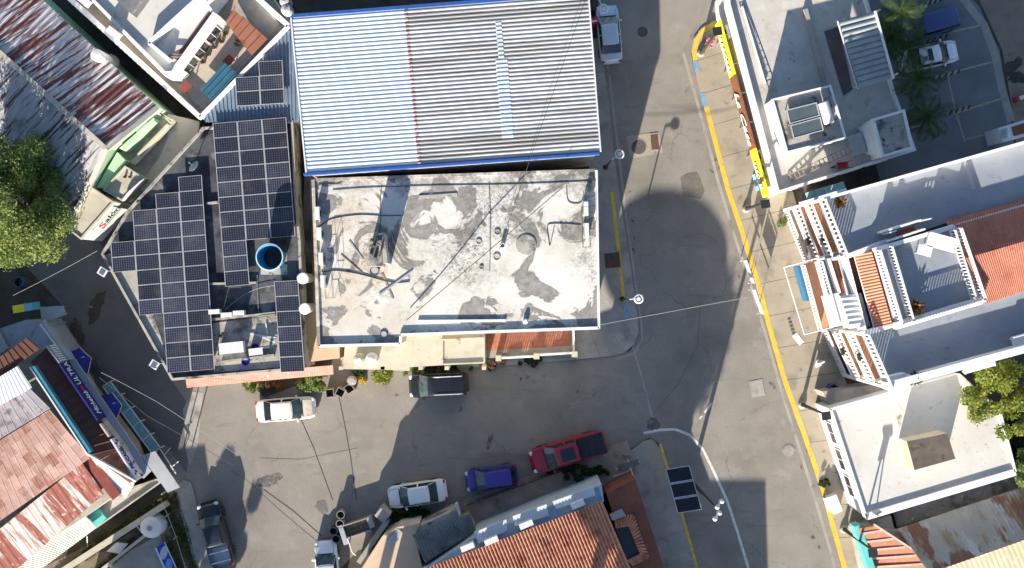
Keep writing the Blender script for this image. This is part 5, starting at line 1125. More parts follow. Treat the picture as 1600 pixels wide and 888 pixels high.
# ---------------------------------------------------------------- vehicles
glass_w = flat("windscreen_glass", (.06, .085, .085), .08, 0, .6, .35)  # paler than the other panes, reflected light put into the colour
def paint(name, c, rough=.3, coat=.6): return flat(name, c, rough, 0, .5, .05, 1.2, coat)
def interp(xs, ys, x): return float(np.interp(x, xs, ys))
def car(name, label, px, d, L, Wd, H, pm, kind="sedan", group="cars parked in the streets", rack=False, sunroof=None, cat="car", hood_mat=None, gl=glass_d, bed=None):
    c = P(px[0], px[1], 0); rz = yaw(*d); t = thing(name, label, cat, c, group, rz)
    h2 = L / 2; w2 = Wd / 2
    zb = {"sedan": .92, "hatch": .95, "suv": 1.08, "pickup": 1.12}[kind]      # belt height
    # cabin stations: windscreen base, windscreen top, rear top, rear base (fractions of L from centre, + = front)
    ws = {"sedan": (.275, .125, -.20, -.365), "hatch": (.29, .11, -.37, -.46), "suv": (.315, .15, -.42, -.475), "pickup": (.285, .155, -.125, -.162)}[kind]
    zx = {"sedan": ([-.5, -.46, -.36, -.2, .27, .34, .45, .5], [.66, .90, .96, .94, .92, .87, .75, .52]),
          "hatch": ([-.5, -.47, -.4, -.2, .22, .32, .45, .5], [.62, .86, .95, .95, .95, .90, .78, .55]),
          "suv": ([-.5, -.48, -.4, -.2, .25, .34, .46, .5], [.7, 1.0, 1.08, 1.08, 1.08, 1.05, .95, .7]),
          "pickup": ([-.5, -.48, -.4, -.2, .2, .32, .46, .5], [.85, 1.08, 1.1, 1.1, 1.12, 1.10, 1.0, .75])}[kind]
    def hw(f):
        a = abs(f); e = .30 if f > 0 else .22
        return w2 * (1 - e * max(0, (a - .36) / .14) ** 2.6 - .02 * (a / .5))
    fs = [-.5, -.493, -.48, -.455, -.42, -.36, -.28, -.18, -.06, .06, .16, .24, .30, .36, .42, .455, .48, .493, .5]
    m = MB(); rings = []
    for f in fs:
        w = hw(f); zs = interp(*zx, f); crown = .045 * (1 - abs(f))
        pr = [(-w * .92, .20), (-w, .38), (-w, zs * .72), (-w * .985, zs - .10), (-w * .93, zs - .02), (-w * .80, zs + .01), (-w * .45, zs + crown * .8), (0, zs + crown)]
        pr = pr + [(-y, z) for y, z in reversed(pr[:-1])]
        i0 = len(m.v); m.v += [(f * L, y, z) for y, z in pr]; rings.append((i0, len(pr)))
    bedr = None
    for j in range(len(rings) - 1):
        a, n = rings[j]; b, _ = rings[j + 1]
        for k in range(n - 1):
            if kind == "pickup" and fs[j] >= -.481 and fs[j + 1] <= -.175 and 5 <= k <= 8: continue
            m.f.append((a + k, b + k, b + k + 1, a + k + 1)); m.mi.append(0)
        m.f.append((a + n - 1, b + n - 1, b, a)); m.mi.append(0)
    a, n = rings[0]; m.f.append(tuple(a + k for k in range(n))); m.mi.append(0)
    a, n = rings[-1]; m.f.append(tuple(a + k for k in reversed(range(n)))); m.mi.append(0)
    body = m.build("body", pm, t, smooth=True, angle=32, local=True)
    # cabin shell
    bw, tw = w2 * .90, w2 * (.70 if kind != "suv" else .76); zr = H
    def ring(x0, x1, w, z, nose):   # x0 rear, x1 front
        return [Vector((x0, -w, z)), Vector((x0 - nose * .6, -w * .5, z)), Vector((x0 - nose * .6, w * .5, z)), Vector((x0, w, z)), Vector((x1, w, z)), Vector((x1 + nose, w * .5, z)), Vector((x1 + nose, -w * .5, z)), Vector((x1, -w, z))]
    lo = ring(ws[3] * L, ws[0] * L, bw, zb - .03, .10); hi = ring(ws[2] * L, ws[1] * L, tw, zr - .05, .06); tp = ring(ws[2] * L + .10, ws[1] * L - .10, tw * .86, zr, .05)
    m = MB()
    for A, B in ((lo, hi), (hi, tp)):
        for k in range(8): m.face([A[k - 1], A[k], B[k], B[k - 1]][::-1] if False else [A[k], A[k - 1], B[k - 1], B[k]])
    m.face(list(reversed(tp)))
    bmx = m.build("cabin", pm, t, local=True)
    bmo = bmesh.new(); bmo.from_mesh(bmx.data); bmesh.ops.remove_doubles(bmo, verts=bmo.verts, dist=.001); bmesh.ops.recalc_face_normals(bmo, faces=bmo.faces); bmo.to_mesh(bmx.data); bmo.free()
    bmx.data.shade_smooth(); bmx.data.set_sharp_from_angle(angle=math.radians(28))
    def pane(nm, quad, off=.012, shr=(.05, .10), mat=gl):
        a, b, c_, d_ = quad; sx_, sy_ = shr
        def bil(u, v): return a.lerp(b, u).lerp(d_.lerp(c_, u), v)
        q = [bil(sx_, sy_), bil(1 - sx_, sy_), bil(1 - sx_, 1 - sy_), bil(sx_, 1 - sy_)]
        N = (q[1] - q[0]).cross(q[3] - q[0]).normalized(); ce = (lo[0] + lo[4]) / 2
        if N.dot((q[0] + q[2]) / 2 - Vector((ce.x, 0, .9))) < 0: N = -N
        m = MB(); m.face([p + N * off for p in q]); return m.build(nm, mat, t, local=True)
    def poly3(nm, idx, gm=None):   # curved front/rear glass from three facets
        m = MB()
        for (i, j) in idx:
            A, B, C, D = lo[i], lo[j], hi[j], hi[i]
            q = [A.lerp(D, .06), B.lerp(C, .06), B.lerp(C, .94), A.lerp(D, .94)]
            if i in (0, 4, 7, 3): 
                pass
            N = (q[1] - q[0]).cross(q[3] - q[0]).normalized()
            s = 1 if N.z > 0 else -1; m.face([p + N * s * .012 for p in q])
        return m.build(nm, gm or gl, t, local=True)
    poly3("windscreen", [(4, 5), (5, 6), (6, 7)], glass_w); poly3("rear_window", [(0, 1), (1, 2), (2, 3)])
    for sgn, (r, f) in ((1, (3, 4)), (-1, (0, 7))):
        A, B, C, D = lo[r], lo[f], hi[f], hi[r]
        cuts = {"sedan": [(.03, .50), (.53, .97)], "hatch": [(.03, .20), (.22, .58), (.61, .97)], "suv": [(.02, .26), (.29, .60), (.63, .97)], "pickup": [(.04, .42), (.46, .96)]}[kind]
        for u0, u1 in cuts: pane("side_window", (A.lerp(B, u0), A.lerp(B, u1), D.lerp(C, u1), D.lerp(C, u0)), shr=(.02, .10))
    # wheels
    R = .33 if kind in ("sedan", "hatch") else .39
    for f in (.31, -.30):
        for s in (-1, 1):
            y = s * (w2 - .10); wc = (f * L, y, R)
            ty = MB().lathe(wc, [(R * .72, -.11), (R * .95, -.11), (R, -.07), (R, .07), (R * .95, .11), (R * .72, .11)], 22, (0, 1, 0)).build("wheel", rubber, t, smooth=True, local=True)
            MB().lathe((f * L, y + s * .055, R), [(R * .66, 0), (R * .66, .06), (R * .2, .04)] if s > 0 else [(R * .2, -.04), (R * .66, -.06), (R * .66, 0)], 18, (0, 1, 0)).build("rim", alloy, ty, local=True)
    for s in (-1, 1):
        zf = interp(*zx, .46); xf = .462 * L; yf = s * hw(.455) * .80
        m = MB(); m.lathe((xf, yf, zf - .06), [(.17, -.05), (.15, .06), (.05, .09)], 12); o = m.build("headlight", clear_glass, t, smooth=True, local=True)
        zr_ = interp(*zx, -.47); m = MB(); m.box((-.478 * L, s * hw(-.478) * .86, zr_ - .12), (.16, .22, .24)); m.build("tail_light", red_glass, t, local=True)
        m = MB(); x = ws[0] * L - .28; m.box((x, s * (w2 + .06), zb + .05), (.14, .20, .13)); m.build("mirror", pm if kind != "suv" else black_pl, t, local=True)
    m = MB(); m.box((.497 * L, 0, .42), (.10, Wd * .66, .22)); m.box((-.497 * L, 0, .42), (.10, Wd * .7, .2)); m.build("bumper", black_pl if kind in ("suv", "pickup") else pm, t, local=True)
    m = MB(); xw = ws[0] * L + .10
    m.beam((xw, -bw * .8, zb + .035), (xw, bw * .8, zb + .035), .07, .03); m.build("wiper_cowl", black_pl, t, local=True)
    m = MB()
    for f in ({"sedan": (.06, -.13, -.29), "hatch": (.07, -.15), "suv": (.10, -.13, -.33), "pickup": (.10, -.03, -.155)}[kind]):
        for s in (-1, 1):
            y = s * (hw(f) * .95); zz = interp(*zx, f); m.face([(f * L - .012, s * hw(f) * 1.004, .45), (f * L + .012, s * hw(f) * 1.004, .45), (f * L + .012, s * hw(f) * .995, zz - .09), (f * L - .012, s * hw(f) * .995, zz - .09)])
    for s in (-1, 1):
        fr_ = [ws[0] + .02, .36, .42, .46]
        for i in range(3):
            q = [Vector((f * L, s * hw(f) * .74 + d_, interp(*zx, f) + .045 * (1 - f) * .72 + .010)) for f, d_ in ((fr_[i], -.012), (fr_[i], .012), (fr_[i + 1], .012), (fr_[i + 1], -.012))]; m.face(q)
    m.build("panel_gap", black_pl, t, local=True)
    for s in (-1, 1):
        for f in (.03, -.16): MB().box((f * L, s * (hw(f) * .99 + .015), zb - .14), (.17, .03, .03)).build("door_handle", pm, t, local=True) if kind != "hatch" else None
    m = MB(); x0 = ws[0] * L + .02
    for y in (-.45, .15): m.tube([(x0 + .06, y * Wd * .5, zb + .05), (x0 - .30, (y + .42) * Wd * .5, zb + .05 + .30 * (H - zb) / max(.1, (ws[0] - ws[1]) * L) + .02)], .012, 4)
    m.build("wiper", black_pl, t, local=True)
    if hood_mat:
        m = MB(); n_ = 5; fr = [.295, .34, .38, .42, .455]
        for i in range(4):
            for s in (-1, 1):
                q = []
                for f, k in ((fr[i], 0), (fr[i], 1), (fr[i + 1], 1), (fr[i + 1], 0)): q.append(Vector((f * L, s * hw(f) * .72 * k, interp(*zx, f) + .045 * (1 - f) * (1 - .35 * k) + .012)))
                m.face(q if s < 0 else q[::-1])
        m.build("bonnet", hood_mat, t, smooth=True, local=True)
    if rack:
        for s in (-1, 1):
            m = MB(); x0, x1 = ws[2] * L + .05, ws[1] * L - .35; y = s * tw * .93; m.tube([(x0, y, zr - .02), (x0 + .12, y, zr + .06), (x1 - .12, y, zr + .06), (x1, y, zr - .02)], .032, 8); m.build("roof_rail", chrome, t, local=True)
        m = MB()
        for k in range(7): y = (k - 3) * tw * .21; m.beam((ws[2] * L + .15, y, zr + .015), (ws[1] * L - .2, y, zr + .015), .035, .018)
        m.build("roof_rib", pm, t, local=True)
    if sunroof:
        x0, x1, wq_ = sunroof; m = MB(); m.box(((x0 + x1) / 2 * L, 0, zr + .004), (abs(x1 - x0) * L, wq_, .02)); m.build("sunroof", gl, t, local=True)
    if kind == "pickup":
        if bed == "cover":
            m = MB(); x0, x1 = -.485 * L, -.165 * L
            for k in range(3): a_ = x0 + (x1 - x0) * k / 3 + .01; b_ = x0 + (x1 - x0) * (k + 1) / 3 - .01; m.box(((a_ + b_) / 2, 0, 1.15), (b_ - a_, Wd * .80, .05))
            m.build("bed_cover", black_pl, t, local=True)
        else:
            m = MB(); x0, x1 = -.478 * L, -.178 * L; y = w2 * .78
            m.face([(x0, -y, .72), (x1, -y, .72), (x1, y, .72), (x0, y, .72)])
            for (p, q) in (((x0, -y), (x1, -y)), ((x1, -y), (x1, y)), ((x1, y), (x0, y)), ((x0, y), (x0, -y))): m.face([(p[0], p[1], .72), (p[0], p[1], 1.12), (q[0], q[1], 1.12), (q[0], q[1], .72)])
            m.build("cargo_bed", steel if bed == "open" else black_pl, t, local=True)
            m = MB(); m.box((-.33 * L, .1, .95), (.75, 1.0, .4), .1); m.build("crate", grey_sheet, t, local=True) if bed == "crate" else None
            m = MB(); m.box((-.25 * L, 0, 1.16), (.09, Wd * .8, .06)); m.box((-.40 * L, 0, 1.16), (.09, Wd * .8, .06)); m.build("cargo_bar", chrome, t, local=True)
    return t
p_white = paint("white_car_paint", (.78, .79, .80)); p_silver = paint("pale_blue_silver_paint", (.50, .56, .66)); p_beige = paint("off_white_car_paint", (.72, .70, .65))
p_black = paint("black_car_paint", (.014, .016, .02), .22); p_navy = paint("violet_blue_car_paint", (.035, .025, .26)); p_red = paint("red_car_paint", (.30, .012, .03)); p_blue = paint("dark_blue_car_paint", (.04, .07, .19))
hoodm = surf("faded_beige_bonnet", (.50, .43, .33), (.66, .61, .53), 1.6, .6, layers=[((.28, .17, .10), 1.3, .56, .72)])
car("parked_car", "pale silver saloon parked beside the blue edged warehouse", (950.5, 57), (-8, -86), 4.35, 1.74, 1.42, p_silver)
car("parked_car", "off white saloon with a faded patchy bonnet beside the salmon eave", (449, 638), (90, -7), 4.45, 1.74, 1.42, p_beige, hood_mat=hoodm)
car("parked_car", "black SUV with chrome roof rails parked by the cream porch", (686.5, 600), (-90, 4), 4.45, 1.86, 1.72, p_black, "suv", rack=True)
car("parked_car", "white saloon half in sunlight beside the peach roofed house", (653.5, 769), (-90, 14), 4.4, 1.76, 1.45, p_white)
car("parked_car", "violet blue hatchback between the white saloon and the red pickup", (768.5, 744.5), (-78, 12), 3.9, 1.72, 1.5, p_navy, "hatch")
car("parked_pickup", "red double cab pickup with a black bed cover", (886.5, 704), (-113, 33), 5.85, 1.98, 1.85, p_red, "pickup", sunroof=(-.085, .10, .95), cat="pickup truck", bed="cover")
car("parked_car", "white saloon cut off by the bottom edge next to the round barrels", (514, 888), (-8, -90), 4.4, 1.76, 1.45, p_white)
car("parked_pickup", "black pickup with a grey open bed at the bottom left", (342, 832), (-25, -95), 5.0, 1.85, 1.75, p_black, "pickup", cat="pickup truck", bed="open", sunroof=(-.08, .03, .8))
car("parked_car", "dark blue van parked under the palms in the car park", (1445, 42), (-86, 25), 4.5, 1.85, 1.7, p_blue, "suv", group="cars in the car park")
car("parked_car", "white saloon with a dark sunroof under the palms in the car park", (1446, 91), (83, -18), 4.4, 1.78, 1.45, p_white, group="cars in the car park", sunroof=(-.08, -.0, .9))

# ---------------------------------------------------------------- lamps, poles and wires
def lamp_post(base, top, h, label):
    b = P(base[0], base[1], 0); t = thing("street_lamp", label, "street lamp", b, "dark lamp posts along the yellow kerb")
    tp = P(top[0], top[1], h); MB().tube([b, b.lerp(Vector((b.x, b.y, h)), .4), Vector((b.x, b.y, h))], .16, 10, .06).build("pole", pole_dark, t, smooth=True)
    MB().lathe(b, [(.30, 0), (.30, .25), (.2, .4)], 14).build("base", concrete_g, t)
    m = MB(); m.beam((b.x, b.y, h - .05), (tp.x, tp.y, h + .02), .07, .07); m.build("arm", pole_dark, t)
    m = MB(); m.box((tp.x, tp.y, h), (.62, .58, .12), .15); m.box((tp.x, tp.y, h - .1), (.4, .3, .1), .15); m.build("lamp_head", black_pl, t)
lamp_post((1252, 632), (1291, 650), 6.6, "dark lamp post in front of the white flat roofed house")
lamp_post((1317, 826), (1364, 864), 6.8, "dark lamp post in front of the turquoise wall at the bottom right")
lamp_post((1094, 84), (1121, 49), 6.8, "dark lamp post next to the pink plant on the street corner")
lamp_post((1165, 327), (1196, 319), 6.6, "dark lamp post at the lower end of the yellow shop sign")
def ring_lamp(base, head, label):
    b = P(base[0], base[1], 0); h = 4.6; t = thing("street_lamp", label, "street lamp", b, "white ring lamps on the shaded pavement"); hd = P(head[0], head[1], h)
    MB().tube([b, Vector((b.x, b.y, h))], .07, 10, .05).build("pole", pole_dark, t, smooth=True)
    MB().lathe(b, [(.22, 0), (.22, .12), (.1, .2)], 14).build("base", pole_dark, t)
    m = MB(); m.beam((b.x, b.y, h), (hd.x, hd.y, h), .08, .08); m.build("arm", white_met, t)
    MB().lathe((hd.x, hd.y, h - .06), [(.34, 0), (.36, .06), (.30, .12), (.26, .12), (.24, .06)], 24, cap=False).build("lamp_ring", white_met, t)
    MB().lathe((hd.x, hd.y, h - .1), [(.16, 0), (.17, .1), (.1, .2)], 18).build("lamp_globe", clear_glass, t)
ring_lamp((946, 262), (968, 241), "white ring lamp by the corner of the blue edged warehouse roof")
ring_lamp((972, 467), (998, 467), "white ring lamp above the end of the yellow kerb line")
ring_lamp((925, 18), (943, 14), "white ring lamp over the bonnet of the silver saloon")
up = thing("utility_pole", "tall utility pole with white insulators on its crossarm by the solar panels", "utility pole", P(1078, 751, 0))
hp_ = 9.4; tp = P(1121, 794, hp_); b = P(1079, 751, 0); tp = Vector((b.x + .25, b.y - .2, hp_))
MB().tube([b, tp], .17, 10, .10).build("pole", pole_dark, up, smooth=True)
ca = P(1124, 777, hp_); cb = P(1118, 808, hp_); cc = (ca + cb) / 2; m = MB(); dlt = tp - cc; m.beam(ca + dlt, cb + dlt, .1, .1); m.build("crossarm", white_met, up)
for k in range(4):
    p = (ca + dlt).lerp(cb + dlt, (k + .2) / 3.4) + Vector((.12 * (-1) ** k, 0, 0)); MB().lathe(p, [(.10, 0), (.16, .10), (.09, .18), (.14, .26), (.05, .32)], 12).build("insulator", tank_wh, up, smooth=True)
sp = thing("solar_rack", "rack of three dark solar panels on a pole above the lower pavement", "solar panel", P(1054, 747, 0))
MB().tube([P(1054, 747, 0), Vector((P(1054, 747, 0).x, P(1054, 747, 0).y, 4.4))], .09, 10).build("pole", steel, sp)
qs = [Vector((1040, 733)), Vector((1077, 727)), Vector((1097, 797)), Vector((1059, 803))]
dark_cells = flat("dark_solar_glass", (.010, .011, .018), .18, 0, .45, .2)
for k in range(3):
    A, B = qs[0].lerp(qs[3], k / 3 + .008), qs[1].lerp(qs[2], k / 3 + .008); C, D = qs[1].lerp(qs[2], (k + 1) / 3 - .008), qs[0].lerp(qs[3], (k + 1) / 3 - .008)
    w = [P(p.x, p.y, 4.5) for p in (A, B, C, D)]; m = MB(); m.prism([(p.x, p.y) for p in w], 4.44, 4.49); pn = m.build("panel", dark_cells, sp)
    m = MB(); m.ring([(p.x, p.y) for p in w], .05, 4.43, 4.5); m.build("frame", alum, pn)
m = MB(); m.beam(P(1049, 750, 4.4), P(1088, 775, 4.4), .08, .1); m.beam(P(1068, 733, 4.4), P(1070, 797, 4.4), .08, .1); m.build("support", steel, sp)
t = thing("solar_lamp", "small solar lamp on the upper alley side wall of the solar roof house", "street lamp", P(168, 427, 0), "small solar lamps on the alley wall")
def slamp(t, px):
    c = P(px[0], px[1], 4.6); M_ = Matrix.Rotation(-.5, 3, 'Z'); m = MB(); m.box(c, (.62, .56, .05), -.55); m.build("frame", white_met, t); m = MB(); m.box(c + Z * .03, (.38, .40, .02), -.55); m.build("cell", cells, t)
    m = MB(); m.tube([c - Z * .02, c + Vector((.55, .1, -.2))], .03, 6); m.build("arm", steel, t)
slamp(t, (160, 425))
t = thing("solar_lamp", "small solar lamp on the lower alley side wall of the solar roof house", "street lamp", P(250, 568, 0), "small solar lamps on the alley wall"); slamp(t, (241, 570))
def wire(label, pts, sag=.4, r=.018, mat=hose_m, hs=None, name="overhead_wire"):
    w = [P(u, v, h) for u, v, h in pts]; out = []
    for i in range(len(w) - 1):
        n = 10
        for k in range(n): s = k / n; out.append(w[i].lerp(w[i + 1], s) - Z * sag * 4 * s * (1 - s))
    out.append(w[-1]); o = MB().tube(out, r, 5).build(name, mat); tag(o, label, "wire"); return o
w_light = flat("pale_wire", (.26, .26, .26), .6)
wire("pale wire crossing the street from the white roof corner to the white kerb frame", [(926, 510, 5.5), (1168, 465, 5.5)], .2, .02, w_light)
wire("long dark wire running diagonally above the weathered white roof", [(636, 500, 7.3), (745, 408, 8.2), (880, 292, 9)], .1, .03)
wire("thin wire above the right half of the weathered roof and grey sheet roof", [(780, 390, 8.0), (845, 200, 9.2), (918, -10, 9.2)], .1, .02)
wire("wire crossing the alley from the solar roof corner to the tree", [(152, 392, 4.3), (20, 462, 4.8)], .2, .018, w_light)
wire("upper of two wires running from the bar deck across the alley", [(158, 582, 5.2), (245, 628, 5.4), (372, 712, 5.6)], .1, .016, w_light)
wire("lower of two wires running from the bar deck across the alley", [(155, 590, 4.8), (230, 650, 5.0), (365, 728, 5.2)], .1, .018)
wire("dark seam like cable on the road from the square bins towards the shade", [(525, 610, .03), (535, 655, .03), (548, 710, .03), (556, 790, .03)], 0, .035) if False else None
tar = flat("tar_seam", (.06, .055, .05), .9)
for pl in ([(528, 612), (538, 660), (548, 715), (557, 782)], [(468, 650), (490, 700), (520, 782)], [(412, 765), (460, 800), (503, 838)]): strip(pl, -.035, .035, .0135, "road_joint", tar)
for pl in ([(360, 735), (385, 750), (440, 800), (500, 850)], [(405, 716), (470, 718), (560, 700)], [(1010, 660), (1060, 600), (1090, 540), (1095, 470)]): strip(pl, -.025, .025, .0125, "road_joint", asphalt_old)

# ---------------------------------------------------------------- small things on the roofs
HR = 7.0
def condenser(name, label, c, size, rz, group, cat="air conditioner"):
    t = thing(name, label, cat, c, group, rz); w, d_, h = size
    MB().box((0, 0, h / 2 + .06), (w, d_, h)).build("casing", tank_wh, t, local=True)
    m = MB(); m.lathe((0, -d_ / 2 - .005, h / 2 + .06), [(h * .40, 0), (h * .40, .012)], 18, (0, -1, 0)); m.build("fan_grille", black_pl, t, local=True)
    m = MB(); m.box((-w * .38, 0, .03), (.06, d_, .06)); m.box((w * .38, 0, .03), (.06, d_, .06)); m.build("foot", steel, t, local=True); return t
def acp(px, h, rz, label, group, size=(.85, .34, .62)): 
    return condenser("air_unit", label, P(px[0], px[1], h), size, rz, group)
ga = "air units along the left edge of the weathered roof"
for (u, v), nm in zip(((498, 334), (501, 366), (504, 405), (507, 440)), ("topmost", "second from the top", "third from the top", "lowest")): acp((u, v), HR, math.pi / 2 + .03, nm + " of the white air units along the roof's left edge", ga)
gb = "air units at the right edge of the weathered roof"
for (u, v), nm in zip(((914, 327), (915, 361)), ("upper", "lower")): acp((u, v), HR, -math.pi / 2 + .03, nm + " white air unit at the right edge of the weathered roof", gb, (1.0, .36, .7))
gc_ = "air units on the ledge of the tiled house"
for (u, v), nm in zip(((768, 842), (822, 817), (902, 786), (731, 852)), ("second from the left", "third from the left", "the rightmost, brown stained", "the leftmost, white topped")): acp((u, v), 4.65, yaw(1, -.42), "air unit on the blue grey ledge, " + nm, gc_, (1.0, .4, .6))
gd = "units on the dark roof between the solar arrays"
for (u, v), nm in zip(((338, 487), (357, 492), (376, 489)), ("tall white air unit next to the stepped solar array", "white air unit in the middle of the pipe run on the dark roof", "white air unit at the right of the pipe run on the dark roof")): acp((u, v), HS, .06, nm, gd, (.8, .34, .55))
acp((365, 543), HS, .1, "long white cooler box on the stained part of the dark roof", gd, (1.75, .8, .6))
acp((134, 3), 6.3, -.7, "white air unit at the top left corner of the white house roof", "air units on the white house roof", (.9, .5, .6)); acp((181, 54), 6.3, -.66, "white air unit on dark feet near the edge of the white house roof", "air units on the white house roof", (.9, .5, .6))
gs = "units behind the shop sign"
for (u, v), nm in zip(((1137, 52), (1190, 244), (1195, 263)), ("top", "middle", "bottom")): 
    t_ = acp((u, v), 2.5, -math.pi / 2 + .27, nm + " one of the grey air units fixed between the shop sign and the store", gs, (1.0, .42, .6))
# cages around units
def cage(label, p0, p1, w_, h):
    t = thing("steel_cage", label, "metal frame", P(*p0, HR)); A, B = P(*p0, HR), P(*p1, HR); d = (B - A).normalized(); s = Vector((-d.y, d.x, 0)) * w_; m = MB()
    for q in (A, B, A + s, B + s): m.tube([q, q + Z * h], .014, 6)
    for a_, b_ in ((A, B), (B, B + s), (B + s, A + s), (A + s, A)): m.tube([a_ + Z * h, b_ + Z * h], .014, 6); m.tube([a_ + Z * h * .5, b_ + Z * h * .5], .012, 6)
    m.build("bars", hose_m, t)
cage("black bar cage beside the lowest air units on the left of the weathered roof", (508, 396), (512, 466), .5, .9)
cage("black bar cage beside the right edge of the weathered roof", (908, 325), (910, 387), .5, .9)
def hose(label, pts, r, mat=hose_m, name="roof_hose"):
    w = [P(u, v, h) for u, v, h in pts]; out = []
    for i in range(len(w) - 1):
        p0, p1, p2, p3 = w[max(i - 1, 0)], w[i], w[i + 1], w[min(i + 2, len(w) - 1)]
        for k in range(6):
            s = k / 6; out.append(.5 * ((2 * p1) + (p2 - p0) * s + (2 * p0 - 5 * p1 + 4 * p2 - p3) * s * s + (3 * p1 - p0 - 3 * p2 + p3) * s ** 3))
    out.append(w[-1]); return tag(MB().tube(out, r * .6, 7).build(name, mat, smooth=True), label, "pipe")
z = HR + .025
hose("thick grey green hose curving from the left edge to the crossed planks on the roof", [(502, 425, z), (526, 423, z), (560, 428, z), (598, 438, z), (620, 442, z), (640, 440, z)], .075)
hose("dark cable from the second air unit across the roof shade", [(498, 354, z), (520, 342, z), (560, 336, z), (594, 337, z), (628, 337, z)], .05)
hose("pipe running along the north edge of the weathered roof", [(520, 297, z), (580, 293, z), (680, 290, z), (800, 288, z), (925, 283, z)], .04)
hose("bent pipe at the upper left corner of the weathered roof", [(494, 330, z), (496, 295, z), (502, 288, z), (526, 288, z), (534, 284, z), (534, 276, z)], .05)
hose("thin pipe running north south left of the shaded column on the roof", [(596, 290, z), (594, 315, z), (595, 338, z), (592, 365, z)], .03)
hose("thin pipe on the roof ending beside the small bucket", [(764, 285, z), (766, 330, z), (766, 370, z), (765, 424, z)], .035)
hose("dark cable bundle with a hanging loop near the right air units", [(908, 352, z), (885, 350, z), (860, 350, z), (855, 356, z), (857, 372, z), (859, 384, z), (863, 368, z), (866, 354, z)], .045)
hose("black cable loop at the upper right of the weathered roof", [(885, 290, z), (887, 312, z), (895, 318, z), (908, 316, z), (912, 300, z)], .035)
hose("pipe joint line on the dark roof below the blue tank", [(330, 498, HS + .1), (380, 494, HS + .1), (428, 488, HS + .1)], .05, white_met)
hose("white pipe curving over the dark roof from the blue tank", [(352, 484, HS + .15), (375, 465, HS + .15), (400, 452, HS + .15), (428, 446, HS + .15)], .03, w_light)
hose("vertical grey pipe on the dark roof below the blue tank", [(402, 430, HS + .15), (402, 450, HS + .1), (404, 490, HS + .1)], .035, w_light)
for k, (A, B, w_) in enumerate((((592, 462), (644, 424), .16), ((597, 428), (614, 467), .16), ((546, 377), (567, 406), .16), ((533, 398), (566, 427), .07))):
    m = MB(); m.beam(P(*A, z + .02 + .04 * (k == 0)), P(*B, z + .02 + .04 * (k == 0)), w_ * .75, .035)
    tag(m.build("plank", [grey_sheet, wood, grey_sheet, wood][k]), ("longer of two crossed planks on the weathered roof", "lower of two crossed planks on the weathered roof", "flat grey board leaning on nothing near the left air units", "thin stick beside the grey board on the weathered roof")[k].replace("leaning on nothing ", "lying "), "plank", "loose boards on the weathered roof")
# raised masonry block / machine on the roof
t = thing("roof_machine", "tall narrow plaster box with pipework on the weathered roof, throwing a long shadow", "chimney", P(592, 400, HR))
m = MB(); m.prism(Q([(583, 366), (600, 365), (606, 412), (598, 412), (596, 380)], HR + 1.9), HR, HR + 1.9); m.box(P(589, 395, HR + 1.0) , (.9, 1.9, 1.9)); m.build("housing", stain_roof, t)
m = MB(); 
for u, v, hh in ((587, 378, 2.1), (590, 386, 2.2), (586, 398, 2.1), (592, 404, 2.15)): m.lathe(P(u, v, HR), [(.11, 0), (.11, hh), (.06, hh + .06)], 10)
m.tube([P(586, 378, HR + 2.0), P(596, 384, HR + 2.15), P(594, 400, HR + 2.1)], .05, 6); m.build("pipework", hose_m, t)
t = thing("round_vent", "dark round bucket at the foot of the tall plaster box", "bucket", P(586, 424, HR)); MB().lathe(P(586, 424, HR), [(.30, 0), (.33, .35), (.29, .35), (.27, .05)], 18, cap=False).build("bucket", hose_m, t); MB().lathe(P(586, 424, HR), [(.28, .05), (.28, .3)], 18).build("contents", grey_sheet, t)
for k, (u, v, r) in enumerate(((600, 522, .26), (777, 363, .22), (748, 378, .20), (776, 402, .26), (752, 418, .15))):
    t = thing("roof_drain", ("dark ringed vent near the lower left of the weathered roof", "round vent above the small bucket", "small round vent left of the small bucket", "round dark vent below the small bucket", "smallest round vent, lower left of the bucket")[k], "vent", P(u, v, HR), "round vents on the weathered roof")
    MB().lathe(P(u, v, HR), [(r, 0), (r, .06), (r * .8, .07), (r * .75, .02)], 18, cap=False).build("rim", hose_m if k == 0 else stain_roof, t); MB().lathe(P(u, v, HR), [(r * .76, .01), (r * .76, .03 if k else .06)], 18).build("cap", grey_sheet if k == 0 else stain_roof, t)
t = thing("bucket", "small pale bucket in the middle of the weathered roof", "bucket", P(785, 384, HR)); MB().lathe(P(785, 384, HR), [(.14, 0), (.18, .35), (.16, .35), (.13, .05)], 14, cap=False).build("pail", tank_wh, t); m = MB(); m.tube([P(781, 384, HR + .35), P(785, 380, HR + .55), P(789, 384, HR + .35)], .015, 5); m.build("handle", steel, t)
MB_ = MB().lathe(P(821, 502, HR), [(.16, 0), (.2, .15), (.12, .3)], 14).build("white_ball", tank_wh, smooth=True); tag(MB_, "small white round cap by the lower parapet of the weathered roof", "cap")
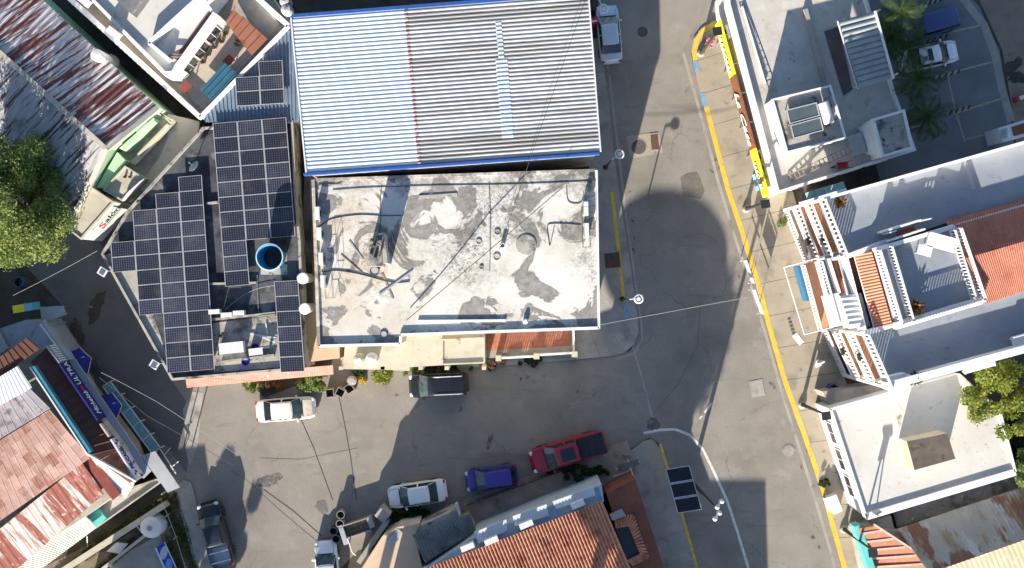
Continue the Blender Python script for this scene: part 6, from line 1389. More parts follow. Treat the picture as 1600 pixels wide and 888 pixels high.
# tanks
t = thing("open_tank", "open topped blue water tank on the dark roof between the solar arrays", "water tank", P(431, 403, HS))
c = P(431, 403, HS); MB().lathe(c, [(.70, 0), (.82, 1.0), (.92, 1.95), (.95, 2.0), (.88, 2.0), (.78, 1.0), (.66, .08)], 32, cap=False).build("tank_wall", tank_blue, t, smooth=True)
MB().lathe(c, [(.66, .06), (.73, .55)], 32).build("water_inside", water, t)
MB().lathe(c + Z * 1.98, [(.93, 0), (.97, .04), (.9, .05)], 32, cap=False).build("rim", flat("pale_blue_rim", (.45, .6, .68), .5), t)
MB().box(P(428, 412, HS + .01), (1.9, 1.6, .02)).build("plinth", stain_roof, t)
for (u, v), nm in zip(((484, 435), (487, 481)), ("upper", "lower")):
    c = P(u, v, 2.65); t = thing("metal_tank", nm + " silver capped water tank in the passage beside the weathered roof", "water tank", c, "silver capped tanks in the passage")
    MB().lathe(c, [(.36, 0), (.36, 2.5)], 24).build("cylinder", concrete_g, t, smooth=True); MB().lathe(c + Z * 2.5, [(.42, 0), (.42, .08), (.36, .12)], 24).build("cap", white_met, t)
for (u, v), nm in zip(((564, 561), (582, 560)), ("left", "right")):
    c = P(u, v, 3.2); t = thing("water_tank", nm + " one of two round white tanks on the cream porch", "water tank", c, "round white tanks on the cream porch"); MB().lathe(c, [(.44, 0), (.46, .6), (.40, .85), (.2, .95), (.12, 1.0)], 24).build("tank_body", tank_wh if u > 570 else cream, t, smooth=True); MB().lathe(c + Z * .97, [(.13, 0), (.13, .05)], 14).build("lid", tank_wh, t)
c = P(245, 818, 0); t = thing("water_tank", "round white water tank in the yard by the wall", "water tank", c); MB().lathe(c, [(.85, 0), (.85, 1.1), (.78, 1.35), (.5, 1.55), (.2, 1.62)], 32).build("tank_body", tank_wh, t, smooth=True); MB().lathe(c + Z * 1.6, [(.2, 0), (.2, .06)], 16).build("lid", concrete_g, t)
c = P(168, 95, 5.2); t = thing("water_tank", "small white tank beside the edge of the rusty striped roof", "water tank", P(171, 97, 3.6)); c = P(171, 97, 3.6); MB().lathe(c, [(.42, 0), (.42, 2.4), (.36, 2.5), (.1, 2.55)], 24).build("tank_body", tank_wh, t, smooth=True); MB().lathe(c - Z * .4, [(.6, 0), (.6, .4)], 20).build("stand", plaster_g, t)
for k, (u, v) in enumerate(((449, 6), (451, 19))):
    c = P(u, v, 4.4); t = thing("water_tank", ("upper", "lower")[k] + " grey tank in the dark corner left of the blue edged roof", "water tank", c, "grey tanks by the blue edged roof"); MB().lathe(c, [(.4, 0), (.42, .7), (.3, 1.0), (.12, 1.05)], 20).build("tank_body", grey_sheet, t, smooth=True); MB().lathe(c + Z * 1.04, [(.12, 0), (.12, .05)], 12).build("lid", steel, t)
# satellite dish
t = thing("satellite_dish", "grey satellite dish on the dark roof above the stepped solar array", "satellite dish", P(300, 268, HS)); c = P(305, 262, HS + .9)
ax = Vector((-.45, .45, .55)).normalized(); m = MB(); m.lathe(c, [(.02, 0), (.2, .03), (.38, .10), (.46, .16)], 24, ax, cap=False); m.build("dish", grey_sheet, t, smooth=True)
m = MB(); m.tube([P(300, 268, HS), P(301, 266, HS + .8), c], .03, 7); m.tube([c, c + ax * .55], .015, 6); m.box(c + ax * .57, (.1, .1, .12)); m.build("mast", steel, t)
# odds on the dark roof
t = thing("plastic_bucket", "bright blue bucket on the stained part of the dark roof", "bucket", P(401, 542, HS)); MB().lathe(P(401, 542, HS), [(.22, 0), (.28, .5), (.25, .5), (.2, .05)], 18, cap=False).build("pail", plastic_bl, t); MB().lathe(P(401, 542, HS), [(.2, .04), (.22, .35)], 16).build("contents", water, t)
t = thing("plastic_tub", "dark blue tub beside the lower roof edge of the dark roof", "bucket", P(385, 565, HS)); MB().lathe(P(385, 565, HS), [(.25, 0), (.3, .3), (.27, .3), (.22, .05)], 14, cap=False).build("pail", navy, t); MB().lathe(P(385, 565, HS), [(.22, .04), (.24, .2)], 14).build("contents", navy, t)
t = thing("work_table", "white table with a black screen on the stained roof", "table", P(408, 549, HS)); m = MB(); m.box(P(405, 549, HS + .6), (1.5, .5, .05), .12)
m.build("table_top", tank_wh, t); 
for dx in (-.65, .65): MB().box(P(405, 549, HS + .3) + Vector((dx, 0, 0)), (.06, .4, .55), .12).build("leg", steel, t)
MB().box(P(416, 549, HS + .64), (.5, .38, .05), .12).build("screen", glass_d, t)
for k, (A, B) in enumerate((((333, 560), (345, 528)), ((341, 556), (352, 520)), ((390, 522), (432, 528)), ((405, 525), (430, 536)), ((415, 505), (418, 522)))):
    m = MB(); m.beam(P(*A, HS + .12), P(*B, HS + .16), .14 if k < 2 else .09, .06); tag(m.build("roof_board", wood if k < 2 else white_met if k < 4 else tank_wh), ("left one of two timber boards by the stepped solar array", "right one of two timber boards by the stepped solar array", "upper white pipe length beside the six panel array", "lower white pipe length beside the six panel array", "short white block near the six panel array")[k], "board", "loose lengths on the dark roof")
# ladder and barrow, heater on the store
t = thing("ladder", "long timber ladder lying across the store roof", "ladder", P(1260, 255, HSR)); m = MB(); A, B = P(1233, 279, HSR + .15), P(1331, 232, HSR + 1.0); d = (B - A).normalized(); s = Vector((-d.y, d.x, 0)) * .24
for q in (-1, 1): MB().beam(A + s * q, B + s * q, .06, .09).build("side_rail", wood, t)
for k in range(15): p = A.lerp(B, (k + .5) / 15); m.beam(p - s - Z * .02, p + s - Z * .02, .07, .04)
m.build("rungs", wood, t); MB().box(P(1338, 226, HSR + .35), (.95, 1.5, .6), .3).build("step_block", grey_sheet, t)
t = thing("wheelbarrow", "red and black wheelbarrow on the store roof below the ladder", "wheelbarrow", P(1313, 260, HSR)); c = P(1313, 260, HSR); m = MB(); q0 = [(-.4, -.28), (.4, -.2), (.4, .2), (-.4, .28)]
rzz = .15; Rm = Matrix.Rotation(rzz, 3, 'Z'); lo_ = [c + Rm @ Vector((x * .6, y * .6, .3)) for x, y in q0]; hi_ = [c + Rm @ Vector((x, y, .58)) for x, y in q0]
for k in range(4): m.face([lo_[k], lo_[(k + 1) % 4], hi_[(k + 1) % 4], hi_[k]])
m.face(lo_); m.build("tray", red_pl, t); MB().lathe(c + Rm @ Vector((-.55, 0, .2)), [(.2, -.05), (.2, .05)], 16, Rm @ Vector((0, 1, 0))).build("wheel", rubber, t)
m = MB()
for s_ in (-1, 1): m.tube([c + Rm @ Vector((-.5, s_ * .1, .25)), c + Rm @ Vector((.3, s_ * .22, .32)), c + Rm @ Vector((.75, s_ * .26, .5))], .02, 6); m.tube([c + Rm @ Vector((.25, s_ * .22, .3)), c + Rm @ Vector((.28, s_ * .24, .0))], .02, 6)
m.build("frame", black_pl, t)
t = thing("solar_water_heater", "solar water heater with two dark collectors and a silver drum on the store", "water heater", P(1262, 190, 6.4))
for k, px in enumerate(([(1229, 172), (1276, 160), (1281, 181), (1234, 194)], [(1235, 196), (1282, 183), (1287, 204), (1240, 217)])):
    hh = [6.55, 6.55, 6.75, 6.75] if k == 0 else [6.5, 6.5, 6.7, 6.7]; w = [P(u, v, 6.75) for u, v in px]; m = MB(); m.prism([(p.x, p.y) for p in w], 6.66, 6.75); pn = m.build("collector", collector, t); m = MB(); m.ring([(p.x, p.y) for p in w], .06, 6.62, 6.78); m.build("frame", alum, pn)
    m = MB(); 
    for p in w: m.box((p.x, p.y, 6.53), (.06, .06, .28))
    m.build("leg", steel, t)
A, B = P(1286, 160, 7.0), P(1296, 193, 7.0); m = MB(); m.lathe(A, [(.30, 0), (.36, .06), (.36, (B - A).length - .06), (.30, (B - A).length)], 22, B - A); m.build("drum", white_met, t, smooth=True)
m = MB(); m.tube([P(1282, 163, 6.7), P(1295, 150, 6.8), P(1300, 168, 6.6)], .035, 6); m.box(P(1298, 190, 6.6), (.1, .5, .35), .3); m.build("pipe", hose_m, t)
tag(MB().lathe(P(1346, 233, HSR), [(.2, 0), (.24, .4), (.2, .4), (.16, .06)], 16, cap=False).build("black_bucket", black_pl), "black bucket at the foot of the white stair ramp", "bucket")
# furniture on the terraces
def sofa(label, px, h, rz, L_=1.75, D_=.72):
    t = thing("garden_bench", label, "bench", P(px[0], px[1], h), "white outdoor seats on the terraces", rz)
    MB().box((0, 0, .38), (L_, D_, .08)).build("seat", vinyl, t, local=True)
    m = MB(); m.box((0, D_ / 2, .6), (L_, .07, .5)); m.build("backrest", vinyl, t, local=True)
    for s in (-1, 1):
        m = MB(); m.box((s * (L_ / 2 - .04), -.02, .55), (.08, D_ * .95, .06)); m.box((s * (L_ / 2 - .04), -D_ / 2 + .06, .45), (.07, .07, .25)); m.build("armrest", vinyl, t, local=True)
        for y in (-.3, .3): MB().box((s * (L_ / 2 - .08), y, .18), (.07, .07, .36)).build("leg", vinyl, t, local=True)
    return t
sofa("white bench against the lower parapet of the south roof terrace", (1524, 568), HTZ, yaw(1, -.28), 2.1, .85); sofa("white bench cut by the right edge on the south roof terrace", (1600, 531), HTZ, yaw(1, -.28), 2.0, .9)
sofa("white cushioned lounger on the raised central terrace", (1467, 380), hc, yaw(1, .27), 2.0, .85)
t = thing("side_table", "low white table next to the lounger on the central terrace", "table", P(1441, 392, hc), None, yaw(1, .27)); MB().box((0, 0, .42), (.95, .65, .06)).build("table_top", vinyl, t, local=True)
for x in (-.4, .4):
    for y in (-.25, .25): MB().box((x, y, .2), (.06, .06, .4)).build("leg", vinyl, t, local=True)
def potplant(label, px, h, r, n, mat, spiky=False, group=None):
    c = P(px[0], px[1], h); t = thing("potted_plant", label, "potted plant", c, group); MB().lathe(c, [(r * .35, 0), (r * .5, .35), (r * .44, .35), (r * .4, .28)], 16).build("pot", pot_m, t)
    if spiky:
        m = MB()
        for k in range(n):
            az = k * 2.4; el = .25 + 1.0 * random.random(); d = Vector((math.cos(az) * math.cos(el), math.sin(az) * math.cos(el), math.sin(el))); s = Vector((-d.y, d.x, 0)).normalized() * r * .09; b0 = c + Z * .35
            m.face([b0 - s, b0 + s, b0 + d * r * .6 + s * .9 , b0 + d * r - Z * r * .1]); m.face([b0 - s, b0 + d * r - Z * r * .1, b0 + d * r * .6 - s * .9])
        m.build("leaves", mat, t)
    else: leaves("leaves", blob_pts([(c.x, c.y, c.z + .35 + r * .5, r * .8)], n, .2), r * .32, mat, t, up=.6)
    return t
potplant("large spiky brownish agave in a pot on the central terrace", (1427, 480), hc, .75, 34, leaf_o, True); potplant("spiky reddish agave at the corner of the north roof terrace", (1309, 317), HTZ, .6, 30, leaf_o, True); potplant("green potted plant near the corner of the south roof terrace", (1424, 590), HTZ, .6, 260, leaf_d)
gp_ = "pots on the patio of the white house"
for k, (u, v) in enumerate(((354, 54), (348, 66), (337, 75), (327, 86), (319, 98))): potplant(("topmost pot in the row along the patio wall", "second pot in the row along the patio wall", "middle pot in the row along the patio wall", "fourth pot in the row along the patio wall", "lowest pot in the row along the patio wall")[k], (u, v), 4.03, .32, 70, leaf_d, False, gp_)
for k, (u, v) in enumerate(((373, 64), (372, 71), (379, 68), (384, 72))): potplant(("uppermost small pot in the cluster by the terracotta canopy", "lower left small pot in the cluster by the terracotta canopy", "middle small pot in the cluster by the terracotta canopy", "right hand small pot in the cluster by the terracotta canopy")[k], (u, v), 4.03, .28, 60, leaf_d, False, gp_)
potplant("bright green plant in the patio doorway beside the white wall", (297, 107), 4.03, .5, 160, leaf_b)
for (u, v), lb in (((361, 98), "small brown table at the top of the blue awning"), ((294, 138), "square dark red table in the lower corner of the patio")):
    t = thing("patio_table", lb, "table", P(u, v, 4.03), None, .8); MB().box((0, 0, .7), (.75, .6, .05)).build("table_top", brick_red, t, local=True)
    for x in (-.3, .3):
        for y in (-.22, .22): MB().box((x, y, .34), (.06, .06, .68)).build("leg", brick_red, t, local=True)
def chair(label, p, rz):
    t = thing("balcony_chair", label, "chair", p, "dark chairs on the balconies", rz); MB().box((0, 0, .42), (.5, .5, .06)).build("seat", black_pl, t, local=True); MB().box((-.25, 0, .7), (.06, .5, .5)).build("backrest", black_pl, t, local=True)
    for x in (-.2, .2):
        for y in (-.2, .2): MB().box((x, y, .2), (.04, .04, .4)).build("leg", black_pl, t, local=True)
    return t
ch = chair("dark chair on the lower balcony of the north wing", P(1261, 378, 3.2), .3)
for (u, v, h), lb in zip(((1284, 377, 6.4), (1316, 548, 3.2), (1342, 556, 6.4)), ("dark chair on the middle balcony of the north wing", "dark chair on the lower balcony of the south wing", "dark chair on the middle balcony of the south wing")): dup(ch, P(u, v, h), .3, lb)

# ---------------------------------------------------------------- bins, barrels, street things
gbin = "square bins at the kerb"
for k, (u, v, a_) in enumerate(((518, 613, .12), (534, 612, -.5), (548, 606, .6))):
    t = thing("square_bin", ("leftmost", "middle", "rightmost")[k] + " of the three open square bins at the kerb", "bin", P(u, v, 0), gbin, a_); m = MB(); w = .31
    m.ring([(-w, -w), (w, -w), (w, w), (-w, w)], .035, 0, .85); m.build("bin_wall", concrete_g, t, local=True); MB().box((0, 0, .25), (.54, .54, .1)).build("contents", black_pl, t, local=True)
t = thing("lidded_bin", "grey bin with a closed lid behind the rightmost square bin", "bin", P(550, 595, 0)); MB().lathe(P(550, 595, 0), [(.3, 0), (.34, .75)], 20).build("bin_wall", hose_m, t, smooth=True); MB().lathe(P(550, 595, .75), [(.37, 0), (.36, .06), (.2, .12)], 20).build("lid", concrete_g, t)
gbar = "round barrels beside the rubble cart"
for k, (u, v) in enumerate(((535, 801), (534, 815), (524, 826), (528, 838))):
    c = P(u, v, 0); t = thing("barrel", ("topmost round barrel, with a pale grey rim", "second round barrel, grey rimmed", "third round barrel, dark blue", "lowest round barrel, dark blue")[k] + " beside the rubble cart", "barrel", c, gbar); mt = concrete_g if k < 2 else flat("dark_navy_plastic%d" % k, (.02, .022, .06), .5)
    MB().lathe(c, [(.30, 0), (.33, .45), (.31, .9), (.27, .9), (.28, .1)], 22, cap=False).build("barrel_wall", mt, t, smooth=True); MB().lathe(c, [(.28, .08), (.28, .4)], 20).build("contents", black_pl, t)
t = thing("rubble_cart", "long low planter box of dark rubble with pale ends beside the round barrels", "planter", P(558, 832, 0)); A, B = P(540, 832, .9), P(577, 820, .9); d = (B - A).normalized(); s = Vector((-d.y, d.x, 0))
m = MB(); m.prism([(p.x, p.y) for p in (A + s * .45, B + s * .45, B - s * .45, A - s * .45)], 0, .55); m.build("rubble", surf("dark_rubble", (.07, .06, .055), (.17, .15, .14), 6, 1, bump=.8), t)
m = MB(); m.beam(A - s * .5, B - s * .5, .14, .9); m.beam(A + s * .5, B + s * .5, .08, .8); m.build("side_wall", concrete_g, t); m = MB(); m.beam(A + s * .6 - d * .25, A - s * .9 - d * .25, .35, .9); m.beam(B + s * .55 + d * .15, B - s * .3 + d * .15, .4, .95); m.build("end_wall", grey_sheet, t)
t = thing("red_drum", "small red drum at the end of the rubble planter", "drum", P(579, 812, 0)); MB().lathe(P(579, 812, 0), [(.22, 0), (.25, .5), (.22, .6)], 16).build("drum", red_pl, t, smooth=True); MB().lathe(P(579, 812, .6), [(.1, 0), (.1, .05)], 10).build("cap", black_pl, t)
hose("white bent pipe between the rubble planter and the bottom saloon", [(543, 842, 1.1), (546, 850, 1.0), (550, 862, .9), (556, 868, .8)], .07, white_met, "bent_pipe")
for (u, v, h), lb, rr in (((38, 441, 0), "pale blue barrel lying in the dark yard under the tree", .42), ((1297, 607, 0), "dark blue barrel in the corner beside the balcony fence", .42)):
    c = P(u, v, h); t = thing("barrel", lb, "barrel", c); MB().lathe(c, [(rr * .9, 0), (rr, .5), (rr * .92, 1.0), (rr * .8, 1.0), (rr * .8, .1)], 22, cap=False).build("barrel_wall", flat("faded_blue_barrel%d" % u, (.06, .10, .135) if u < 100 else (.03, .07, .2), .6), t, smooth=True); MB().lathe(c, [(rr * .8, .08), (rr * .8, .6)], 20).build("contents", water, t)
t = thing("white_planter", "white painted stepped planter block on the pavement by the yellow kerb", "planter", P(1300, 785, .13), None, -1.2); MB().box((0, 0, .4), (1.35, .7, .8)).build("block", white, t, local=True); MB().box((-.1, -.42, .25), (1.0, .25, .5)).build("step", white, t, local=True)
gfr = "white pipe frames along the yellow kerb"
def kerb_frame(label, A, B):
    A, B = P(*A, .13), P(*B, .13); t = thing("kerb_frame", label, "railing", A, gfr); m = MB(); h = 2.1; m.tube([A, A + Z * h, B + Z * h, B], .045, 8); m.build("frame", white_met, t)
    m = MB(); m.tube([A + Z * 1.2, B + Z * 1.2], .03, 8); m.build("cross_rail", white_met, t); m = MB(); m.beam(A + Z * 2.0, B + Z * 2.0, .02, .55); m.build("panel", white_met, t)
kerb_frame("upper of the two white pipe frames on the yellow kerb", (1157, 408), (1169, 443)); kerb_frame("lower of the two white pipe frames on the yellow kerb", (1170, 453), (1183, 490))
t = thing("plastic_stool", "white folding chair leaning on the balcony fence of the south wing", "chair", P(1279, 566, .13), None, .4); MB().box((0, 0, .45), (.5, .12, .9)).build("backrest", vinyl, t, local=True); MB().box((-.2, 0, .42), (.45, .5, .05)).build("seat", vinyl, t, local=True)
for x in (-.38, .0): MB().box((x, .2, .2), (.04, .04, .42)).build("leg", vinyl, t, local=True); MB().box((x, -.2, .2), (.04, .04, .42)).build("leg", vinyl, t, local=True)
for k in range(5):
    c = P(1233 + k * 1.8, 498 + k * 5.6, .137); tag(MB().box(c, (.26, .2, .012), .35).build("stepping_block", iron), "dark square block, one of a row of five by the pipe frame", "paving block", "row of dark blocks in the pavement")
tag(MB().box(P(1247, 530, .14), (.9, .45, .03), -.9).build("pale_slab", white), "pale slab at the end of the row of dark paving blocks", "paving slab")

# ---------------------------------------------------------------- bar front: signs, umbrellas, wall letters, yard
def face_sign(name, label, a, b, h0, h1, mat, thick=.12):
    """vertical board from a to b (pixel of the top edge) between heights h0..h1"""
    A, B = P(*a, h1), P(*b, h1); d = (B - A).normalized(); nn = Vector((-d.y, d.x, 0)); nn = nn if nn.x > 0 else -nn
    t = thing(name, label, "sign", Vector((A.x, A.y, h0))); m = MB(); m.prism([(p.x, p.y) for p in (A, B, B - nn * thick, A - nn * thick)], h0, h1); m.build("sign_panel", mat, t); return t, A, B, d, nn
t, A, B, d, nn = face_sign("bar_sign", "navy bar sign reading Michelob ULTRA above the grey canopy", (94, 569), (153, 656), 2.95, 4.55, signblue)
xd = (A - B).normalized(); o = B + nn * .02; tilt = Z
lo3 = Vector((B.x, B.y, 2.95)) + nn * .02
text("lettering", "Michelob", .95, lo3 + xd * .35 + Z * .42, xd, Z, ink_w, t, .35, width=2.0); text("lettering", "ULTRA", 1.05, lo3 + xd * 2.95 + Z * .42, xd, Z, ink_w, t, 0, width=1.95)
m = MB(); m.lathe(lo3 + xd * 2.62 + Z * .85, [(.22, 0), (.22, .03)], 20, nn); m.build("red_emblem", ink_r, t)
t2, A2_, B2_, d2, nn2 = face_sign("bar_sign", "pale bar sign reading PELICANS between two black and white birds", (174, 686), (214, 750), 2.95, 4.5, signwhite)
xd2 = (A2_ - B2_).normalized(); lo4 = Vector((B2_.x, B2_.y, 2.95)) + nn2 * .02
text("lettering", "PELICANS", .75, lo4 + xd2 * .85 + Z * .75, xd2, Z, ink_n, t2, 0, width=1.75, off=.02)
for s0 in (.38, 3.0):
    m = MB(); m.lathe(lo4 + xd2 * s0 + Z * .95 + nn2 * .0, [(.26, 0), (.26, .02)], 18, nn2); m.build("bird_body", ink_w, t2)
    m = MB()
    for (x, zz, r) in ((-.22, .4, .12), (.2, .95, .13), (.05, 1.25, .10)): m.lathe(lo4 + xd2 * (s0 + x) + Z * zz + nn2 * .01, [(r, 0), (r, .03)], 10, nn2)
    m.build("bird_wings", ink, t2); m = MB(); m.lathe(lo4 + xd2 * (s0 - .05) + Z * .72 + nn2 * .02, [(.07, 0), (.07, .02)], 10, nn2); m.build("bird_beak", ink_r, t2)
m = MB(); q = lo4 + xd2 * 1.25 + Z * .45 + nn2 * .01; m.lathe(q, [(.1, 0), (.1, .02)], 10, nn2); m.lathe(q + Z * -.15 + xd2 * .05, [(.08, 0), (.08, .02)], 10, nn2); m.build("red_figure", ink_r, t2)
m = MB(); M1, M2 = P(162, 658, 4.4), P(172, 682, 4.4); 
t3, *_r = face_sign("window_board", "cream shutter board between the two bar signs", (157, 662), (171, 682), 3.0, 4.4, cream)
t3b, *_r = face_sign("window_board", "grey louvred board at the upper end of the navy bar sign", (73, 540), (93, 567), 3.0, 4.4, grey_sheet)
m = MB(); A_, B_ = P(74, 540, 4.42), P(92, 566, 4.42)
for k in range(8): p = A_.lerp(B_, (k + .5) / 8); m.box(p + Vector((.08, .03, -.7)), (.06, .12, 1.2), .9)
m.build("louvre", white_met, t3b)
def umbrella(px, r, h, label, ph):
    c = P(px[0], px[1], 0); t = thing("parasol", label, "umbrella", c, "navy parasols beside the bar"); m = MB(); top_ = c + Z * h; n = 6; pts = [c + Vector((math.cos(ph + k * 2 * math.pi / n) * r, math.sin(ph + k * 2 * math.pi / n) * r, h - .5)) for k in range(n)]
    for k in range(n):
        a_, b_ = pts[k], pts[(k + 1) % n]; mid_ = a_.lerp(b_, .5); mid_ = mid_.lerp(c + Z * (h - .5), .06); m.face([top_, a_, mid_]); m.face([top_, mid_, b_])
    m.build("canopy", navy, t); m = MB()
    for k in range(n): a_, b_ = pts[k], pts[(k + 1) % n]; m.face([a_, b_, b_ - Z * .14, a_ - Z * .14])
    m.build("valance", tank_wh, t); MB().tube([c, top_ + Z * .08], .025, 8).build("pole", white_met, t); MB().lathe(c, [(.25, 0), (.25, .08), (.05, .1)], 16).build("base", black_pl, t)
    m = MB()
    for k in (0, 2, 4): p = top_.lerp(pts[k], .62).lerp(pts[(k + 1) % n], .25); m.box(p + Z * .04, (.22, .05, .02), ph + k)
    m.build("print", ink_w, t); m = MB()
    for k in range(n): m.tube([top_ - Z * .03, pts[k] - Z * .02], .012, 5)
    m.build("rib", steel, t)
umbrella((137, 564), 1.15, 2.6, "upper navy parasol beside the bar canopy", .3); umbrella((183, 632), 1.15, 2.6, "lower navy parasol by the glass railing of the bar deck", .15)
e0_, e1_ = P(178, 316, 3.9), P(127, 374, 3.9); A = e0_.lerp(e1_, .10); B = e0_.lerp(e1_, .74); d = (B - A).normalized(); nn = Vector((d.y, -d.x, 0)); nn = nn if nn.y < 0 else -nn
t = thing("wall_lettering", "painted lettering with a red initial on the pale grey corner building", "sign", Vector((A.x, A.y, 1.4))); m = MB(); m.prism([(p.x, p.y) for p in (A + nn * .05, B + nn * .05, B + nn * .01, A + nn * .01)], 1.3, 3.5); m.build("sign_panel", flat("pale_grey_board", (.48, .54, .54), .7, 0, .3, .06), t)
xd = (A - B).normalized(); lo5 = Vector((B.x, B.y, 1.3)) + nn * .06
text("lettering", "S", 1.5, lo5 + xd * .2 + Z * .8, xd, Z, ink_r, t, .2, width=.55); text("lettering", "alón", 1.2, lo5 + xd * .8 + Z * .9, xd, Z, ink, t, .2, width=1.5)
m = MB(); m.beam(lo5 + xd * .25 + Z * .68, lo5 + xd * 2.3 + Z * .74, .03, .06); m.build("underline", ink, t)
m = MB(); w0_ = P(178, 318, 3.9); w1_ = P(172, 325, 3.9); e2_ = e0_.lerp(e1_, .045); m.box((e2_.x + nn.x * .03, e2_.y + nn.y * .03, 1.3), (.35, .1, 2.5), math.atan2(d.y, d.x)); m.build("dark_wall_strip", black_pl, corner_b)  # plain dark strip near the end of the front wall
# surf-board like coloured boards at the top of the bar, small roofs there
t = thing("painted_board", "long yellow and blue painted board lying over the end of the bar roof", "sign", P(45, 482, 3.2)); A, B = P(20, 484, 3.4), P(62, 477, 3.2)
for k, (s0, s1, mt) in enumerate(((0, .42, signyel), (.42, .72, flat("sky_blue_board", (.2, .42, .55), .6)), (.72, 1, flat("teal_board", (.1, .35, .33), .6)))): MB().beam(A.lerp(B, s0), A.lerp(B, s1 - .004), .55, .08).build("painted_panel", mt, t)
MB().beam(P(22, 487, 3.25), P(40, 474, 3.25), .12, .1).build("post", wood, t)
t = thing("low_canopy", "small grey sheet canopies above the bar entrance at the left", "canopy", P(75, 490, 0)); m = MB(); m.prism(Q([(62, 480), (98, 478), (104, 492), (66, 505)], 2.6), 2.5, 2.6); m.prism(Q([(-10, 505), (12, 545), (-10, 560)], 3.4), 3.2, 3.4); m.build("sheet", grey_sheet, t); m = MB()
for u, v in ((66, 482), (98, 480), (102, 490)): m.box(P(u, v, 1.25), (.07, .07, 2.5))
m.build("post", steel, t)
wl = thing("yard_wall", "pale yard wall running from the round tank to the bottom edge", "wall", P(180, 850, 0)); m = MB(); m.beam(P(90, 897, 1.3), P(256, 790, 1.3), .45, 1.3); m.beam(P(140, 905, .9), P(240, 826, .9), .22, .9); m.build("masonry", cream, wl); m = MB()
for k in range(7): p = P(212 + k * 4.2, 822 - k * 2.6, .92); m.beam(p + Vector((-.15, .3, 0)), p + Vector((.45, -.5, 0)), .07, .06)
m.build("grating", white_met, wl)
t = thing("wire_fence", "thin post and rail fence along the pavement edge of the yard", "fence", P(262, 800, 0)); pts_ = [(251, 780), (262, 805), (275, 840), (290, 888), (300, 930)]; m = MB()
for u, v in pts_: m.box(P(u, v, .6), (.08, .08, 1.2))
m.build("post", concrete_g, t); m = MB(); m.tube([P(u, v, 1.2) for u, v in pts_], .025, 6); m.tube([P(u, v, .6) for u, v in pts_], .02, 6); m.build("rail", steel, t)
t = thing("corner_gate", "short white rail on the kerb at the bar corner with two side arms", "railing", P(262, 715, 0)); m = MB(); m.tube([P(250, 702, 1.0), P(275, 740, 1.0)], .05, 7); m.tube([P(256, 712, 1.0), P(266, 700, 1.0)], .035, 7); m.tube([P(268, 730, 1.0), P(279, 721, 1.0)], .035, 7)
for u, v in ((250, 702), (275, 740)): m.tube([P(u, v, 0), P(u, v, 1.0)], .04, 7)
m.build("rail", white_met, t)
t = thing("yard_sign", "blue sign board with a pale oval lying in the yard at the bottom", "sign", P(260, 870, .3)); qq = [P(243, 856, .35), P(257, 847, .35), P(283, 905, .35), P(268, 912, .35)]
m = MB(); m.prism([(p.x, p.y) for p in qq], .2, .35); m.build("sign_panel", flat("blue_sign_board", (.03, .06, .35), .5, 0, .3, .15), t); cc = (qq[0] + qq[1] * 1.1 + qq[2] * .3 + qq[3] * .3) / 2.7
m = MB(); 
i0 = [cc + Vector((math.cos(a) * .26 + math.sin(a) * .16, math.sin(a) * .52 - math.cos(a) * .1, .012)) for a in np.linspace(0, 6.28, 20, endpoint=False)]; m.face(i0); m.build("pale_oval", flat("pale_oval_print", (.45, .46, .5), .6), t)
m = MB(); c2 = (qq[0] + qq[1] + qq[2] + qq[3]) / 4 + Vector((.05, -.25, .012)); m.face([c2 + Vector((math.cos(a) * .26, math.sin(a) * .6, 0)) for a in np.linspace(0, 6.28, 14, endpoint=False)]); m.build("light_blue_print", flat("light_blue_print", (.14, .26, .52), .6), t)
m = MB(); m.beam(qq[0] + Z * .03, qq[3] + Z * .03, .12, .1); m.beam(qq[1] + Z * .03, qq[2] + Z * .03, .06, .1); m.build("frame", white_met, t)
tag(MB().prism(Q([(166, 862), (182, 848), (200, 850), (186, 866)], .5), .1, .45).build("white_board", tank_wh), "white board lying among the weeds by the yard wall", "board")
t = thing("clothes_post", "thin white post in the weeds beside the green sheet roof", "post", P(137, 858, 0)); MB().tube([P(137, 858, 0), P(136, 838, 2.0)], .035, 7).build("post", white_met, t); MB().lathe(P(137, 858, 0), [(.14, 0), (.14, .08)], 12).build("foot", white_met, t)
# street furniture by the tiled house: small railing and bench
t = thing("garden_gate", "low grey panel and rails by the corner of the front yard", "gate", P(975, 723, 0)); MB().box(P(982, 727, .8), (1.6, .45, .08), .3).build("panel", dark_sheet, t); m = MB(); m.tube([P(963, 733, .8), P(999, 721, .8)], .04, 7); m.tube([P(981, 718, .8), P(990, 747, .8)], .04, 7); m.tube([P(958, 745, .6), P(985, 735, .6)], .035, 7)
for u, v in ((963, 733), (999, 721), (981, 718), (990, 747)): m.tube([P(u, v, 0), P(u, v, .8)], .035, 7)
m.build("rail", white_met, t)
t = thing("guard_booth", "small white and brown booth at the right edge of the car park", "booth", P(1585, 203, 0)); m = MB(); m.prism(Q([(1560, 200), (1600, 188), (1606, 212), (1566, 222)], 2.4), 0, 2.4); m.build("wall", white, t); m = MB(); m.prism(Q([(1580, 199), (1602, 192), (1606, 207), (1584, 213)], 2.42), 2.3, 2.45); m.build("roof", brown_dk, t)
m = MB()
for k in range(6): m.beam(P(1564, 204 + k * 2.6, 2.46), P(1574, 201 + k * 2.6, 2.46), .05, .04)
m.build("grille", grey_sheet, t)
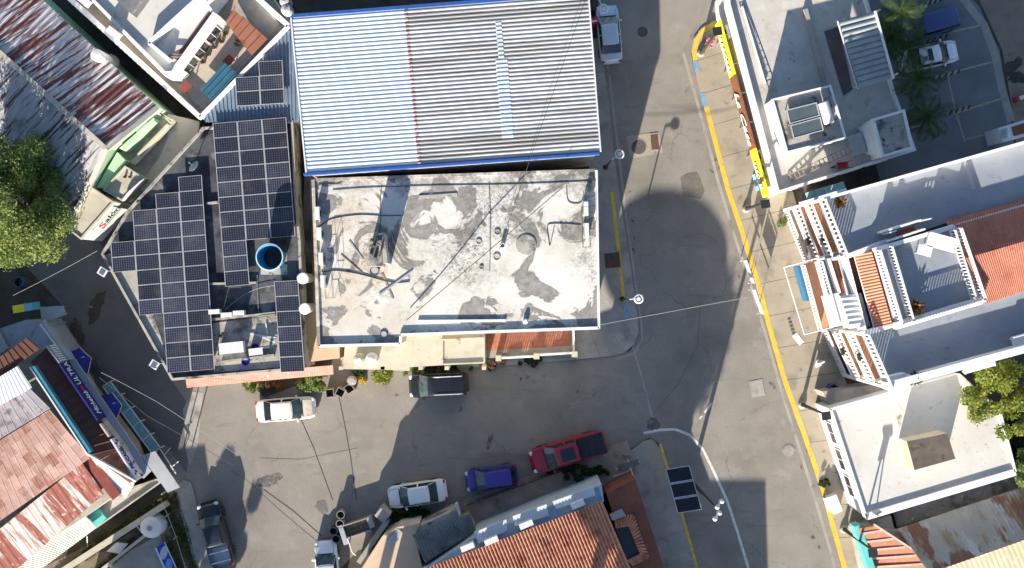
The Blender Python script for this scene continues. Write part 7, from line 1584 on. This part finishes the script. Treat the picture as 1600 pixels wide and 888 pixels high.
t = thing("red_cone_pile", "red plastic barrier on the dirt road at the right edge", "barrier", P(1592, 154, 0), None, .4); MB().box((0, 0, .35), (1.0, .4, .7)).build("barrier", red_pl, t, local=True); MB().box((0, 0, .72), (.6, .3, .08)).build("cap", tank_wh, t, local=True)
t = thing("street_board", "red menu board leaning by the warehouse wall next to the silver saloon", "sign", P(926, 38, 0), None, .25); MB().box((0, 0, .55), (.7, .5, 1.1)).build("board", red_pl, t, local=True); MB().box((.0, -.05, 1.11), (.45, .12, .02)).build("print", ink_w, t, local=True)

# ---------------------------------------------------------------- every loose piece of a repeated part becomes a part of its own
SPLIT = {"pipe", "panel_gap", "wiper", "bracket", "edge_flashing", "blue_fascia", "parapet", "roof_kerb", "end_wall", "sheet", "white_hatch", "gate_pier", "front_pier", "stair_wall", "rail_wall", "vent_pipe", "column", "metal_canopy", "gate_wall", "white_edge", "beam", "masonry", "bumper", "foot", "post", "cargo_bar", "side_wall", "support", "bird_wings", "red_figure", "porch_block", "bare_concrete_strip", "balustrade_pier"}
for o in list(bpy.data.objects):
    if o.type != 'MESH' or o.name.split('.')[0] not in SPLIT or o.parent is None: continue
    bm = bmesh.new(); bm.from_mesh(o.data); bmesh.ops.remove_doubles(bm, verts=bm.verts, dist=.0008); bm.faces.ensure_lookup_table(); seen = set(); comps = []
    for f in bm.faces:
        if f.index in seen: continue
        st = [f]; seen.add(f.index); cp = []
        while st:
            g = st.pop(); cp.append(g.index)
            for e_ in g.edges:
                for h_ in e_.link_faces:
                    if h_.index not in seen: seen.add(h_.index); st.append(h_)
        comps.append(cp)
    if len(comps) > 1:
        base = o.name.split('.')[0]; mats = list(o.data.materials)
        for ci, cp in enumerate(comps):
            vs = {}; vl = []; fl = []
            for fi in cp:
                ff = []
                for v in bm.faces[fi].verts:
                    if v.index not in vs: vs[v.index] = len(vl); vl.append(tuple(v.co))
                    ff.append(vs[v.index])
                fl.append(ff)
            me = bpy.data.meshes.new(base); me.from_pydata(vl, [], fl); me.update()
            for mt in mats: me.materials.append(mt)
            if ci == 0: o.data = me
            else: n_o = bpy.data.objects.new(base, me); COL.objects.link(n_o); n_o.parent = o.parent
    bm.free()
